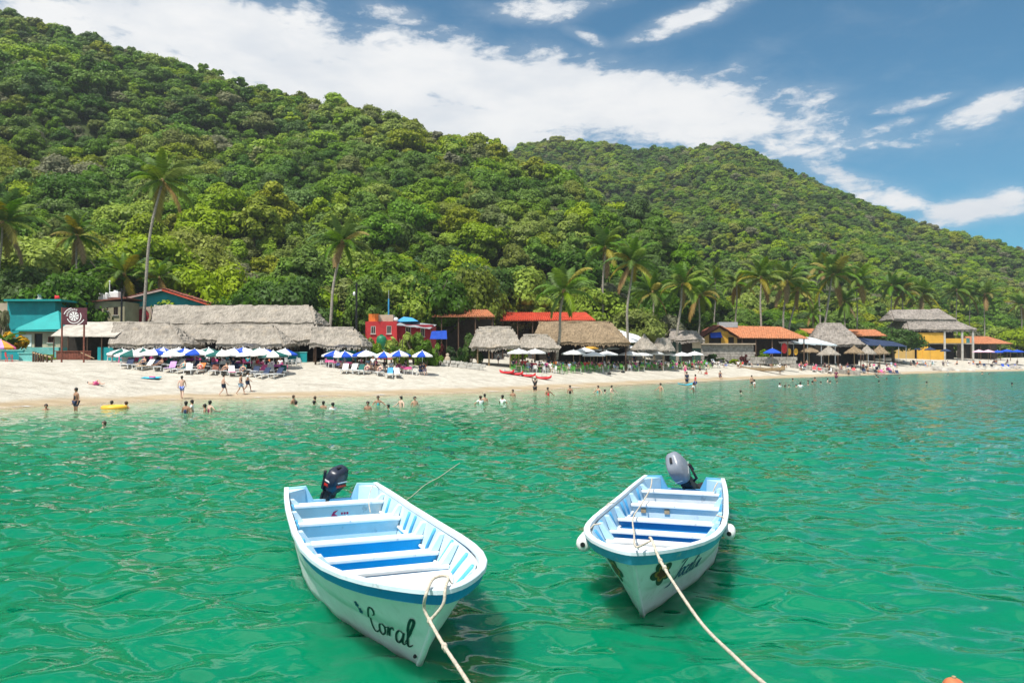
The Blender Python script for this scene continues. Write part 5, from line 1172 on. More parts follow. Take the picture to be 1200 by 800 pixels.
mb = MB(); mb.box(((wx(1050) + wx(1073)) / 2, .6, (zg + pyz(399, Y)) / 2), (wx(1073) - wx(1050) - .02, .3, pyz(399, Y) - zg)); mb.build('side_annex_wall', M['yellow_pale'], o)
mb = MB(); mb.box(((wx(1079) + wx(1105)) / 2, -.9, (zg + pyz(410, Y)) / 2), (wx(1105) - wx(1079), .25, pyz(410, Y) - zg)); mb.build('front_wall', M['yellow'], o)
for px in (1104.5, 1125, 1137.5): mb = MB(); mb.box((wx(px), -1.0, (zg + ze_) / 2 + .1), (.45, .3, ze_ + .4 - zg)); mb.build('column', M['concrete'], o)
mb = MB(); mb.box(((wx(1073) + wx(1139)) / 2, 4, zf2 - .1), (wx(1139) - wx(1073), 8.2, .3)); mb.build('floor_slab', M['concrete'], o)
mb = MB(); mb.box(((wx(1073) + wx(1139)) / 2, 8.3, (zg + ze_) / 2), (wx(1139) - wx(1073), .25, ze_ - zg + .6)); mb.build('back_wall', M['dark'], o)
for k in range(9): mb = MB(); mb.box((wx(1106 + k * 2.4), -.05, zp2 + .35), (.05, .05, .7)); mb.build('baluster', M['wood'], o)
mb = MB(); mb.box(((wx(1104) + wx(1137)) / 2, -.05, zp2 + .72), (wx(1137) - wx(1104), .08, .08)); mb.build('handrail', M['wood'], o)
roof_shed('small orange tiled shelter at the right of the ochre restaurant', 1137, 1187, 394.5, 403, 211, 206, 'tile', posts=5, inset=16)
# ================================================================== PANGA BOATS
UG = np.array([0, .12, .25, .5, .65, .74, .80, .86, .91, .95, .975, .99, 1.0]); GWB = np.array([.86, .93, .98, 1.03, 1.02, .97, .90, .78, .62, .43, .28, .16, .03])
UWL = np.array([0, .25, .5, .6, .75, .88, .95, 1.0]); WLB = np.array([.72, .84, .87, .83, .62, .33, .16, .015])
LB = 8.58
def hull_pt(u, tt, side, out=0.0):
    send = np.interp(tt, [-.45, -.2, 0, .3, .6, 1.0], [6.6, 7.25, 7.55, 7.90, 8.20, LB]); zg_ = np.interp(u, [0, .3, .5, .65, .8, .92, 1], [.74, .75, .80, .87, .96, 1.04, 1.09])
    gw, wl = np.interp(u, UG, GWB), np.interp(u, UWL, WLB)
    if tt >= 0: hb = wl + (gw - wl) * (0.62 * tt + 0.38 * tt * tt) + (0.018 if tt > .44 else 0.0) * min(1, (1 - u) * 12); z = tt * zg_
    else: hb = wl * max(0.0, 1 + tt / .45) ** .7; z = tt * .75 * (1 - .5 * max(0, u - .75) / .25)
    return Vector((u * send + out * (0.5 if u > .93 else 0), side * (hb + out), z))
US = np.concatenate([np.linspace(0, .7, 15), 1 - (np.linspace(1, 0, 20)[1:] ** 1.7) * .3])
def boat(name_label, stern, bow, scale_, P_):
    d = Vector(bow) - Vector(stern); rz = math.atan2(d.y, d.x)
    o = thing('panga_boat', name_label, 'boat', None, (stern[0], stern[1], P_.get('z', 0)), rz); o.scale = (scale_,) * 3
    o.rotation_euler = (P_.get('roll', 0), P_.get('trim', 0), rz)
    # outer shell
    tl = [-.45, -.3, -.15, 0, .12, .25, .38, .439, .445, .58, .72, .86, 1.0]; mb = MB()
    for side in (-1, 1):
        rows = [[hull_pt(u, tt, side) for u in US] for tt in tl]; n = len(US); fs = []
        for j in range(len(tl) - 1):
            for i in range(n - 1):
                q = (j * n + i, j * n + i + 1, (j + 1) * n + i + 1, (j + 1) * n + i); fs.append(q if side < 0 else q[::-1])
        mb.add([v for r in rows for v in r], fs)
    hull = mb.build('hull', P_['hull'], o, smooth=True)
    # stem bar
    mb = MB(); mb.tube([hull_pt(1, tt, 1) * Vector((1, 0, 1)) if False else Vector((hull_pt(1, tt, 1).x - .005, 0, hull_pt(1, tt, 1).z)) for tt in (-.3, 0, .2, .4, .6, .8, .97)], [.035] * 7, 8); mb.build('stem', P_['hull'], hull, smooth=True)
    # inner skin
    def inner(u, tt, side):
        p = hull_pt(min(u, .985), tt, side); p.y -= side * min(.07, abs(p.y) * .9); p.x -= .07 if u > .9 else 0; return p
    ti = [.20, .35, .5, .65, .8, .97]; mb = MB()
    for side in (-1, 1):
        rows = [[inner(u, tt, side) for u in US] for tt in ti]; n = len(US); fs = []
        for j in range(len(ti) - 1):
            for i in range(n - 1):
                q = (j * n + i, j * n + i + 1, (j + 1) * n + i + 1, (j + 1) * n + i); fs.append(q if side > 0 else q[::-1])
        mb.add([v for r in rows for v in r], fs)
    mb.build('inner_skin', P_['inner'], o, smooth=True)
    lo = [inner(u, .22, -1) for u in US]; hi = [inner(u, .22, 1) for u in US]; n = len(US); mb = MB()
    mb.add([Vector((p.x, p.y, .17)) for p in lo + hi], [(i, i + 1, n + i + 1, n + i) for i in range(n - 1)]); mb.build('floor', P_['floor'], o)
    # gunwale cap: one band around both sides and the bow
    def ring(u, side):
        p = hull_pt(u, 1.0, side); return p
    path = [ring(u, -1) for u in US[:-1]] + [Vector((LB, 0, 1.09))] + [ring(u, 1) for u in US[:-1]][::-1]
    mb = MB(); secs = []; rub = []
    for i, p in enumerate(path):
        tn = (path[min(i + 1, len(path) - 1)] - path[max(i - 1, 0)]).normalized(); nr = Vector((tn.y, -tn.x, 0)).normalized()
        secs.append([p + nr * .035 + Vector((0, 0, -.02)), p + nr * .035 + Vector((0, 0, .022)), p + nr * .028 + Vector((0, 0, .030)), p - nr * .050 + Vector((0, 0, .030)), p - nr * .062 + Vector((0, 0, -.025))])
        h_ = P_['rub']; dn = p + Vector((0, 0, -h_)); fl = 0.30 * h_
        rub.append([p + nr * .026 + Vector((0, 0, -.021)), p + nr * .018 - nr * fl + Vector((0, 0, -h_)), p - nr * (fl + .03) + Vector((0, 0, -h_ - .004)), p - nr * .02 + Vector((0, 0, -.022))])
    mb.loft(secs); mb.build('gunwale', P_['gunwale'], o, smooth=False)
    mb = MB(); mb.loft(rub); mb.build('rub_band', P_['stripe'], hull, smooth=False)
    # transom with motor notch
    wg, wb = .90, .70; T = [(-wg, .76), (-.50, .78), (-.36, .50), (.36, .50), (.50, .78), (wg, .76), (.74, 0), (.40, -.25), (-.40, -.25), (-.74, 0)]
    mb = MB(); a = [Vector((.0, y, z)) for y, z in T]; b = [Vector((.09, y, z)) for y, z in T]; m_ = len(T)
    # split so every face is convex
    for off_, rev in ((0, False), (m_, True)):
        for f in ((0, 1, 2, 9), (2, 3, 6, 9), (3, 4, 5, 6), (9, 6, 7, 8)):
            f = tuple(i + off_ for i in f); mb.f.append(f if rev else f[::-1]); mb.m.append(0)
    mb.v += [tuple(v) for v in a + b]
    for i in range(m_): j = (i + 1) % m_; mb.f.append((i, j, m_ + j, m_ + i)); mb.m.append(0)
    mb.build('transom', P_['transom'], o)
    for sy in (-1, 1):   # corner lockers at the stern
        mb = MB(); mb.add([(.10, sy * .88, .74), (.10, sy * .52, .74), (.55, sy * .90, .74), (.10, sy * .80, .2), (.10, sy * .50, .2), (.50, sy * .82, .2)], [(0, 1, 2), (5, 4, 3), (0, 3, 4, 1), (1, 4, 5, 2), (2, 5, 3, 0)]); mb.build('quarter_knee', P_['inner'], o)
    # thwarts
    for k, (s0, s1, zt_, kind, riser) in enumerate(P_['thwarts']):
        u = (s0 + s1) / 2 / 8.2; hw = lambda s, z: inner(min(s / 8.2, .98), z / np.interp(s / 8.2, [0, .5, .8, 1], [.74, .80, .96, 1.09]), 1).y - .01
        n_ = 6; tp = []
        for (za, zb_) in ((zt_ - .055, zt_),):
            ring0 = []; xs = np.linspace(s0, s1, n_)
            top = [Vector((x, -hw(x, zt_), zt_)) for x in xs] + [Vector((x, hw(x, zt_), zt_)) for x in xs[::-1]]; bot = [Vector((v.x, v.y * .99, zt_ - .055)) for v in top]
            mb = MB(); N_ = len(top); mb.add(top + bot, [(i, N_ - 1 - i, N_ - 2 - i, i + 1) for i in range(n_ - 1)] + [(N_ + i + 1, N_ + N_ - 2 - i, N_ + N_ - 1 - i, N_ + i) for i in range(n_ - 1)] + [(i, (i + 1) % N_, N_ + (i + 1) % N_, N_ + i) for i in range(N_)])
        th_ = mb.build('thwart' if kind != 'deck' else 'bow_deck', P_['white'], o, bevel=.012)
        if riser is not None:
            x = s1 - .06; h0, h1 = hw(x, .22) - .01, hw(x, zt_) - .02; mb = MB()
            vs = [Vector((x + dx, y, z)) for dx in (0, -.05) for y, z in ((-h0, .175), (h0, .175), (h1, zt_ - .06), (-h1, zt_ - .06))]; mb.add(vs, [(0, 1, 2, 3), (7, 6, 5, 4), (0, 4, 5, 1), (1, 5, 6, 2), (2, 6, 7, 3), (3, 7, 4, 0)]); rb_ = mb.build('riser_panel', P_[riser], th_)
            if P_.get('logo') and k == 0:
                lg = MB(); xx = x + .004; ly = .02      # small red crest and letters printed on the stern box
                lg.add([(xx, ly - .16, zt_ - .24), (xx, ly - .04, zt_ - .24), (xx, ly - .10, zt_ - .20), (xx, ly - .03, zt_ - .13), (xx, ly - .12, zt_ - .16)], [(0, 1, 2, 4), (2, 3, 4)])
                for i in range(3): lg.add([(xx, ly + .02 + i * .05, zt_ - .22), (xx, ly + .055 + i * .05, zt_ - .22), (xx, ly + .055 + i * .05, zt_ - .18), (xx, ly + .02 + i * .05, zt_ - .18)], [(0, 1, 2, 3)])
                lg.build('printed_logo', P_['logo'], rb_) if False else lg.build('printed_logo', P_['logo'], th_)
            if P_.get('latches') and k == 1:
                for yy_ in (-.15, -.62):
                    lg = MB(); lg.box((x + .015, yy_, zt_ - .13), (.03, .10, .09)); lg.build('latch', M['wood_pale'], th_); 
        if k == 1:
            mb = MB(); mb.box(((s0 + s1) / 2, 0, zt_ + .004), (s1 - s0 + .02, .015, .012)); mb.build('lid_joint', P_['grey'], th_)
        if kind != 'deck':
            for sy in (-1, 1):    # knees from thwart end up to the gunwale
                x = (s0 + s1) / 2; h_ = hw(x, zt_); zg_ = np.interp(x / 8.2, [0, .5, .8, 1], [.74, .80, .96, 1.09]); hg = hw(x, zg_ - .06)
                mb = MB(); w2 = .065; pr_ = [(h_ - .13, zt_ + .002), (h_ + .0, zt_ + .002), (hg + .02, zg_ - .05), (hg - .05, zg_ - .05)]
                vs = [Vector((x + dx, sy * y, z)) for dx in (-w2, w2) for y, z in pr_]; mb.add(vs, [(0, 1, 2, 3), (7, 6, 5, 4), (0, 4, 5, 1), (1, 5, 6, 2), (2, 6, 7, 3), (3, 7, 4, 0)]); mb.build('knee', P_['inner'], o, bevel=.008)
    for sy in (-1, 1):    # inner stringer and ribs
        mb = MB(); mb.tube([inner(u, .50, sy) + Vector((0, -sy * .02, 0)) for u in np.linspace(.04, .86, 22)], .028, 6); mb.build('stringer', P_['white'], o, smooth=True)
        for s in P_['ribs']:
            u = s / 8.3; mb = MB(); mb.tube([inner(u, tt, sy) + Vector((0, -sy * .012, 0)) for tt in (.25, .45, .65, .94)], .03, 6); mb.build('rib', P_['inner2'], o, smooth=True)
    return o, hull
def ribbon(mb, pts, w0, fn, taper=True):
    """brush stroke through 2-D points (a, z) laid on the hull by fn"""
    pts = [Vector((p[0], p[1], 0)) for p in pts]
    P2 = []
    for i in range(len(pts) - 1):           # Catmull-Rom
        p0, p1, p2, p3 = pts[max(i - 1, 0)], pts[i], pts[i + 1], pts[min(i + 2, len(pts) - 1)]
        for k in range(6):
            t = k / 6; P2.append(.5 * ((2 * p1) + (p2 - p0) * t + (2 * p0 - 5 * p1 + 4 * p2 - p3) * t * t + (3 * p1 - p0 - 3 * p2 + p3) * t ** 3))
    P2.append(pts[-1]); vs = []; fs = []
    for i, p in enumerate(P2):
        tn = (P2[min(i + 1, len(P2) - 1)] - P2[max(i - 1, 0)]).normalized(); nr = Vector((-tn.y, tn.x, 0))
        ww = w0 * (0.45 + 0.75 * abs(tn.y)) * (min(1, .35 + 4 * min(i, len(P2) - 1 - i) / len(P2)) if taper else 1)
        vs += [fn(*(p + nr * ww)[:2]), fn(*(p - nr * ww)[:2])]
        if i: b0 = 2 * i - 2; fs.append((b0, b0 + 1, b0 + 3, b0 + 2))
    mb.add(vs, fs)
SCRIPT = {  # strokes in a unit box, x to the right, y up
    'C': [[(.50, .74), (.64, .80), (.66, .96), (.50, 1.06), (.30, .92), (.17, .56), (.20, .18), (.40, -.02), (.64, .08), (.78, .30)]],
    'o': [[(.30, .48), (.10, .40), (.06, .15), (.22, .0), (.42, .14), (.42, .38), (.28, .48), (.44, .40), (.62, .44)]],
    'r': [[(.0, .05), (.14, .46), (.16, .10), (.20, .36), (.38, .50), (.44, .40)]],
    'a': [[(.42, .42), (.24, .50), (.06, .30), (.08, .06), (.24, .0), (.40, .22), (.46, .46), (.42, .12), (.52, .0), (.66, .12)]],
    'l': [[(.02, .10), (.22, .50), (.34, .95), (.24, 1.08), (.14, .80), (.14, .20), (.26, .0), (.44, .12)]],
    'J': [[(.10, .80), (.40, 1.0), (.85, 1.02)], [(.62, 1.0), (.50, .50), (.36, .0), (.10, -.30), (-.35, -.36)]],
    'c': [[(.40, .42), (.24, .50), (.08, .28), (.12, .05), (.30, .0), (.48, .12)]],
    'e': [[(.06, .20), (.34, .32), (.34, .48), (.18, .48), (.06, .22), (.14, .02), (.34, .02), (.50, .14)]],
    'i': [[(.06, .46), (.04, .10), (.16, .0), (.30, .14)], [(.10, .66), (.12, .72)]],
    'n': [[(.02, .02), (.08, .46), (.10, .06), (.26, .46), (.38, .42), (.36, .08), (.46, .0), (.58, .12)]],
}
def PAINT(n, c, **k):
    k.setdefault('col2', tuple(x * .62 + .02 for x in c)); k.setdefault('c2_lo', .60); k.setdefault('c2_hi', .72)
    return mat(n, c, 0.45, 0.08, 2.2, 0.004, 6.0, spec=0.4, **k)
W_ = PAINT('boat_white', (0.80, 0.81, 0.80))
ROPE = mat('rope', (0.52, 0.46, 0.37), 0.9, 0.25, 30.0, 0.004, 60.0)
def hull_mat(name, base, dirt, stain):
    m = bpy.data.materials.new(name); m.use_nodes = True; t = NT(m.node_tree); b = t.n['Principled BSDF']; tcn = t.node('ShaderNodeTexCoord'); ob = tcn.outputs['Object']
    sp_ = t.node('ShaderNodeSeparateXYZ'); t.l.new(ob, sp_.inputs[0])
    c = t.mix(t.smooth(t.noise(ob, 1.6, 5.0, .6), .35, .7), tuple(x * .9 for x in base), base)
    run = t.math('MULTIPLY', t.smooth(t.noise(t.scale(ob, (9, 9, .7)), 1.2, 4.0, .6), .52, .72), dirt)       # runs of grime down the side
    c = t.mix(run, c, stain)
    wl = t.math('ADD', sp_.outputs[2], t.math('MULTIPLY', t.math('SUBTRACT', t.noise(ob, 4.0, 4.0), .5), .12))
    c = t.mix(t.math('MULTIPLY', t.math('SUBTRACT', 1.0, t.smooth(wl, -.02, .10)), .6), c, (.30, .36, .24))       # slime at the waterline
    c = t.mix(t.math('MULTIPLY', t.smooth(t.noise(ob, 14.0, 3.0, .7), .68, .74), .7), c, (.40, .38, .33))
    t.l.new(c, b.inputs['Base Color']); b.inputs['Roughness'].default_value = .38; b.inputs['Specular IOR Level'].default_value = .5
    bp = t.node('ShaderNodeBump'); bp.inputs['Distance'].default_value = .012; t.l.new(t.noise(ob, 2.5, 3.0), bp.inputs['Height']); t.l.new(bp.outputs[0], b.inputs['Normal']); return m
THW = [(.86, 1.14, .60, 'box', 'grey'), (2.08, 2.50, .55, 'box', 'pale'), (3.80, 4.02, .56, 'plank', 'floor'), (4.90, 5.12, .58, 'plank', 'floor'), (5.78, 6.00, .62, 'plank', 'floor'), (6.20, 7.75, .62, 'deck', None)]
PL = dict(hull=hull_mat('hull_white', (0.84, 0.84, 0.83), .28, (0.50, 0.53, 0.48)), inner=PAINT('inner_pale_blue', (0.56, 0.74, 0.84), col2=(0.66, 0.78, 0.83)), inner2=PAINT('rib_blue', (0.10, 0.42, 0.68)), floor=PAINT('floor_blue', (0.010, 0.40, 0.74), col2=(0.03, 0.46, 0.76)),
          gunwale=PAINT('gunwale_pale', (0.66, 0.76, 0.82)), stripe=PAINT('stripe_blue', (0.012, 0.21, 0.48)), transom=PAINT('transom_blue', (0.34, 0.62, 0.80)), white=W_, grey=PAINT('box_grey', (0.68, 0.68, 0.66)), pale=PAINT('box_pale', (0.60, 0.71, 0.75)),
          thwarts=THW, ribs=(1.5, 2.9, 3.3, 4.45, 5.45, 6.4, 7.1), rub=.13, logo=PAINT('logo_red', (0.62, 0.02, 0.09)), trim=0.0)
sA = (Wp(336, 572, .75) + Wp(439, 565, .75)) / 2; bA = Wp(520, 692, 1.09)
dA = Vector((bA.x - sA.x, bA.y - sA.y, 0)); kA = dA.length / LB
boatA, hullA = boat('white and pale blue panga boat with Coral lettered on its bow', (sA.x, sA.y), (bA.x, bA.y), kA, PL)
PR = dict(PL); PR.update(hull=hull_mat('hull_worn_white', (0.76, 0.79, 0.79), .5, (0.44, 0.47, 0.42)), inner=PAINT('inner_worn_blue', (0.42, 0.64, 0.80), col2=(0.55, 0.70, 0.78)), inner2=PAINT('rib_mid_blue', (0.07, 0.32, 0.58)), floor=PAINT('floor_worn_blue', (0.012, 0.22, 0.50), col2=(0.05, 0.30, 0.52)),
          gunwale=mat('gunwale_worn', (0.70, 0.77, 0.82), .5, .06, 3.0, col2=(0.16, 0.06, 0.04), c2_lo=.66, c2_hi=.70), stripe=mat('stripe_teal_worn', (0.05, 0.31, 0.48), .5, .15, 3.0, col2=(.25, .34, .34), c2_lo=.6, c2_hi=.72), transom=PAINT('transom_mid_blue', (0.12, 0.38, 0.62)), logo=None, latches=True, rub=.15)
sB = (Wp(757, 553, .75) + Wp(848, 560, .75)) / 2; bB = Wp(740, 641, 1.09)
dB = Vector((bB.x - sB.x, bB.y - sB.y, 0)); kB = dB.length / LB
boatB, hullB = boat('worn white and blue panga boat with painted flowers on its bow', (sB.x, sB.y), (bB.x, bB.y), kB, PR)
# ---- names painted on the bows
def surf(side, s_a, s_b, out=.006):
    def fn(a, z):   # a: metres along the hull from the stem backwards, z: height fraction
        return hull_pt(max(0, min(1, a)), z, side, out)
    return fn
def letter(mb, text, u0, u1, t0, t1, side, wid, slant=0.0, adv=.56, droop=0.0):
    """u falls from u0 to u1 along the reading direction"""
    tot = len(text) * adv + .25; x = 0
    for ch in text:
        for st in SCRIPT[ch]:
            pts = []
            for (a, b) in st: pts.append((x + a + slant * b, b))
            def fn(a, b, s_=side):
                f = a / tot; return hull_pt(u0 + (u1 - u0) * f, t0 + (t1 - t0) * b + droop * f, s_, .007)
            ribbon(mb, pts, wid, fn)
        x += adv * (1.25 if ch in 'CJ' else 1.0)
INK = mat('name_ink', (0.010, 0.018, 0.026), .4, .05, 2.0); INKB = mat('name_blue', (0.010, 0.07, 0.18), .4, .15, 4.0)
mb = MB(); letter(mb, 'Coral', .880, .990, .24, .60, -1, .048, .06, .54); mb.build('bow_name', INK, hullA)
mb = MB(); letter(mb, 'Jocelin', .918, .800, .46, .80, 1, .062, .40, .50); mb.build('bow_name', INKB, hullB)
def flower(hull, side, u, tt, ru, rt, cols, n=5):
    for k, (m_, sc, ph_) in enumerate(cols):
        mb = MB(); vs = [hull_pt(u, tt, side, .005 + .002 * k)]; q = 40
        for i in range(q):
            a = 2 * math.pi * i / q; r_ = sc * (.62 + .38 * abs(math.cos(a * n / 2 + ph_))); vs.append(hull_pt(min(1, u + math.cos(a) * ru * r_), tt + math.sin(a) * rt * r_, side, .005 + .002 * k))
        mb.add(vs, [(0, 1 + i, 1 + (i + 1) % q) for i in range(q)]); mb.build('painted_flower', m_, hull)
fm = [(mat('flower_leaf', (0.03, 0.06, 0.04), .5), 1.0, .4), (mat('flower_ochre', (0.36, 0.17, 0.04), .5), .66, 0), (mat('flower_brown', (0.13, 0.02, 0.012), .5), .46, .2)]
for sd, uu_ in ((1, .955), (-1, .950)): flower(hullB, sd, uu_, 0.64, .026, .20, fm)
bf = mat('flower_blue', (0.015, 0.09, 0.22), .5)
for (u_, t_) in ((.862, .575), (.868, .485)): flower(hullA, -1, u_, t_, .0062, .055, [(bf, 1.0, 0), (INK, .3, 0)])
mb = MB(); mb.ball(hull_pt(.992, .14, -1) + Vector((0, -.015, 0)), .022, 8, 6); mb.build('bow_eye', M['black'], hullA)
# ---- outboard motors
def rrect(cx, cy, cz, lx, ly, r=.35, n=20, tilt=0.0, pw=3.2):
    out = []
    for i in range(n):
        a = 2 * math.pi * i / n; c_, s_ = math.cos(a), math.sin(a)
        out.append(Vector((cx + lx * math.copysign(abs(c_) ** (2 / pw), c_), cy + ly * math.copysign(abs(s_) ** (2 / pw), s_), cz + tilt * c_)))
    return out
def motor(parent, label, hinge, tilt, steer, cowl_m, trim_m, stripe, tiller=True, scale_=1.0, lean=0.0):
    o = thing('outboard_motor', label, 'motor', None, hinge); o.rotation_mode = 'XYZ'
    rot = Matrix.Rotation(parent.rotation_euler.z, 3, 'Z') @ Matrix.Rotation(lean, 3, 'X') @ Matrix.Rotation(tilt, 3, 'Y') @ Matrix.Rotation(steer, 3, 'Z'); o.rotation_euler = rot.to_euler(); o.scale = (scale_,) * 3
    # local: +x to the bow, cowl above, leg below
    mb = MB(); mb.loft([rrect(-.12, 0, z, lx, ly, tilt=tl_) for z, lx, ly, tl_ in ((.10, .24, .155, 0), (.16, .29, .185, 0), (.30, .305, .195, .0), (.48, .29, .185, -.01), (.60, .25, .165, -.03), (.655, .19, .125, -.03), (.67, .10, .07, -.03))]); cw = mb.build('cowl', cowl_m, o, smooth=True)
    mb = MB(); mb.loft([rrect(-.12, 0, z, lx, ly) for z, lx, ly in ((.02, .16, .11), (.06, .22, .145), (.105, .245, .16))]); mb.build('lower_cowl', trim_m, o, smooth=True)
    for (z0, z1, m_, y_) in stripe:
        for sd in (-1, 1):
            mb = MB(); mb.add([(-.33, sd * y_, z0 - .03), (.05, sd * (y_ + .004), z0 + .02), (.09, sd * (y_ + .004), z1 + .02), (-.31, sd * y_, z1 - .03)], [(0, 1, 2, 3)]); mb.build('decal', m_, cw)
        mb = MB(); mb.add([(.188, -.15, z0), (.188, .05, z0), (.186, .02, z1), (.186, -.13, z1)], [(0, 1, 2, 3)]); mb.build('decal', m_, cw)
    mb = MB(); mb.box((-.10, 0, .688 - .01), (.14, .05, .03)); mb.build('cowl_latch', M['black'], cw)
    mb = MB(); mb.loft([rrect(-.16, 0, z, lx, ly) for z, lx, ly in ((-.75, .07, .035), (-.30, .10, .06), (.03, .12, .08))]); mb.build('leg', trim_m, o, smooth=True)
    mb = MB(); mb.box((-.17, 0, -.62), (.42, .22, .02)); mb.build('cavitation_plate', trim_m, o); mb = MB(); mb.loft([[Vector((x, math.cos(a) * r_, -.78 + math.sin(a) * r_)) for a in np.linspace(0, 6.28, 11)[:-1]] for x, r_ in ((.06, .01), (.0, .05), (-.2, .06), (-.36, .045))]); mb.build('gearcase', trim_m, o, smooth=True)
    mb = MB()
    for k in range(3):
        a = k * 2.094; mb.add([Vector((-.37, 0, -.78)), Vector((-.35, math.cos(a - .4) * .13, -.78 + math.sin(a - .4) * .13)), Vector((-.40, math.cos(a + .4) * .13, -.78 + math.sin(a + .4) * .13))], [(0, 1, 2), (2, 1, 0)])
    mb.build('propeller', M['black'], o)
    mb = MB(); mb.box((.05, .0, -.06), (.14, .24, .30)); mb.box((.13, .09, -.10), (.05, .05, .25)); mb.box((.13, -.09, -.10), (.05, .05, .25)); mb.build('clamp_bracket', M['black'], o, bevel=.015)
    if tiller: 
        mb = MB(); mb.tube([(.08, -.06, .06), (.20, -.10, .16), (.34, -.05, .62)], [.03, .028, .026], 8); t_ = mb.build('tiller', M['black'], o, smooth=True); mb = MB(); mb.tube([(.30, -.065, .50), (.355, -.045, .68)], .036, 8); mb.build('grip', M['black'], t_)
    else:
        mb = MB(); mb.tube([(.10, .20, .05), (.12, .30, .12), (.02, .32, .44)], [.03, .03, .026], 8); t_ = mb.build('tiller', M['black'], o, smooth=True); mb = MB(); mb.tube([(.03, .32, .32), (.01, .325, .48)], .036, 8); mb.build('grip', M['black'], t_)
    return o
def on_boat(b, v): 
    return b.matrix_basis @ Vector(v)
navy_c = mat('cowl_navy', (0.012, 0.020, 0.040), .35, .1, 3.0, spec=.5); grey_c = mat('cowl_grey', (0.20, 0.225, 0.27), .35, .1, 3.0, spec=.5, col2=(.32, .33, .35), c2_lo=.6, c2_hi=.75)
motor(boatA, 'dark navy outboard motor with red and white decal on the pale blue transom', on_boat(boatA, (.02, -.06, .60)), R(20), R(-42), navy_c, navy_c, [(.24, .31, mat('decal_red', (.55, .03, .02), .4), .199), (.36, .40, M['white'], .196)], True, .82, R(-14))
motor(boatB, 'weathered grey outboard motor tilted up at a worn transom', on_boat(boatB, (.02, .06, .66)), R(40), R(-15), grey_c, M['black'], [(.26, .29, M['white'], .199)], False, .98, R(34))
# ---- ropes
def rope(label, pts, r=.017, knots=(), name='mooring_rope', cat='rope', loop=None):
    o = thing(name, label, cat, None, pts[0]); p0 = Vector(pts[0]); P2 = []; pts = [Vector(p) for p in pts]
    for i in range(len(pts) - 1):
        q0, q1, q2, q3 = pts[max(i - 1, 0)], pts[i], pts[i + 1], pts[min(i + 2, len(pts) - 1)]
        for k in range(10): t = k / 10; P2.append(.5 * ((2 * q1) + (q2 - q0) * t + (2 * q0 - 5 * q1 + 4 * q2 - q3) * t * t + (3 * q1 - q0 - 3 * q2 + q3) * t ** 3) - p0)
    P2.append(pts[-1] - p0); mb = MB(); mb.tube(P2, [r * (1 + .12 * (i % 2)) for i in range(len(P2))], 7); mb.build('line', ROPE, o, smooth=True)
    for k in knots:
        mb = MB(); c_ = Vector(k) - p0; mb.ball(c_, r * 1.75, 9, 7, squash=(1, 1, 1.25)); mb.ball(c_ + Vector((r, -r, -r * 1.8)), r * 1.4, 8, 6); mb.build('knot', ROPE, o, smooth=True)
    if loop:
        lp0 = [Vector(q) - p0 for q in loop]; lp = []
        for i in range(len(lp0) - 1):
            q0, q1, q2, q3 = lp0[max(i - 1, 0)], lp0[i], lp0[i + 1], lp0[min(i + 2, len(lp0) - 1)]
            for k in range(8): t = k / 8; lp.append(.5 * ((2 * q1) + (q2 - q0) * t + (2 * q0 - 5 * q1 + 4 * q2 - q3) * t * t + (3 * q1 - q0 - 3 * q2 + q3) * t ** 3))
        lp.append(lp0[-1]); mb = MB(); mb.tube(lp, r, 7); mb.build('loop', ROPE, o, smooth=True)
    return o
bw = on_boat(boatA, (LB, 0, 1.12))
kn = P(503.5, 727, 7.15)
l1 = P(497, 697, 7.33); l2 = P(539, 690, 7.35)
def at_z(px, py, z): return Wp(px, py, z)
A1 = at_z(503, 690, 1.14); A2 = at_z(522, 688, 1.14)
rope('pale bow rope of the boat named Coral running down to the pier', [kn, P(520.8, 757, 6.5), P(549, 800, 5.5), P(643, 958, 3.0)], .0155, [kn, P(520.8, 757, 6.5)], loop=[kn, P(497, 712, 7.2), A1 + Vector((-.02, -.06, -.02)), A1 + Vector((.02, .25, .03)), A2 + Vector((0, .25, .03)), A2 + Vector((0, -.03, 0)), P(519, 708, 7.15), kn])
rope('thin tail of rope lying on the white bow deck of Coral', [A2 + Vector((0, .25, .03)), at_z(531, 684, 1.10), at_z(541, 682, 1.02), at_z(548, 686, .95)], .008)
B0 = at_z(764, 633, 1.13); kb = P(774, 657, B0.y - .35)
rope('long tan bow rope of the worn boat sagging toward the pier', [B0 + Vector((0, .15, 0)), B0, kb, P(791, 685, B0.y - 1.0), P(823, 731, B0.y - 2.1), P(860, 768, B0.y - 3.1), P(896, 801, B0.y - 4.0), P(1000, 880, 3.2)], .0155, [kb, kb + (P(791, 685, B0.y - 1.0) - kb) * .3])
rope('slack rope running along the inside of the worn boat', [at_z(764, 560, .78), at_z(762, 572, .70), at_z(752, 590, .62), at_z(742, 606, .66), at_z(743, 625, .9), at_z(745, 640, 1.12), at_z(757, 636, 1.12), at_z(764, 632, 1.12)], .012)
rope('stern line of Coral trailing away into the water', [at_z(434, 600, .58), at_z(432, 585, .66), at_z(436, 571, .80), at_z(441, 569, .80), Wp(462, 590, .16), Wp(480, 583, .06), Wp(498, 568, .055), Wp(516, 558, .06), Wp(530, 548, .07), Wp(544, 539, -.05)], .008)
rope('short line hanging from the stern quarter of the worn boat', [at_z(841, 565, .77), at_z(838, 570, .70), at_z(836, 576, .6)], .012)
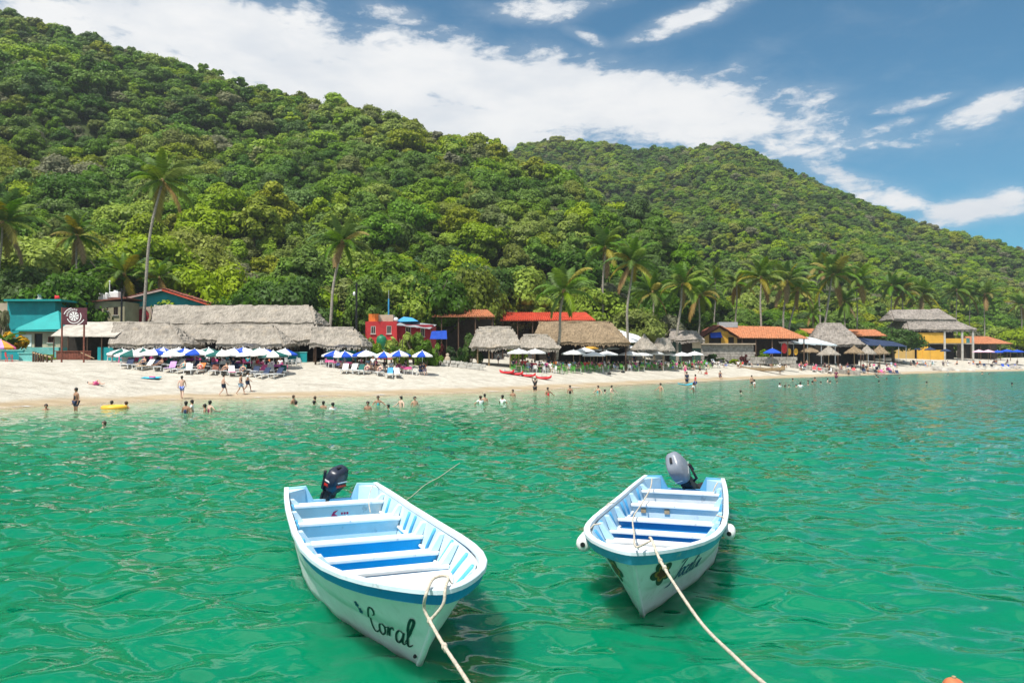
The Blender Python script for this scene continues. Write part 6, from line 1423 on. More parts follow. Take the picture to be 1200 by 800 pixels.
# ---- fenders
def fender(label, b, s, side, L, r):
    u = s / LB; p = hull_pt(u, .80, side); c_ = on_boat(b, (p.x, p.y + side * (r + .02), p.z)); o = thing('fender', label, 'fender', 'fenders on the worn boat', c_, b.rotation_euler.z); mb = MB()
    rr = [[Vector((x, math.cos(a) * q, math.sin(a) * q * 1.1)) for a in np.linspace(0, 6.28, 15)[:-1]] for x, q in ((-L / 2, r * .6), (-L / 2 + .04, r * .92), (-L / 4, r), (L / 4, r), (L / 2 - .04, r * .92), (L / 2, r * .6))]; mb.loft(rr); mb.build('foam_body', M['white'], o, smooth=True)
    mb = MB(); mb.tube([(L / 2 - .02, 0, 0), (L / 2 + .012, 0, 0)], .035, 10); mb.build('eye', M['black'], o); mb = MB(); mb.tube([(0, 0, r * .9), (0, -side * r, r + .12), (0, -side * (r + .1), r + .14)], .012, 6); mb.build('lanyard', ROPE, o)
fender('white foam fender with dark eye at the left bow of the worn boat', boatB, 6.9, -1, .5, .11)
fender('white foam fender midway along the worn boat', boatB, 4.4, -1, .4, .10)
fender('white foam fender hung on the far side of the worn boat', boatB, 5.2, 1, .32, .095)
# ---- buoy at the lower edge of the picture
bo = thing('mooring_buoy', 'small faded orange mooring buoy floating near the pier', 'buoy', None, Wp(1118, 808, 0)); mb = MB(); mb.ball((0, 0, .02), .11, 14, 10, squash=(1, 1, .9)); mb.build('float', mat('buoy_orange', (.55, .17, .07), .6, .25, 9.0), bo, smooth=True); mb = MB(); mb.tube([(0, 0, .08), (0, 0, .135)], .02, 8); mb.build('eye', M['wood_pale'], bo)
# ================================================================== BEACH FURNITURE
def panel_umbrella(label, base, h_edge, h_top, r, cols, group, n=8, tilt=0.0, rz=0.0, single=False, name='beach_umbrella', valance=.14, vent=True):
    o = thing(name, label, 'umbrella', group, base, rz); o.rotation_euler = (tilt, tilt * .5, rz)
    mb = MB(); mb.tube([(0, 0, -.3), (0, 0, h_top + .02)], .028, 7); mb.build('pole', M['white'] if not single else M['wood_pale'], o)
    can = o; joined = MB()
    for k in range(n):
        a0, a1 = 2 * math.pi * k / n, 2 * math.pi * (k + 1) / n; vs = []; fs = []; nv, nu = 5, 4
        for j in range(nv + 1):
            t = j / nv
            for i in range(nu + 1):
                a = a0 + (a1 - a0) * i / nu; sg = math.sin(math.pi * i / nu); rr = r * t * (1 - .06 * sg * t); vs.append((math.cos(a) * rr, math.sin(a) * rr, h_edge + (h_top - h_edge) * (1 - t ** 1.25) - .035 * sg * t))
        for i in range(nu + 1):
            v = vs[nv * (nu + 1) + i]; vs.append((v[0] * 1.005, v[1] * 1.005, v[2] - valance))
        for j in range(nv + 1):
            for i in range(nu): b0 = j * (nu + 1) + i; fs.append((b0, b0 + nu + 1, b0 + nu + 2, b0 + 1))
        if single: joined.add(vs, fs)
        else: MB().add(vs, fs).build('canopy_panel', M[cols[k % len(cols)]], o)
    if single: joined.build('canopy', M[cols[0]], o)
    mb = MB(); mb.ball((0, 0, h_top + .05), .06, 8, 6); mb.build('finial', M['white'], o)
    rb = MB()
    for k in range(n): a = 2 * math.pi * k / n; rb.tube([(0, 0, h_top - .06), (math.cos(a) * r * .97, math.sin(a) * r * .97, h_edge - .01)], .010, 4)
    rb.build('ribs', M['metal'], o); return o
def lounger_proto():
    o = thing('sun_lounger', 'x', 'sun lounger', None)
    mb = MB()
    for sy in (-1, 1): mb.box((0, sy * .30, .30), (1.9, .05, .07))
    for x in np.linspace(-.85, .3, 8): mb.box((x, 0, .32), (.09, .56, .025))
    mb.build('frame', M['white'], o)
    for x in (-.8, .75):
        for sy in (-1, 1): mb = MB(); mb.box((x, sy * .30, .13), (.07, .06, .28)); mb.build('leg', M['white'], o)
    mb = MB(); mb.box((-.27, 0, .36), (1.25, .54, .045)); mb.build('seat_pad', M['white'], o)
    mb = MB(); mb.box((.62, 0, .62), (.80, .56, .05), Matrix.Rotation(R(-48), 3, 'Y')); mb.build('backrest', M['white'], o)
    return o
LPROTO = lounger_proto(); LPROTO_USED = [False]
def lounger(base, rz, label, group, back='white', pad='white'):
    if not LPROTO_USED[0]: o = LPROTO; LPROTO_USED[0] = True
    else: o = dup(LPROTO)
    o.location = base; o.rotation_euler = (0, 0, rz); tag(o, label, 'sun lounger', group)
    for ch in o.children:
        if ch.name.startswith('backrest'): ch.material_slots[0].link = 'OBJECT'; ch.material_slots[0].material = M[back]
        if ch.name.startswith('seat_pad'): ch.material_slots[0].link = 'OBJECT'; ch.material_slots[0].material = M[pad]
    return o
def chair_proto():
    o = thing('plastic_chair', 'x', 'chair', None); mb = MB(); mb.box((0, 0, .43), (.46, .46, .04)); mb.build('seat', M['white'], o, bevel=.01)
    mb = MB(); vs = []; fs = []
    for j, (z, w_) in enumerate(((.45, .40), (.62, .46), (.80, .44), (.88, .34))):
        for i in range(5): x = (i / 4 - .5) * w_; vs.append((x, .20 + .10 * (z - .45) - .05 * (1 - (2 * i / 4 - 1) ** 2) + .05, z))
    for j in range(3):
        for i in range(4): b0 = j * 5 + i; fs.append((b0, b0 + 1, b0 + 6, b0 + 5))
    nv = len(vs); vs += [(x, y + .03, z) for x, y, z in vs]; fs += [tuple(q + nv for q in f[::-1]) for f in fs]; mb.add(vs, fs); mb.build('backrest', M['white'], o)
    for sx in (-1, 1):
        mb = MB(); mb.box((sx * .23, -.02, .64), (.05, .40, .03)); mb.box((sx * .23, -.20, .53), (.04, .04, .2)); mb.build('armrest', M['white'], o)
        for sy in (-1, 1): mb = MB(); mb.tube([(sx * .20, sy * .19, .42), (sx * .24, sy * .23, -.05)], .025, 6); mb.build('leg', M['white'], o)
    return o
CPROTO = {}
def chair(base, rz, m_, label, group):
    if m_ not in CPROTO:
        o = chair_proto(); CPROTO[m_] = o
        for ch in o.children: ch.material_slots[0].link = 'OBJECT'; ch.material_slots[0].material = M[m_]
    else: o = dup(CPROTO[m_])
    o.location = base; o.rotation_euler = (0, 0, rz); return tag(o, label, 'chair', group)
TPROTO = {}
def table(base, rz, m_, label, group):
    if m_ not in TPROTO:
        o = thing('beach_table', 'x', 'table', None); mb = MB(); mb.box((0, 0, .71), (.9, .8, .04)); mb.build('tabletop', M[m_], o, bevel=.02); mb = MB()
        for i, (a, b) in enumerate(((-.46, 0), (.46, 0), (0, -.41), (0, .41))): mb.box((a, b, .60), (.012 if a else .9, .012 if b else .8, .2))
        if m_ in ('pink', 'magenta', 'white'): mb.build('cloth_skirt', M[m_], o)
        for sx in (-1, 1):
            for sy in (-1, 1): mb = MB(); mb.tube([(sx * .38, sy * .33, .70), (sx * .40, sy * .35, -.05)], .022, 6); mb.build('leg', M['white'], o)
        TPROTO[m_] = o
    else: o = dup(TPROTO[m_])
    o.location = base; o.rotation_euler = (0, 0, rz); return tag(o, label, 'table', group)
rg = random.Random(21)
# first group of umbrellas, green/blue and white
U1 = [(155, 416, 34, ['white', 'white', 'green_cloth', 'white', 'white', 'green_cloth', 'white', 'green_cloth'], 'white umbrella with dark green panels at the end nearest the wooden sign'),
      (181, 415, 34, ['white', 'white', 'white', 'blue', 'white', 'white', 'blue', 'white'], 'white umbrella with a blue top panel next to the greenest one'),
      (201, 416, 32, ['green_cloth', 'green_cloth', 'white', 'white', 'green_cloth', 'white', 'white', 'green_cloth'], 'dark green and white umbrella standing third from the wooden sign'),
      (217, 414, 28, ['blue', 'white', 'blue', 'white', 'blue', 'blue', 'white', 'blue'], 'mostly blue umbrella half hidden in the first row'),
      (229, 415, 36, ['white', 'white', 'green_cloth', 'white', 'white', 'blue', 'white', 'green_cloth'], 'white umbrella with green and blue panels before the open thatch bay'),
      (260, 416, 34, ['white', 'green_cloth', 'white', 'white', 'white', 'green_cloth', 'white', 'white'], 'white umbrella with a single green front panel before the thatch wing'),
      (274, 414, 32, ['blue', 'white', 'white', 'blue', 'white', 'white', 'blue', 'white'], 'white umbrella with a bright blue panel behind the walking couple'),
      (294, 416, 30, ['white', 'white', 'green_cloth', 'white', 'white', 'white', 'white', 'green_cloth'], 'plain whitish umbrella beyond the walking couple'),
      (311, 415, 32, ['white', 'blue', 'white', 'green_cloth', 'white', 'white', 'blue', 'white'], 'white umbrella with pale blue edge behind the last green one'),
      (321, 417, 32, ['white', 'white', 'white', 'green_cloth', 'green_cloth', 'white', 'green_cloth', 'white'], 'white and green umbrella closing the first row')]
for i, (px, pe, wpx, cols, lb) in enumerate(U1):
    Yb_ = 73.5 + (2.2 if pe == 414 else 0) + rg.uniform(-.4, .8); c = onG(px, Yb_); r_ = wpx / 2 / F * Yb_ * 1.14
    ze_ = pyz(pe, Yb_) - c.z
    panel_umbrella(lb, c, ze_, ze_ + .52, r_, cols, 'green and white umbrellas of the first row', tilt=rg.uniform(-.05, .05), rz=rg.uniform(0, .8))
U2 = [(393, 416, 28, ['blue', 'blue', 'white', 'blue', 'white', 'blue', 'white', 'blue'], 'blue and white umbrella under the end of the low thatch'), (404, 417, 26, ['white', 'blue'], 'white and blue umbrella beside the low thatch shelter'),
      (429, 416, 30, ['white', 'white', 'green_cloth', 'white', 'blue', 'white', 'white', 'green_cloth'], 'white umbrella with teal and blue panels below the garden'), (450, 417.5, 24, ['blue', 'white', 'white', 'blue', 'white', 'blue', 'white', 'white'], 'small white umbrella with blue wedge below the garden'),
      (468, 416, 24, ['blue', 'white', 'blue', 'blue', 'white', 'blue', 'white', 'blue'], 'mainly blue umbrella with a white wedge below the garden'), (495, 416.5, 22, ['white', 'blue', 'white', 'blue', 'white', 'blue', 'white', 'white'], 'lone blue and white umbrella over a seated group by the bushes')]
for i, (px, pe, wpx, cols, lb) in enumerate(U2):
    Yb_ = 79.5 + (1.5 if i in (0,) else 0); c = onG(px, Yb_); r_ = wpx / 2 / F * Yb_ * 1.14; ze_ = pyz(pe, Yb_) - c.z
    panel_umbrella(lb, c, ze_, ze_ + .5, r_, cols, 'blue and white umbrellas of the second row', rz=rg.uniform(0, .8))
c = onG(1, 73.5); ze_ = pyz(407, 73.5) - c.z; panel_umbrella('pink and yellow striped parasol over the teal garden wall', c, ze_, ze_ + .75, 1.25, ['pink', 'gold', 'lilac', 'gold'], None)
for k, (px, pe, cols, what) in enumerate(((167, 413, ['white', 'white', 'green_cloth', 'white'], 'white and green'), (190, 412.5, ['blue', 'white'], 'blue and white'), (209, 413, ['white', 'white', 'white', 'blue'], 'mostly white'), (244, 413, ['white', 'green_cloth'], 'green and white'), (285, 412.5, ['white', 'blue', 'white', 'white'], 'white with blue'), (303, 413, ['green_cloth', 'white', 'white', 'white'], 'white with green'), (333, 414, ['white', 'white', 'blue', 'white'], 'white with one blue'), (143, 414, ['white', 'green_cloth', 'white', 'white'], 'pale green'))):
    Yb_ = 77.5 + rg.uniform(-.3, .6); c = onG(px, Yb_); ze_ = pyz(pe, Yb_) - c.z
    panel_umbrella('%s umbrella of the rear line shading the covered tables' % what, c, ze_, ze_ + .48, 1.35 + rg.uniform(-.1, .2), cols, 'rear line umbrellas', tilt=rg.uniform(-.12, .12), rz=rg.uniform(0, .8))
# loungers of the first row
L1 = [(150, 'navy', 'white'), (163, 'green_cloth', 'white'), (171, 'white', 'gold'), (185, 'navy', 'white'), (200, 'lilac', 'lilac'), (213, 'metal', 'white'), (221, 'metal', 'white'), (233, 'orange', 'white'), (251, 'wood_red', 'white'), (262, 'black', 'white'), (272, 'white', 'pink'), (283, 'green_cloth', 'white'), (298, 'navy', 'navy'), (309, 'navy', 'white'), (324, 'navy', 'white')]
word = {'navy': 'navy blue', 'green_cloth': 'dark green', 'white': 'bare white', 'lilac': 'lilac', 'metal': 'grey', 'orange': 'orange', 'wood_red': 'reddish brown', 'black': 'black', 'gold': 'yellow', 'pink': 'pink', 'skyblue': 'light blue'}
for i, (px, bk, pd) in enumerate(L1):
    c = onG(px, 71.3 + rg.uniform(-.3, .6)); lounger(c, R(90 + rg.uniform(-25, 25)), 'white sun lounger with %s back%s under the green and white umbrellas' % (word[bk], '' if pd == 'white' else ', %s pad,' % word[pd]), 'loungers of the first row', bk, pd)
for px, bk in ((146, 'white'), (157, 'pink'), (178, 'black'), (193, 'green_cloth'), (207, 'white'), (227, 'navy'), (241, 'metal'), (257, 'white'), (278, 'navy'), (291, 'black'), (304, 'pink'), (317, 'white'), (331, 'green_cloth')):
    lounger(onG(px, 73.2 + rg.uniform(-.4, .4)), R(90 + rg.uniform(-35, 35)), 'sun lounger with %s back in the second line under the umbrellas' % word[bk], 'second line loungers', bk, 'white')
L2 = [(404, 'white', 'white'), (413, 'white', 'white'), (421, 'green_cloth', 'white'), (429, 'wood', 'white'), (444, 'wood', 'white'), (457, 'skyblue', 'white'), (466, 'white', 'white')]
word['wood'] = 'dark brown'
for i, (px, bk, pd) in enumerate(L2):
    c = onG(px, 76.6 + rg.uniform(-.3, .5)); lounger(c, R(90 + rg.uniform(-25, 25)), 'white sun lounger with %s back near the blue and white umbrellas' % word[bk], 'loungers of the second row', bk, pd)
# pink covered tables and white chairs behind the loungers
for i, px in enumerate((151, 160, 171, 183, 192, 206, 222, 236, 256, 268, 279, 291, 303, 314, 325)):
    Yb_ = 75.2 + rg.uniform(-.5, .9); c = onG(px, Yb_); m_ = ('pink', 'white', 'magenta', 'pink')[i % 4]
    table(c, rg.uniform(-.4, .4), m_, '%s covered table behind the loungers of the first row' % {'pink': 'pink', 'white': 'white', 'magenta': 'magenta'}[m_], 'tables of the first row')
    for dx in (-.75, .75):
        q = onG(px + dx * 11.5, Yb_ + rg.uniform(-.3, .4)); mc = 'white' if rg.random() < .7 else 'pink'; chair(q, R(90 if dx > 0 else -90) + rg.uniform(-.4, .4), mc, '%s plastic chair at the covered tables behind the first row of loungers' % mc, '%s chairs of the first row' % mc)
for i, px in enumerate((387, 396, 410, 470, 478)):
    Yb_ = 79.8 + rg.uniform(-.5, .5); c = onG(px, Yb_); table(c, rg.uniform(-.4, .4), 'pink', 'pink covered table near the blue and white umbrellas', 'tables of the second row')
    for dx in (-.75, .75): q = onG(px + dx * 11, Yb_ + rg.uniform(-.3, .3)); chair(q, R(90 if dx > 0 else -90) + rg.uniform(-.4, .4), 'white', 'white plastic chair at a pink table near the blue and white umbrellas', 'white chairs of the second row')
for px, Y_ in ((129, 77.5), (134, 78), (338, 79), (345, 79.5), (350, 79), (243, 80), (250, 80.5), (236, 81)): chair(onG(px, Y_), rg.uniform(-3, 3), 'white', 'white plastic chair at the edge of the long thatch restaurant', 'white chairs by the thatch')
chair(onG(11, 70.3), 2.4, 'red_pl', 'single red plastic chair beside the tan ledge', None)
# middle: green chairs, white umbrellas
GC = []
for row, (Yo, n_) in enumerate(((0.0, 30), (1.6, 28), (3.4, 24), (5.0, 18))):
    for i in range(n_):
        px = 597 + (835 - 597) * (i + .5 + rg.uniform(-.3, .3)) / n_; sy = float(np.interp(px, SH_PX, SH_Y)); Y_ = sy + float(np.interp(px, [590, 650, 700, 760, 840], [15, 14, 14, 15, 16])) + Yo * 1.1 + rg.uniform(-.5, .5)
        c = onG(px, Y_); mc = 'green_pl' if rg.random() < .8 else 'white'; chair(c, rg.uniform(-3.1, 3.1), mc, 'bright green plastic chair before the brown and round palapas' if mc == 'green_pl' else 'white plastic chair among the green ones before the palapas', 'green chairs in the middle' if mc == 'green_pl' else 'white chairs in the middle')
        if i % 3 == 0: table(onG(px + 6, Y_ + .4), rg.uniform(-.3, .3), 'wood_pale', 'wooden table among the bright green chairs', 'wooden tables in the middle')
for (px, pe, wpx, m_) in ((608, 413, 23, 'canvas'), (627, 413, 21, 'canvas'), (672, 414, 24, 'canvas'), (685, 411, 20, 'canvas'), (696, 416, 22, 'canvas'), (711, 415, 22, 'canvas'), (700, 409.5, 18, 'canvas'), (715, 408, 18, 'canvas'), (735, 407, 18, 'canvas'), (738, 415, 22, 'canvas'), (753, 415.5, 20, 'canvas'), (767, 414, 18, 'canvas'), (779, 415, 20, 'canvas'), (799, 416, 19, 'canvas'), (814, 415, 18, 'canvas'), (692, 407.5, 17, 'gold')):
    sy = float(np.interp(px, SH_PX, SH_Y)); Y_ = sy + (16 if pe > 412 else 21); c = onG(px, Y_); ze_ = pyz(pe, Y_) - c.z
    panel_umbrella('golden umbrella among white ones before the brown palapa' if m_ == 'gold' else 'wide white canvas umbrella over the green chairs', c, ze_, ze_ + .45, wpx / 2 / F * Y_ * 1.22, [m_], None if m_ == 'gold' else 'white canvas umbrellas in the middle', single=True, rz=rg.uniform(0, .8))
# right: umbrellas and loungers
c = onG(905, 131); panel_umbrella('wide bright blue umbrella above the tan retaining wall', c, pyz(413, 131) - c.z, pyz(408, 131) - c.z, 1.55, ['blue'], None, single=True)
for (px, pe, wpx, m_, lb, Y_) in ((1147, 412, 14, 'pink_pale', 'pale pink umbrella before the small orange shelter', 190), (1158, 412, 14, 'pink_pale', 'pale pink umbrella next to the blue ones at the beach end', 191), (1169, 412.5, 12, 'blue', 'blue umbrella between the pink and the last ones', 192), (1180, 411.5, 16, 'blue', 'blue umbrella near the end of the beach', 194), (1192, 412, 15, 'blue', 'last blue umbrella toward the end of the beach', 196), (1090, 409.5, 13, 'navy', 'dark blue umbrella before the ochre low wall', 186), (1074, 409, 12, 'navy', 'dark blue umbrella left of the ochre low wall', 184), (1108, 411, 12, 'navy', 'dark blue umbrella before the restaurant columns', 187)):
    if 'pink_pale' not in M: M['pink_pale'] = mat('pale_pink_cloth', (.72, .48, .60), .8, .08, 2.0, trans=.1)
    c = onG(px, Y_); ze_ = max(1.5, pyz(pe, Y_) - c.z); panel_umbrella(lb, c, ze_, ze_ + .5, wpx / 2 / F * Y_, [m_], None, single=True)
LR = [(1018, 151, 'navy'), (1028, 151.5, 'navy'), (1040, 152, 'pink'), (1046, 152, 'pink'), (1012, 145, 'navy'), (1027, 144, 'black'), (1034, 145, 'pink'), (1044, 146, 'navy'), (1052, 147, 'navy'), (940, 138, 'white'), (954, 137.5, 'red_pl'), (962, 138, 'red_pl'), (972, 138, 'white'), (1000, 143, 'red_pl'), (1146, 184, 'black'), (1154, 184.5, 'navy'), (1163, 185, 'black'), (1176, 188, 'blue'), (1184, 189, 'blue'), (1192, 190, 'blue'), (1072, 176, 'navy'), (1062, 174, 'metal'), (1084, 178, 'metal'), (1094, 179, 'metal')]
word.update({'red_pl': 'bright red', 'blue': 'bright blue'})
for (px, Y_, bk) in LR:
    where = 'before the row of thatched umbrellas' if px < 1060 else 'on the sand before the ochre restaurant' if px < 1120 else 'at the end of the beach by the pink and blue umbrellas'
    lounger(onG(px, Y_), R(90 + rg.uniform(-30, 30)), '%s sun lounger %s' % (word[bk], where), '%s loungers %s' % (word[bk], where), bk, 'white' if bk in ('metal', 'red_pl') else bk)
for (px, Y_, m_) in ((829, 130, 'black'), (838, 130.5, 'white'), (846, 131, 'black'), (855, 131, 'black'), (866, 131, 'wood'), (876, 131.5, 'black')):
    lounger(onG(px, Y_), R(90 + rg.uniform(-40, 40)), 'low lounger with %s cover below the stone terrace' % word[m_], 'loungers below the terrace', m_, m_)
# kayaks
for k, (px, py, dx, lb) in enumerate(((594, 430.5, 9, 'red kayak lying at the palm end of the row on the sand'), (605, 431.5, 8, 'short red kayak touching its neighbour on the sand'), (619, 430.5, 8.5, 'red kayak third along the row on the sand'), (637, 430.5, 9, 'red kayak lying alone at the end of the row on the sand'))):
    c = onG(px, 87.5); o = thing('kayak', lb, 'kayak', 'red kayaks on the sand', c, R(-28 + 6 * k)); L_ = dx * 2 / F * c.y * 1.05; mb = MB(); rings = []
    for j in range(13):
        t = j / 12; x = (t - .5) * L_; wd = .40 * math.sin(math.pi * (.03 + .94 * t)) ** .55; rk = .22 * (2 * t - 1) ** 4
        rings.append([Vector((x, math.cos(a) * wd, .17 + rk + math.sin(a) * (.17 if math.sin(a) < 0 else .12))) for a in np.linspace(0, 2 * math.pi, 13)[:-1]])
    mb.loft(rings); mb.build('hull', M['red_pl'], o, smooth=True)
    mb = MB()
    for j in range(18): a0 = 2 * math.pi * j / 18; a1 = a0 + 2 * math.pi / 18; mb.tube([(math.cos(a0) * .42, math.sin(a0) * .22, .30), (math.cos(a1) * .42, math.sin(a1) * .22, .30)], .03, 5)
    ck = mb.build('cockpit_rim', M['black'], o); mb = MB(); mb.box((-.3, 0, .40), (.08, .36, .28), Matrix.Rotation(R(-15), 3, 'Y')); mb.build('seat_back', M['white'], o)
    mb = MB(); mb.tube([(L_ / 2 - .12, 0, .42), (L_ / 2 - .02, 0, .46)], .03, 6); mb.build('carry_handle', M['black'], o)
# long boat pulled up on the sand at the right
c = G(893, 435); o = thing('beached_canoe', 'long pale canoe with yellowish bow drawn up on the sand', 'canoe', None, c, R(-38)); mb = MB(); rings = []
for j in range(15):
    t = j / 14; x = (t - .5) * 7.6; wd = .52 * math.sin(math.pi * (.04 + .92 * t)) ** .5; rk = .35 * (2 * t - 1) ** 4
    rings.append([Vector((x, -wd, .55 + rk)), Vector((x, -wd * .8, .25 + rk * .6)), Vector((x, -wd * .3, .03 + rk * .5)), Vector((x, wd * .3, .03 + rk * .5)), Vector((x, wd * .8, .25 + rk * .6)), Vector((x, wd, .55 + rk)), Vector((x, wd * .88, .55 + rk)), Vector((x, wd * .6, .22 + rk * .6)), Vector((x, -wd * .6, .22 + rk * .6)), Vector((x, -wd * .88, .55 + rk))])
mb.loft(rings); mb.build('hull', M['wood_pale'], o); 
for x in (-1.8, 0, 1.8): mb = MB(); mb.box((x, 0, .46), (.22, .86, .04)); mb.build('thwart', M['wood_pale'], o)
mb = MB(); mb.box((-3.5, 0, .82), (.5, .3, .06)); mb.build('stern_deck', M['yellow_pl'], o); mb = MB(); mb.box((3.5, 0, .82), (.5, .3, .06)); mb.build('bow_deck', M['yellow_pl'], o)
# rocks at the far right shore
rr_ = random.Random(5); shY_ = lambda px: float(np.interp(px, SH_PX, SH_Y))
for k, (px, py, w_) in enumerate(((1098, 427, 2.6), (1105, 430, 2.0), (1099, 424, 1.3), (1114, 428, 1.8), (1121, 431, 1.2), (1136, 431, 1.6), (1152, 428, 1.0), (1166, 427, 1.5), (1178, 428, 1.9), (1188, 427, 2.4), (1083, 423, 1.0), (1142, 427, .8), (1196, 431, 1.2))):
    w_ *= 1.25; c = onG(px, shY_(px) + float(np.interp(py, [423, 431], [9, 2.5]))); o = thing('shore_rock', ('pale grey boulder on the sand where the shore curves before the ochre restaurant' if k % 3 else 'dark grey boulder on the sand where the shore curves before the ochre restaurant'), 'rock', 'shore rocks pale' if k % 3 else 'shore rocks dark', c - Vector((0, 0, .1)), rr_.uniform(0, 6)); mb = MB(); rings = []; ph_ = rr_.uniform(0, 6)
    for j in range(6):
        a = -.3 + 1.87 * j / 5; rings.append([Vector((math.cos(q) * w_ / 2 * math.cos(a) * (1 + .22 * math.sin(3 * q + ph_ + j)), math.sin(q) * w_ / 2.6 * math.cos(a) * (1 + .2 * math.sin(2 * q + ph_)), math.sin(a) * w_ * .30)) for q in np.linspace(0, 6.28, 11)[:-1]])
    mb.loft(rings); mb.build('boulder', M['concrete'] if k % 3 else M['stone'], o)
# towel, float ring, paddle board, small things on the sand
c = G(177, 444.5); o = thing('beach_towel', 'turquoise towel spread on the empty sand', 'towel', None, c + Vector((0, 0, .05)), .1); mb = MB(); cloth(mb, (-.75, -.45, .0), (.75, -.45, .0), (.75, .45, .12), (-.75, .45, .10), .06, 8, 5, 0, 8); mb.build('cloth', M['cyan_pl'], o); mb = MB(); mb.box((.1, 0, .10), (.5, .22, .12)); mb.build('folded_shirt', M['pink'], o, bevel=.04)
def ring_float(label, pos, m_, r=.55):
    o = thing('float_ring', label, 'float ring', None, pos); mb = MB(); rings = []
    for i in range(25): a = 2 * math.pi * i / 24; rings.append([Vector((math.cos(a) * (r + math.cos(q) * .16), math.sin(a) * (r + math.cos(q) * .16), .06 + math.sin(q) * .16)) for q in np.linspace(0, 6.28, 11)[:-1]])
    mb.loft(rings, caps=False); mb.build('tube', M[m_], o, smooth=True); mb = MB(); mb.box((r + .02, 0, .22), (.05, .05, .04)); mb.build('valve', M['white'], o); return o
ring_float('orange swimming ring floating in the shallows', Wp(134, 478.5, 0), 'yellow_pl', .62)
o = thing('body_board', 'light blue body board held at the water edge', 'board', None, Wp(803, 451, .35), .3); mb = MB(); mb.loft([[Vector((x, math.cos(q) * wv, math.sin(q) * .05 + .12 * (x / .7) ** 2)) for q in np.linspace(0, 6.28, 9)[:-1]] for x, wv in ((-.85, .05), (-.7, .3), (0, .42), (.6, .36), (.85, .08))]); mb.build('deck', M['cyan_pl'], o, smooth=True)
for k, (px, py) in enumerate(((714, 439), (730, 437))):
    c = G(px, py); o = thing('dark_bag', 'small dark bag lying alone on the open sand', 'bag', 'bags on the sand', c); mb = MB(); mb.loft([[Vector((math.cos(q) * a, math.sin(q) * a * .6, z)) for q in np.linspace(0, 6.28, 9)[:-1]] for a, z in ((.24, 0), (.27, .12), (.2, .26), (.06, .3))]); mb.build('bag_body', M['black'], o, smooth=True); mb = MB(); mb.tube([(-.12, 0, .27), (0, 0, .42), (.12, 0, .27)], .02, 5); mb.build('strap', M['black'], o)

# ================================================================== PEOPLE
SKIN = [mat('skin_tan', (0.48, 0.28, 0.185), .6, .06, 4.0), mat('skin_brown', (0.34, 0.18, 0.11), .6, .06, 4.0), mat('skin_light', (0.62, 0.40, 0.30), .6, .06, 4.0)]
HAIR = [mat('hair_black', (0.012, 0.010, 0.009), .5, .1, 5.0), mat('hair_brown', (0.06, 0.032, 0.018), .5, .1, 5.0)]
CL = {'white': M['white'], 'navy': M['navy'], 'black': M['black'], 'red': M['red_pl'], 'blue': M['blue'], 'pink': M['pink'], 'teal': mat('teal_wear', (0.02, .30, .32), .8), 'lightblue': mat('lightblue_wear', (.35, .52, .70), .8), 'maroon': mat('maroon_wear', (.16, .02, .07), .8), 'patterned blue': mat('patterned_wear', (.03, .10, .52), .8, .1, 6.0, col2=(.75, .78, .85), c2_lo=.52, c2_hi=.56), 'orange': M['orange'], 'green': M['green_pl'], 'grey': M['metal']}
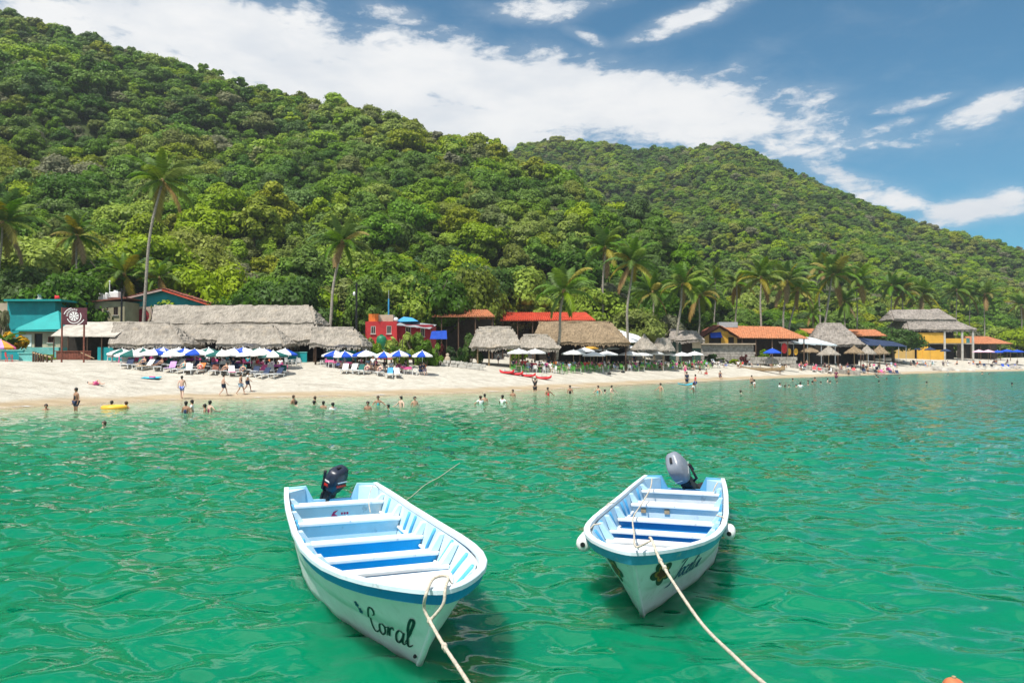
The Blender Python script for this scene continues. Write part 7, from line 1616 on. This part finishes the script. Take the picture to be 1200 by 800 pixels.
def pose_joints(p):
    J = dict(pel=(0, 0, .93), sp=(0, .0, 1.12), ch=(0, .0, 1.32), nk=(0, .0, 1.48), h0=(0, .02, 1.56), h1=(0, .025, 1.64), h2=(0, .01, 1.71))
    for s, n in ((-1, 'l'), (1, 'r')):
        J['sh' + n] = (s * .175, 0, 1.41); J['el' + n] = (s * .25, -.02, 1.13); J['wr' + n] = (s * .27, .05, .89); J['ha' + n] = (s * .27, .07, .81)
        J['hi' + n] = (s * .09, 0, .87); J['kn' + n] = (s * .105, .02, .49); J['an' + n] = (s * .105, -.01, .09); J['to' + n] = (s * .12, .15, .03)
    if p == 'walk':
        J.update(knl=(-.10, .20, .53), anl=(-.10, .26, .12), tol=(-.11, .42, .09), knr=(.10, -.05, .50), anr=(.10, -.33, .14), tor=(.11, -.20, .04), ell=(-.24, -.16, 1.17), wrl=(-.24, -.16, .93), hal=(-.24, -.13, .86), elr=(.24, .10, 1.16), wrr=(.23, .27, 1.00), har=(.22, .33, .95))
    if p == 'reach':
        J.update(ell=(-.24, .12, 1.62), wrl=(-.17, .20, 1.84), hal=(-.15, .22, 1.92), elr=(.26, .10, 1.60), wrr=(.20, .20, 1.82), har=(.18, .22, 1.90))
    if p == 'out':
        J.update(ell=(-.40, .05, 1.22), wrl=(-.56, .16, 1.08), hal=(-.62, .2, 1.04), elr=(.36, .10, 1.18), wrr=(.34, .32, 1.10), har=(.33, .40, 1.08))
    if p == 'sit':
        for k in list(J): J[k] = (J[k][0], J[k][1], J[k][2] - .43)
        for s, n in ((-1, 'l'), (1, 'r')):
            J['hi' + n] = (s * .09, .02, .47); J['kn' + n] = (s * .13, .44, .50); J['an' + n] = (s * .13, .46, .10); J['to' + n] = (s * .14, .62, .04); J['el' + n] = (s * .25, .05, .72); J['wr' + n] = (s * .16, .28, .62); J['ha' + n] = (s * .14, .35, .60)
    if p == 'lie':
        for k in list(J): x, y, z = J[k]; J[k] = (x, z - .9, .10 + y * .4)
        J.update(knl=(-.13, -.42, .42), anl=(-.12, -.72, .08), tol=(-.13, -.88, .06), ell=(-.38, .30, .08), elr=(.30, .62, .10), wrr=(.16, .80, .16), har=(.10, .82, .2), h1=(0, .76, .16), h2=(0, .82, .17), h0=(0, .68, .13))
    if p == 'recline':
        for k in list(J): x, y, z = J[k]; J[k] = (x, y - .2, z)
        base = [('pel', (0, 0, .50)), ('sp', (0, -.14, .64)), ('ch', (0, -.28, .80)), ('nk', (0, -.38, .92)), ('h0', (0, -.42, .99)), ('h1', (0, -.44, 1.06)), ('h2', (0, -.46, 1.13))]
        J.update(base)
        for s, n in ((-1, 'l'), (1, 'r')):
            J['sh' + n] = (s * .175, -.33, .86); J['el' + n] = (s * .27, -.12, .66); J['wr' + n] = (s * .22, .10, .60); J['ha' + n] = (s * .20, .17, .60); J['hi' + n] = (s * .09, .05, .47); J['kn' + n] = (s * .11, .44, .56 if s < 0 else .47); J['an' + n] = (s * .11, .82, .44); J['to' + n] = (s * .12, .86, .58)
    return {k: Vector(v) for k, v in J.items()}
RAD = dict(pel=.135, sp=.125, ch=.145, nk=.055, h0=.068, h1=.098, h2=.070, sh=.062, el=.042, wr=.028, ha=.036, hi=.095, kn=.058, an=.038, to=.036)
def skin_mesh(name, V, E, Rr, sub=1):
    me = bpy.data.meshes.new(name + '_cage'); me.from_pydata([tuple(v) for v in V], E, []); ob = bpy.data.objects.new(name + '_cage', me); COL.objects.link(ob)
    md = ob.modifiers.new('skin', 'SKIN'); md.use_smooth_shade = True; md.branch_smoothing = .3
    sv = me.skin_vertices[0].data
    for i, r_ in enumerate(Rr): sv[i].radius = (r_, r_); sv[i].use_root = (i == 0)
    if sub: s_ = ob.modifiers.new('sub', 'SUBSURF'); s_.levels = sub; s_.render_levels = sub
    dg = bpy.context.evaluated_depsgraph_get(); out = bpy.data.meshes.new_from_object(ob.evaluated_get(dg)); out.name = name
    bpy.data.objects.remove(ob); bpy.data.meshes.remove(me)
    for p in out.polygons: p.use_smooth = True
    out.materials.clear(); out.materials.append(SKIN[0]); return out
def build_pose(p):
    J = pose_joints(p); keys = ['pel', 'sp', 'ch', 'nk', 'h0', 'h1', 'h2']; V = []; Rr = []; idx = {}
    def av(k, v, r_): idx[k] = len(V); V.append(v); Rr.append(r_)
    for k in keys: av(k, J[k], RAD[k])
    for n in 'lr':
        for k in ('sh', 'el', 'wr', 'ha', 'hi', 'kn', 'an', 'to'): av(k + n, J[k + n], RAD[k])
    E = [('pel', 'sp'), ('sp', 'ch'), ('ch', 'nk'), ('nk', 'h0'), ('h0', 'h1'), ('h1', 'h2')]
    for n in 'lr':
        E += [('ch', 'sh' + n), ('sh' + n, 'el' + n), ('el' + n, 'wr' + n), ('wr' + n, 'ha' + n), ('pel', 'hi' + n), ('hi' + n, 'kn' + n), ('kn' + n, 'an' + n), ('an' + n, 'to' + n)]
        d = (J['ha' + n] - J['wr' + n]).normalized(); sd = d.cross(Vector((1, 0, 0)) if abs(d.x) < .8 else Vector((0, 1, 0))).normalized()
        for f, (o_, l_) in enumerate(((-.030, .075), (-.010, .095), (.010, .090), (.028, .070), (.050, .045))):
            k = 'f%d%s' % (f, n); av(k, J['ha' + n] + sd * o_ + d * l_ * (1 if f < 4 else .3) + Vector((0, .012, 0)), .010); E.append(('ha' + n, k))
    hd = J['h1'] - J['h0']; fwd = Vector((0, 1, 0)) if p not in ('lie',) else Vector((0, 0, 1))
    av('nose', J['h1'] + fwd * .112 - hd * .12, .016); E.append(('h1', 'nose'))
    E = [(idx[a], idx[b]) for a, b in E]; body = skin_mesh('body', V, E, Rr)
    def sub_skin(name, ks, es, grow):
        V2 = [J[k] if k in J else ks[k] for k in ks]; r2 = [(RAD[k.rstrip('lr')] if k.rstrip('lr') in RAD and k not in RAD else RAD.get(k, .08)) + grow for k in ks]; ii = {k: i for i, k in enumerate(ks)}
        return skin_mesh(name, V2, [(ii[a], ii[b]) for a, b in es], r2)
    J['mtl'] = J['hil'].lerp(J['knl'], .72); J['mtr'] = J['hir'].lerp(J['knr'], .72); RAD['mt'] = .078; J['mal'] = J['shl'].lerp(J['ell'], .6); J['mar'] = J['shr'].lerp(J['elr'], .6); RAD['ma'] = .055
    shorts = sub_skin('shorts', ['pel', 'hil', 'hir', 'mtl', 'mtr'], [('pel', 'hil'), ('pel', 'hir'), ('hil', 'mtl'), ('hir', 'mtr')], .020)
    shirt = sub_skin('shirt', ['ch', 'sp', 'pel', 'shl', 'shr', 'mal', 'mar'], [('ch', 'sp'), ('sp', 'pel'), ('ch', 'shl'), ('ch', 'shr'), ('shl', 'mal'), ('shr', 'mar')], .016)
    suit = sub_skin('swimsuit', ['ch', 'sp', 'pel'], [('ch', 'sp'), ('sp', 'pel')], .012)
    up = (J['h2'] - J['h1']).normalized(); hb_ = MB(); hb_.ball(J['h1'] + up * .030 - fwd * .022, .108, 12, 9); hb_.ball(J['h0'] + up * .01 - fwd * .05, .068, 9, 7); hv = hb_.mesh('hair', HAIR[0], True)
    return dict(body=body, shorts=shorts, shirt=shirt, swimsuit=suit, hair=hv)
POSE = {p: build_pose(p) for p in ('stand', 'walk', 'reach', 'out', 'sit', 'lie', 'recline')}
pr = random.Random(33)
def person(pos, rz, pose, wear, label, group=None, skin=None, hair=0, s=1.0, hat=None):
    o = thing('person', label, 'person', group, pos, rz); o.scale = (s, s, s); K = POSE[pose]
    link('body', K['body'], o, mat=SKIN[pr.randrange(3) if skin is None else skin]); link('hair', K['hair'], o, mat=HAIR[hair])
    for part, c_ in wear.items(): link(part, K[part], o, mat=CL[c_])
    if hat:
        J = pose_joints(pose); mb = MB(); t_ = J['h2'] + Vector((0, 0, .05)); mb.loft([[t_ + Vector((math.cos(a) * r_, math.sin(a) * r_, z)) for a in np.linspace(0, 6.28, 13)[:-1]] for r_, z in ((.20, -.03), (.12, -.02), (.112, .04), (.06, .06))]); mb.build('hat', CL[hat], o, smooth=True)
    return o
def gp(px, py): return G(px, py) + Vector((0, 0, .0))
# on the sand and at the edge of the water
person(gp(213, 467.5), R(10), 'walk', {'shorts': 'patterned blue'}, 'person in patterned blue shorts walking up the beach with bare back', skin=2, s=1.03)
person(gp(262, 465), R(-75), 'walk', {'shorts': 'navy'}, 'bare-chested person in navy shorts walking along the water edge', skin=2, s=1.03)
person(gp(282, 463), R(-100), 'walk', {'shorts': 'lightblue', 'swimsuit': 'black'}, 'person in light blue shorts and black top walking along the water edge', skin=0)
person(gp(290, 460), R(-80), 'walk', {'shirt': 'white', 'shorts': 'navy'}, 'person in white shirt and dark shorts walking beside a companion', skin=1)
person(gp(437, 437), R(170), 'stand', {'shirt': 'white', 'shorts': 'navy'}, 'person in white shirt and navy shorts standing before the blue and white umbrellas', skin=1)
person(gp(112, 452), R(70), 'lie', {'shorts': 'pink'}, 'person lying on the bare sand propped on an elbow', skin=2)
person(gp(584, 428.5), R(90), 'stand', {'shirt': 'white', 'shorts': 'navy'}, 'person in white shirt standing by the small grey palapa', skin=1)
person(gp(643, 430), R(180), 'stand', {'shirt': 'navy', 'shorts': 'navy'}, 'person in dark clothes under a red hat beside the kayaks', skin=1, hat='red')
person(gp(743, 428.5), R(180), 'stand', {'shirt': 'navy', 'shorts': 'navy'}, 'person in navy clothes standing at the edge of the green chairs', skin=1)
person(gp(803, 440), R(30), 'stand', {'swimsuit': 'pink', 'shorts': 'pink'}, 'person in pink swimwear walking down to the water', skin=2)
person(gp(914, 439), R(160), 'stand', {'shirt': 'white', 'shorts': 'black'}, 'person in white shirt and black trousers beside the beached canoe', skin=1, hat='white')
person(gp(917, 434), R(150), 'stand', {'shirt': 'grey', 'shorts': 'grey'}, 'person in grey standing right behind the one at the canoe', skin=1)
person(gp(939, 434.5), R(100), 'stand', {'shorts': 'navy'}, 'bare-chested person standing on the sand below the retaining wall', skin=1)
person(gp(945.5, 432.5), R(120), 'stand', {'swimsuit': 'black', 'shorts': 'pink'}, 'person in black top and pink shorts standing below the retaining wall', skin=0)
person(gp(972, 438.5), R(20), 'walk', {'swimsuit': 'black', 'shorts': 'black'}, 'person in black swimwear near the water below the thatched umbrellas', skin=1)
person(gp(986, 438), R(-60), 'walk', {'shorts': 'maroon'}, 'person in maroon shorts walking along the wet sand', skin=1)
person(gp(994.5, 442.5), R(170), 'stand', {'shorts': 'black'}, 'person in black shorts paddling below the thatched umbrellas', skin=1, s=.85)
person(gp(820, 438.5), R(-120), 'walk', {'shorts': 'black'}, 'person in black shorts stooping along the wet sand', skin=1, s=.85)
person(gp(828, 440.5), R(40), 'sit', {'shorts': 'red'}, 'person in red sitting low on the wet sand', skin=0, s=.8)
person(gp(844, 444.5), R(180), 'sit', {'swimsuit': 'navy', 'shorts': 'navy'}, 'person in navy swimsuit sitting where the sand meets the water', skin=1, s=.95)
person(gp(1017, 438.5), R(170), 'stand', {'shorts': 'black'}, 'person in black shorts standing at the water before the right loungers', skin=0, s=.8)
# in the water: depth = how much of the body the water hides
def wader(px, py, hidden, rz, pose, wear, label, group=None, **k):
    p = Wp(px, py, 0); return person((p.x, p.y, -hidden), R(rz), pose, wear, label, group, **k)
wader(89, 481, .35, 150, 'stand', {'shorts': 'navy', 'swimsuit': 'black'}, 'person in black and navy swimwear wading knee-deep', skin=1)
wader(627, 459, .45, 160, 'reach', {'shirt': 'black', 'shorts': 'black'}, 'person in a long black outfit wading with raised arms', skin=1, hair=1)
wader(805, 452, .15, 200, 'stand', {'shirt': 'navy', 'shorts': 'navy'}, 'person in dark blue holding a light blue board', skin=1)
wader(980, 445.5, .3, 150, 'stand', {'shirt': 'maroon', 'shorts': 'maroon'}, 'person in a maroon dress wading near the swimmers', skin=1)
wader(815, 452, .45, 90, 'stand', {'shirt': 'red', 'shorts': 'blue'}, 'person in red shirt wading near the board', skin=0)
wader(884, 453, .95, 90, 'out', {'shirt': 'white'}, 'person in white shirt sitting waist-deep with a companion', skin=1)
wader(881, 449, .75, 200, 'stand', {'shorts': 'black'}, 'bare-chested person wading beside the one in white', skin=0)
wader(774, 458, 1.0, 120, 'out', {}, 'bare-shouldered person bathing before the round palapas', skin=0)
wader(813, 458, .95, 60, 'out', {'shirt': 'white'}, 'person in white crouching in the shallows by the board', skin=1)
SW = [(54, 480, 1.30, {}), (122, 501, 1.42, {}), (131, 476.5, 1.25, {}), (148, 478, 1.22, {}), (218, 484, .95, {'swimsuit': 'navy'}), (225, 482, .95, {'shirt': 'white'}), (240, 482, 1.2, {'swimsuit': 'gold' if False else 'orange'}), (246, 483, .95, {'swimsuit': 'maroon'}), (344, 473, 1.05, {}), (347, 475, 1.4, {}),
      (369, 471.5, 1.2, {'swimsuit': 'red'}), (368, 474.5, 1.35, {}), (379, 477, 1.25, {}), (390, 479, 1.25, {'shirt': 'white'}), (431, 479.5, 1.15, {}), (443, 474, 1.05, {'swimsuit': 'teal'}), (455, 479.5, 1.35, {}), (470, 476, .98, {}), (486, 475, 1.05, {}),
      (563, 473, 1.08, {'shirt': 'white'}), (568, 470, 1.1, {}), (589, 472, 1.08, {'shirt': 'white'}), (601, 464, 1.1, {}), (642, 463.5, .95, {'swimsuit': 'red'}), (668, 461, .92, {'swimsuit': 'black'}), (701, 460, 1.0, {'swimsuit': 'teal'}), (709, 460, 1.35, {}), (717, 460.5, .95, {}),
      (868, 461, 1.35, {}), (914, 453, 1.2, {'shirt': 'white'}), (920, 454, 1.4, {}), (925, 453.5, 1.38, {}), (933, 453.5, 1.4, {}), (938, 453, 1.15, {'shirt': 'white'}), (929, 446, 1.3, {}), (947, 449.5, 1.2, {}), (947, 451, 1.4, {}), (952, 449.5, 1.3, {}), (955, 446.5, 1.1, {}), (962, 449.5, 1.35, {}), (970, 448, 1.1, {'swimsuit': 'maroon'}), (973, 449, 1.3, {}), (981, 449, 1.4, {}),
      (1027, 441.5, 1.3, {}), (1029, 443, 1.38, {}), (1030, 448.5, 1.4, {}), (1039, 445, 1.4, {}), (1054, 444, 1.4, {}), (1086, 449.5, 1.4, {}), (1111, 440, 1.38, {}), (1151, 438, 1.25, {}), (1159, 439, 1.42, {}), (1186, 451, 1.42, {}), (1027, 438.5, 1.2, {'swimsuit': 'red'})]
for i, (px, py, hid, wear) in enumerate(SW):
    if wear:
        (part, c_), = wear.items(); lb = 'person in %s %s bathing %s' % (c_, {'swimsuit': 'swimsuit', 'shirt': 'shirt'}[part], 'off the left umbrellas' if px < 500 else 'off the kayaks and green chairs' if px < 760 else 'off the thatched umbrellas')
        g_ = None if False else 'bathers in ' + c_ + (' left' if px < 500 else ' mid' if px < 760 else ' right')
    else:
        deep = hid > 1.28; z_ = 'off the left umbrellas' if px < 500 else 'off the kayaks and green chairs' if px < 760 else 'off the thatched umbrellas' if px < 1000 else 'off the end of the beach'
        lb = ('dark-haired swimmer with only the head above water ' if deep else 'bare-shouldered dark-haired bather chest-deep ') + z_; g_ = lb
    wader(px, py, min(hid + .10, 1.45), pr.uniform(0, 360), 'out' if (i % 2 == 1 and hid < 1.25) else 'stand', wear, lb, g_, hair=0 if pr.random() < .8 else 1)
# seated and reclining people
cols_ = list(CL.keys())
def seat_group(pxs, dY, n, where, Yfun, jit=1.2):
    for i in range(n):
        px = pxs[0] + (pxs[1] - pxs[0]) * (i + pr.uniform(.1, .9)) / n; Y_ = Yfun(px) + dY + pr.uniform(-jit, jit); c_ = pr.choice(['white', 'navy', 'black', 'red', 'lightblue', 'pink', 'teal', 'grey', 'maroon', 'orange']); c2 = pr.choice(['navy', 'black', 'white', 'patterned blue'])
        person(onG(px, Y_), pr.uniform(0, 6.28), 'sit', {'shirt': c_, 'shorts': c2}, 'seated person in %s and %s %s' % (c_, c2, where), 'seated people in %s and %s %s' % (c_, c2, where))
shY = lambda px: float(np.interp(px, SH_PX, SH_Y))
seat_group((148, 335), 75.4, 26, 'at the covered tables', lambda p: 0)
seat_group((385, 480), 79.6, 11, 'by the blue and white umbrellas', lambda p: 0, .6)
seat_group((490, 501), 79.6, 3, 'under the lone blue and white umbrella', lambda p: 0, .4)
seat_group((600, 825), 16.5, 52, 'among the green chairs', shY, 2.0)
seat_group((822, 930), 16, 12, 'below the stone terrace', shY, 1.0)
seat_group((935, 1055), 13, 18, 'under the thatched umbrellas', shY, 2.0)
seat_group((1060, 1195), 14, 14, 'before the ochre restaurant', shY, 2.0)
for i, (px, c_) in enumerate(((166, 'navy'), (186, 'black'), (214, 'teal'), (234, 'red'), (263, 'black'), (284, 'navy'))):
    person(onG(px, 71.6) + Vector((0, .1, -.04)), R(180 + pr.uniform(-20, 20)), 'recline', {'shorts': c_, 'swimsuit': c_}, 'person in %s swimwear reclining on a lounger of the first row' % c_, 'people in %s reclining in the first row' % c_)
for i, (px, c_) in enumerate(((430, 'maroon'), (445, 'navy'))):
    person(onG(px, 76.9) + Vector((0, .1, -.04)), R(180), 'recline', {'shorts': c_, 'swimsuit': c_}, 'person in %s reclining near the blue and white umbrellas' % c_)
for (px, Y_, c_) in ((1030, 144.2, 'red'), (1036, 145, 'black'), (1047, 146.3, 'navy')):
    person(onG(px, Y_) + Vector((0, 0, -.04)), R(180 + pr.uniform(-30, 30)), 'recline', {'shorts': c_, 'swimsuit': c_}, 'person in %s reclining on the dark loungers by the water' % c_)
# ================================================================== HAZE
hz_m = bpy.data.materials.new('haze'); hz_m.use_nodes = True; t = NT(hz_m.node_tree); t.n.clear()
pv = t.node('ShaderNodeVolumePrincipled'); pv.inputs['Color'].default_value = (0.80, 0.88, 0.96, 1); pv.inputs['Density'].default_value = 0.00022; pv.inputs['Anisotropy'].default_value = 0.2
mo = t.node('ShaderNodeOutputMaterial'); t.l.new(pv.outputs[0], mo.inputs['Volume'])
mb = MB(); mb.box((0, -300, 130), (6000, 2700, 290)); hz = mb.build('haze', hz_m); tag(hz, 'thin bluish sea haze over the bay', kind='stuff')
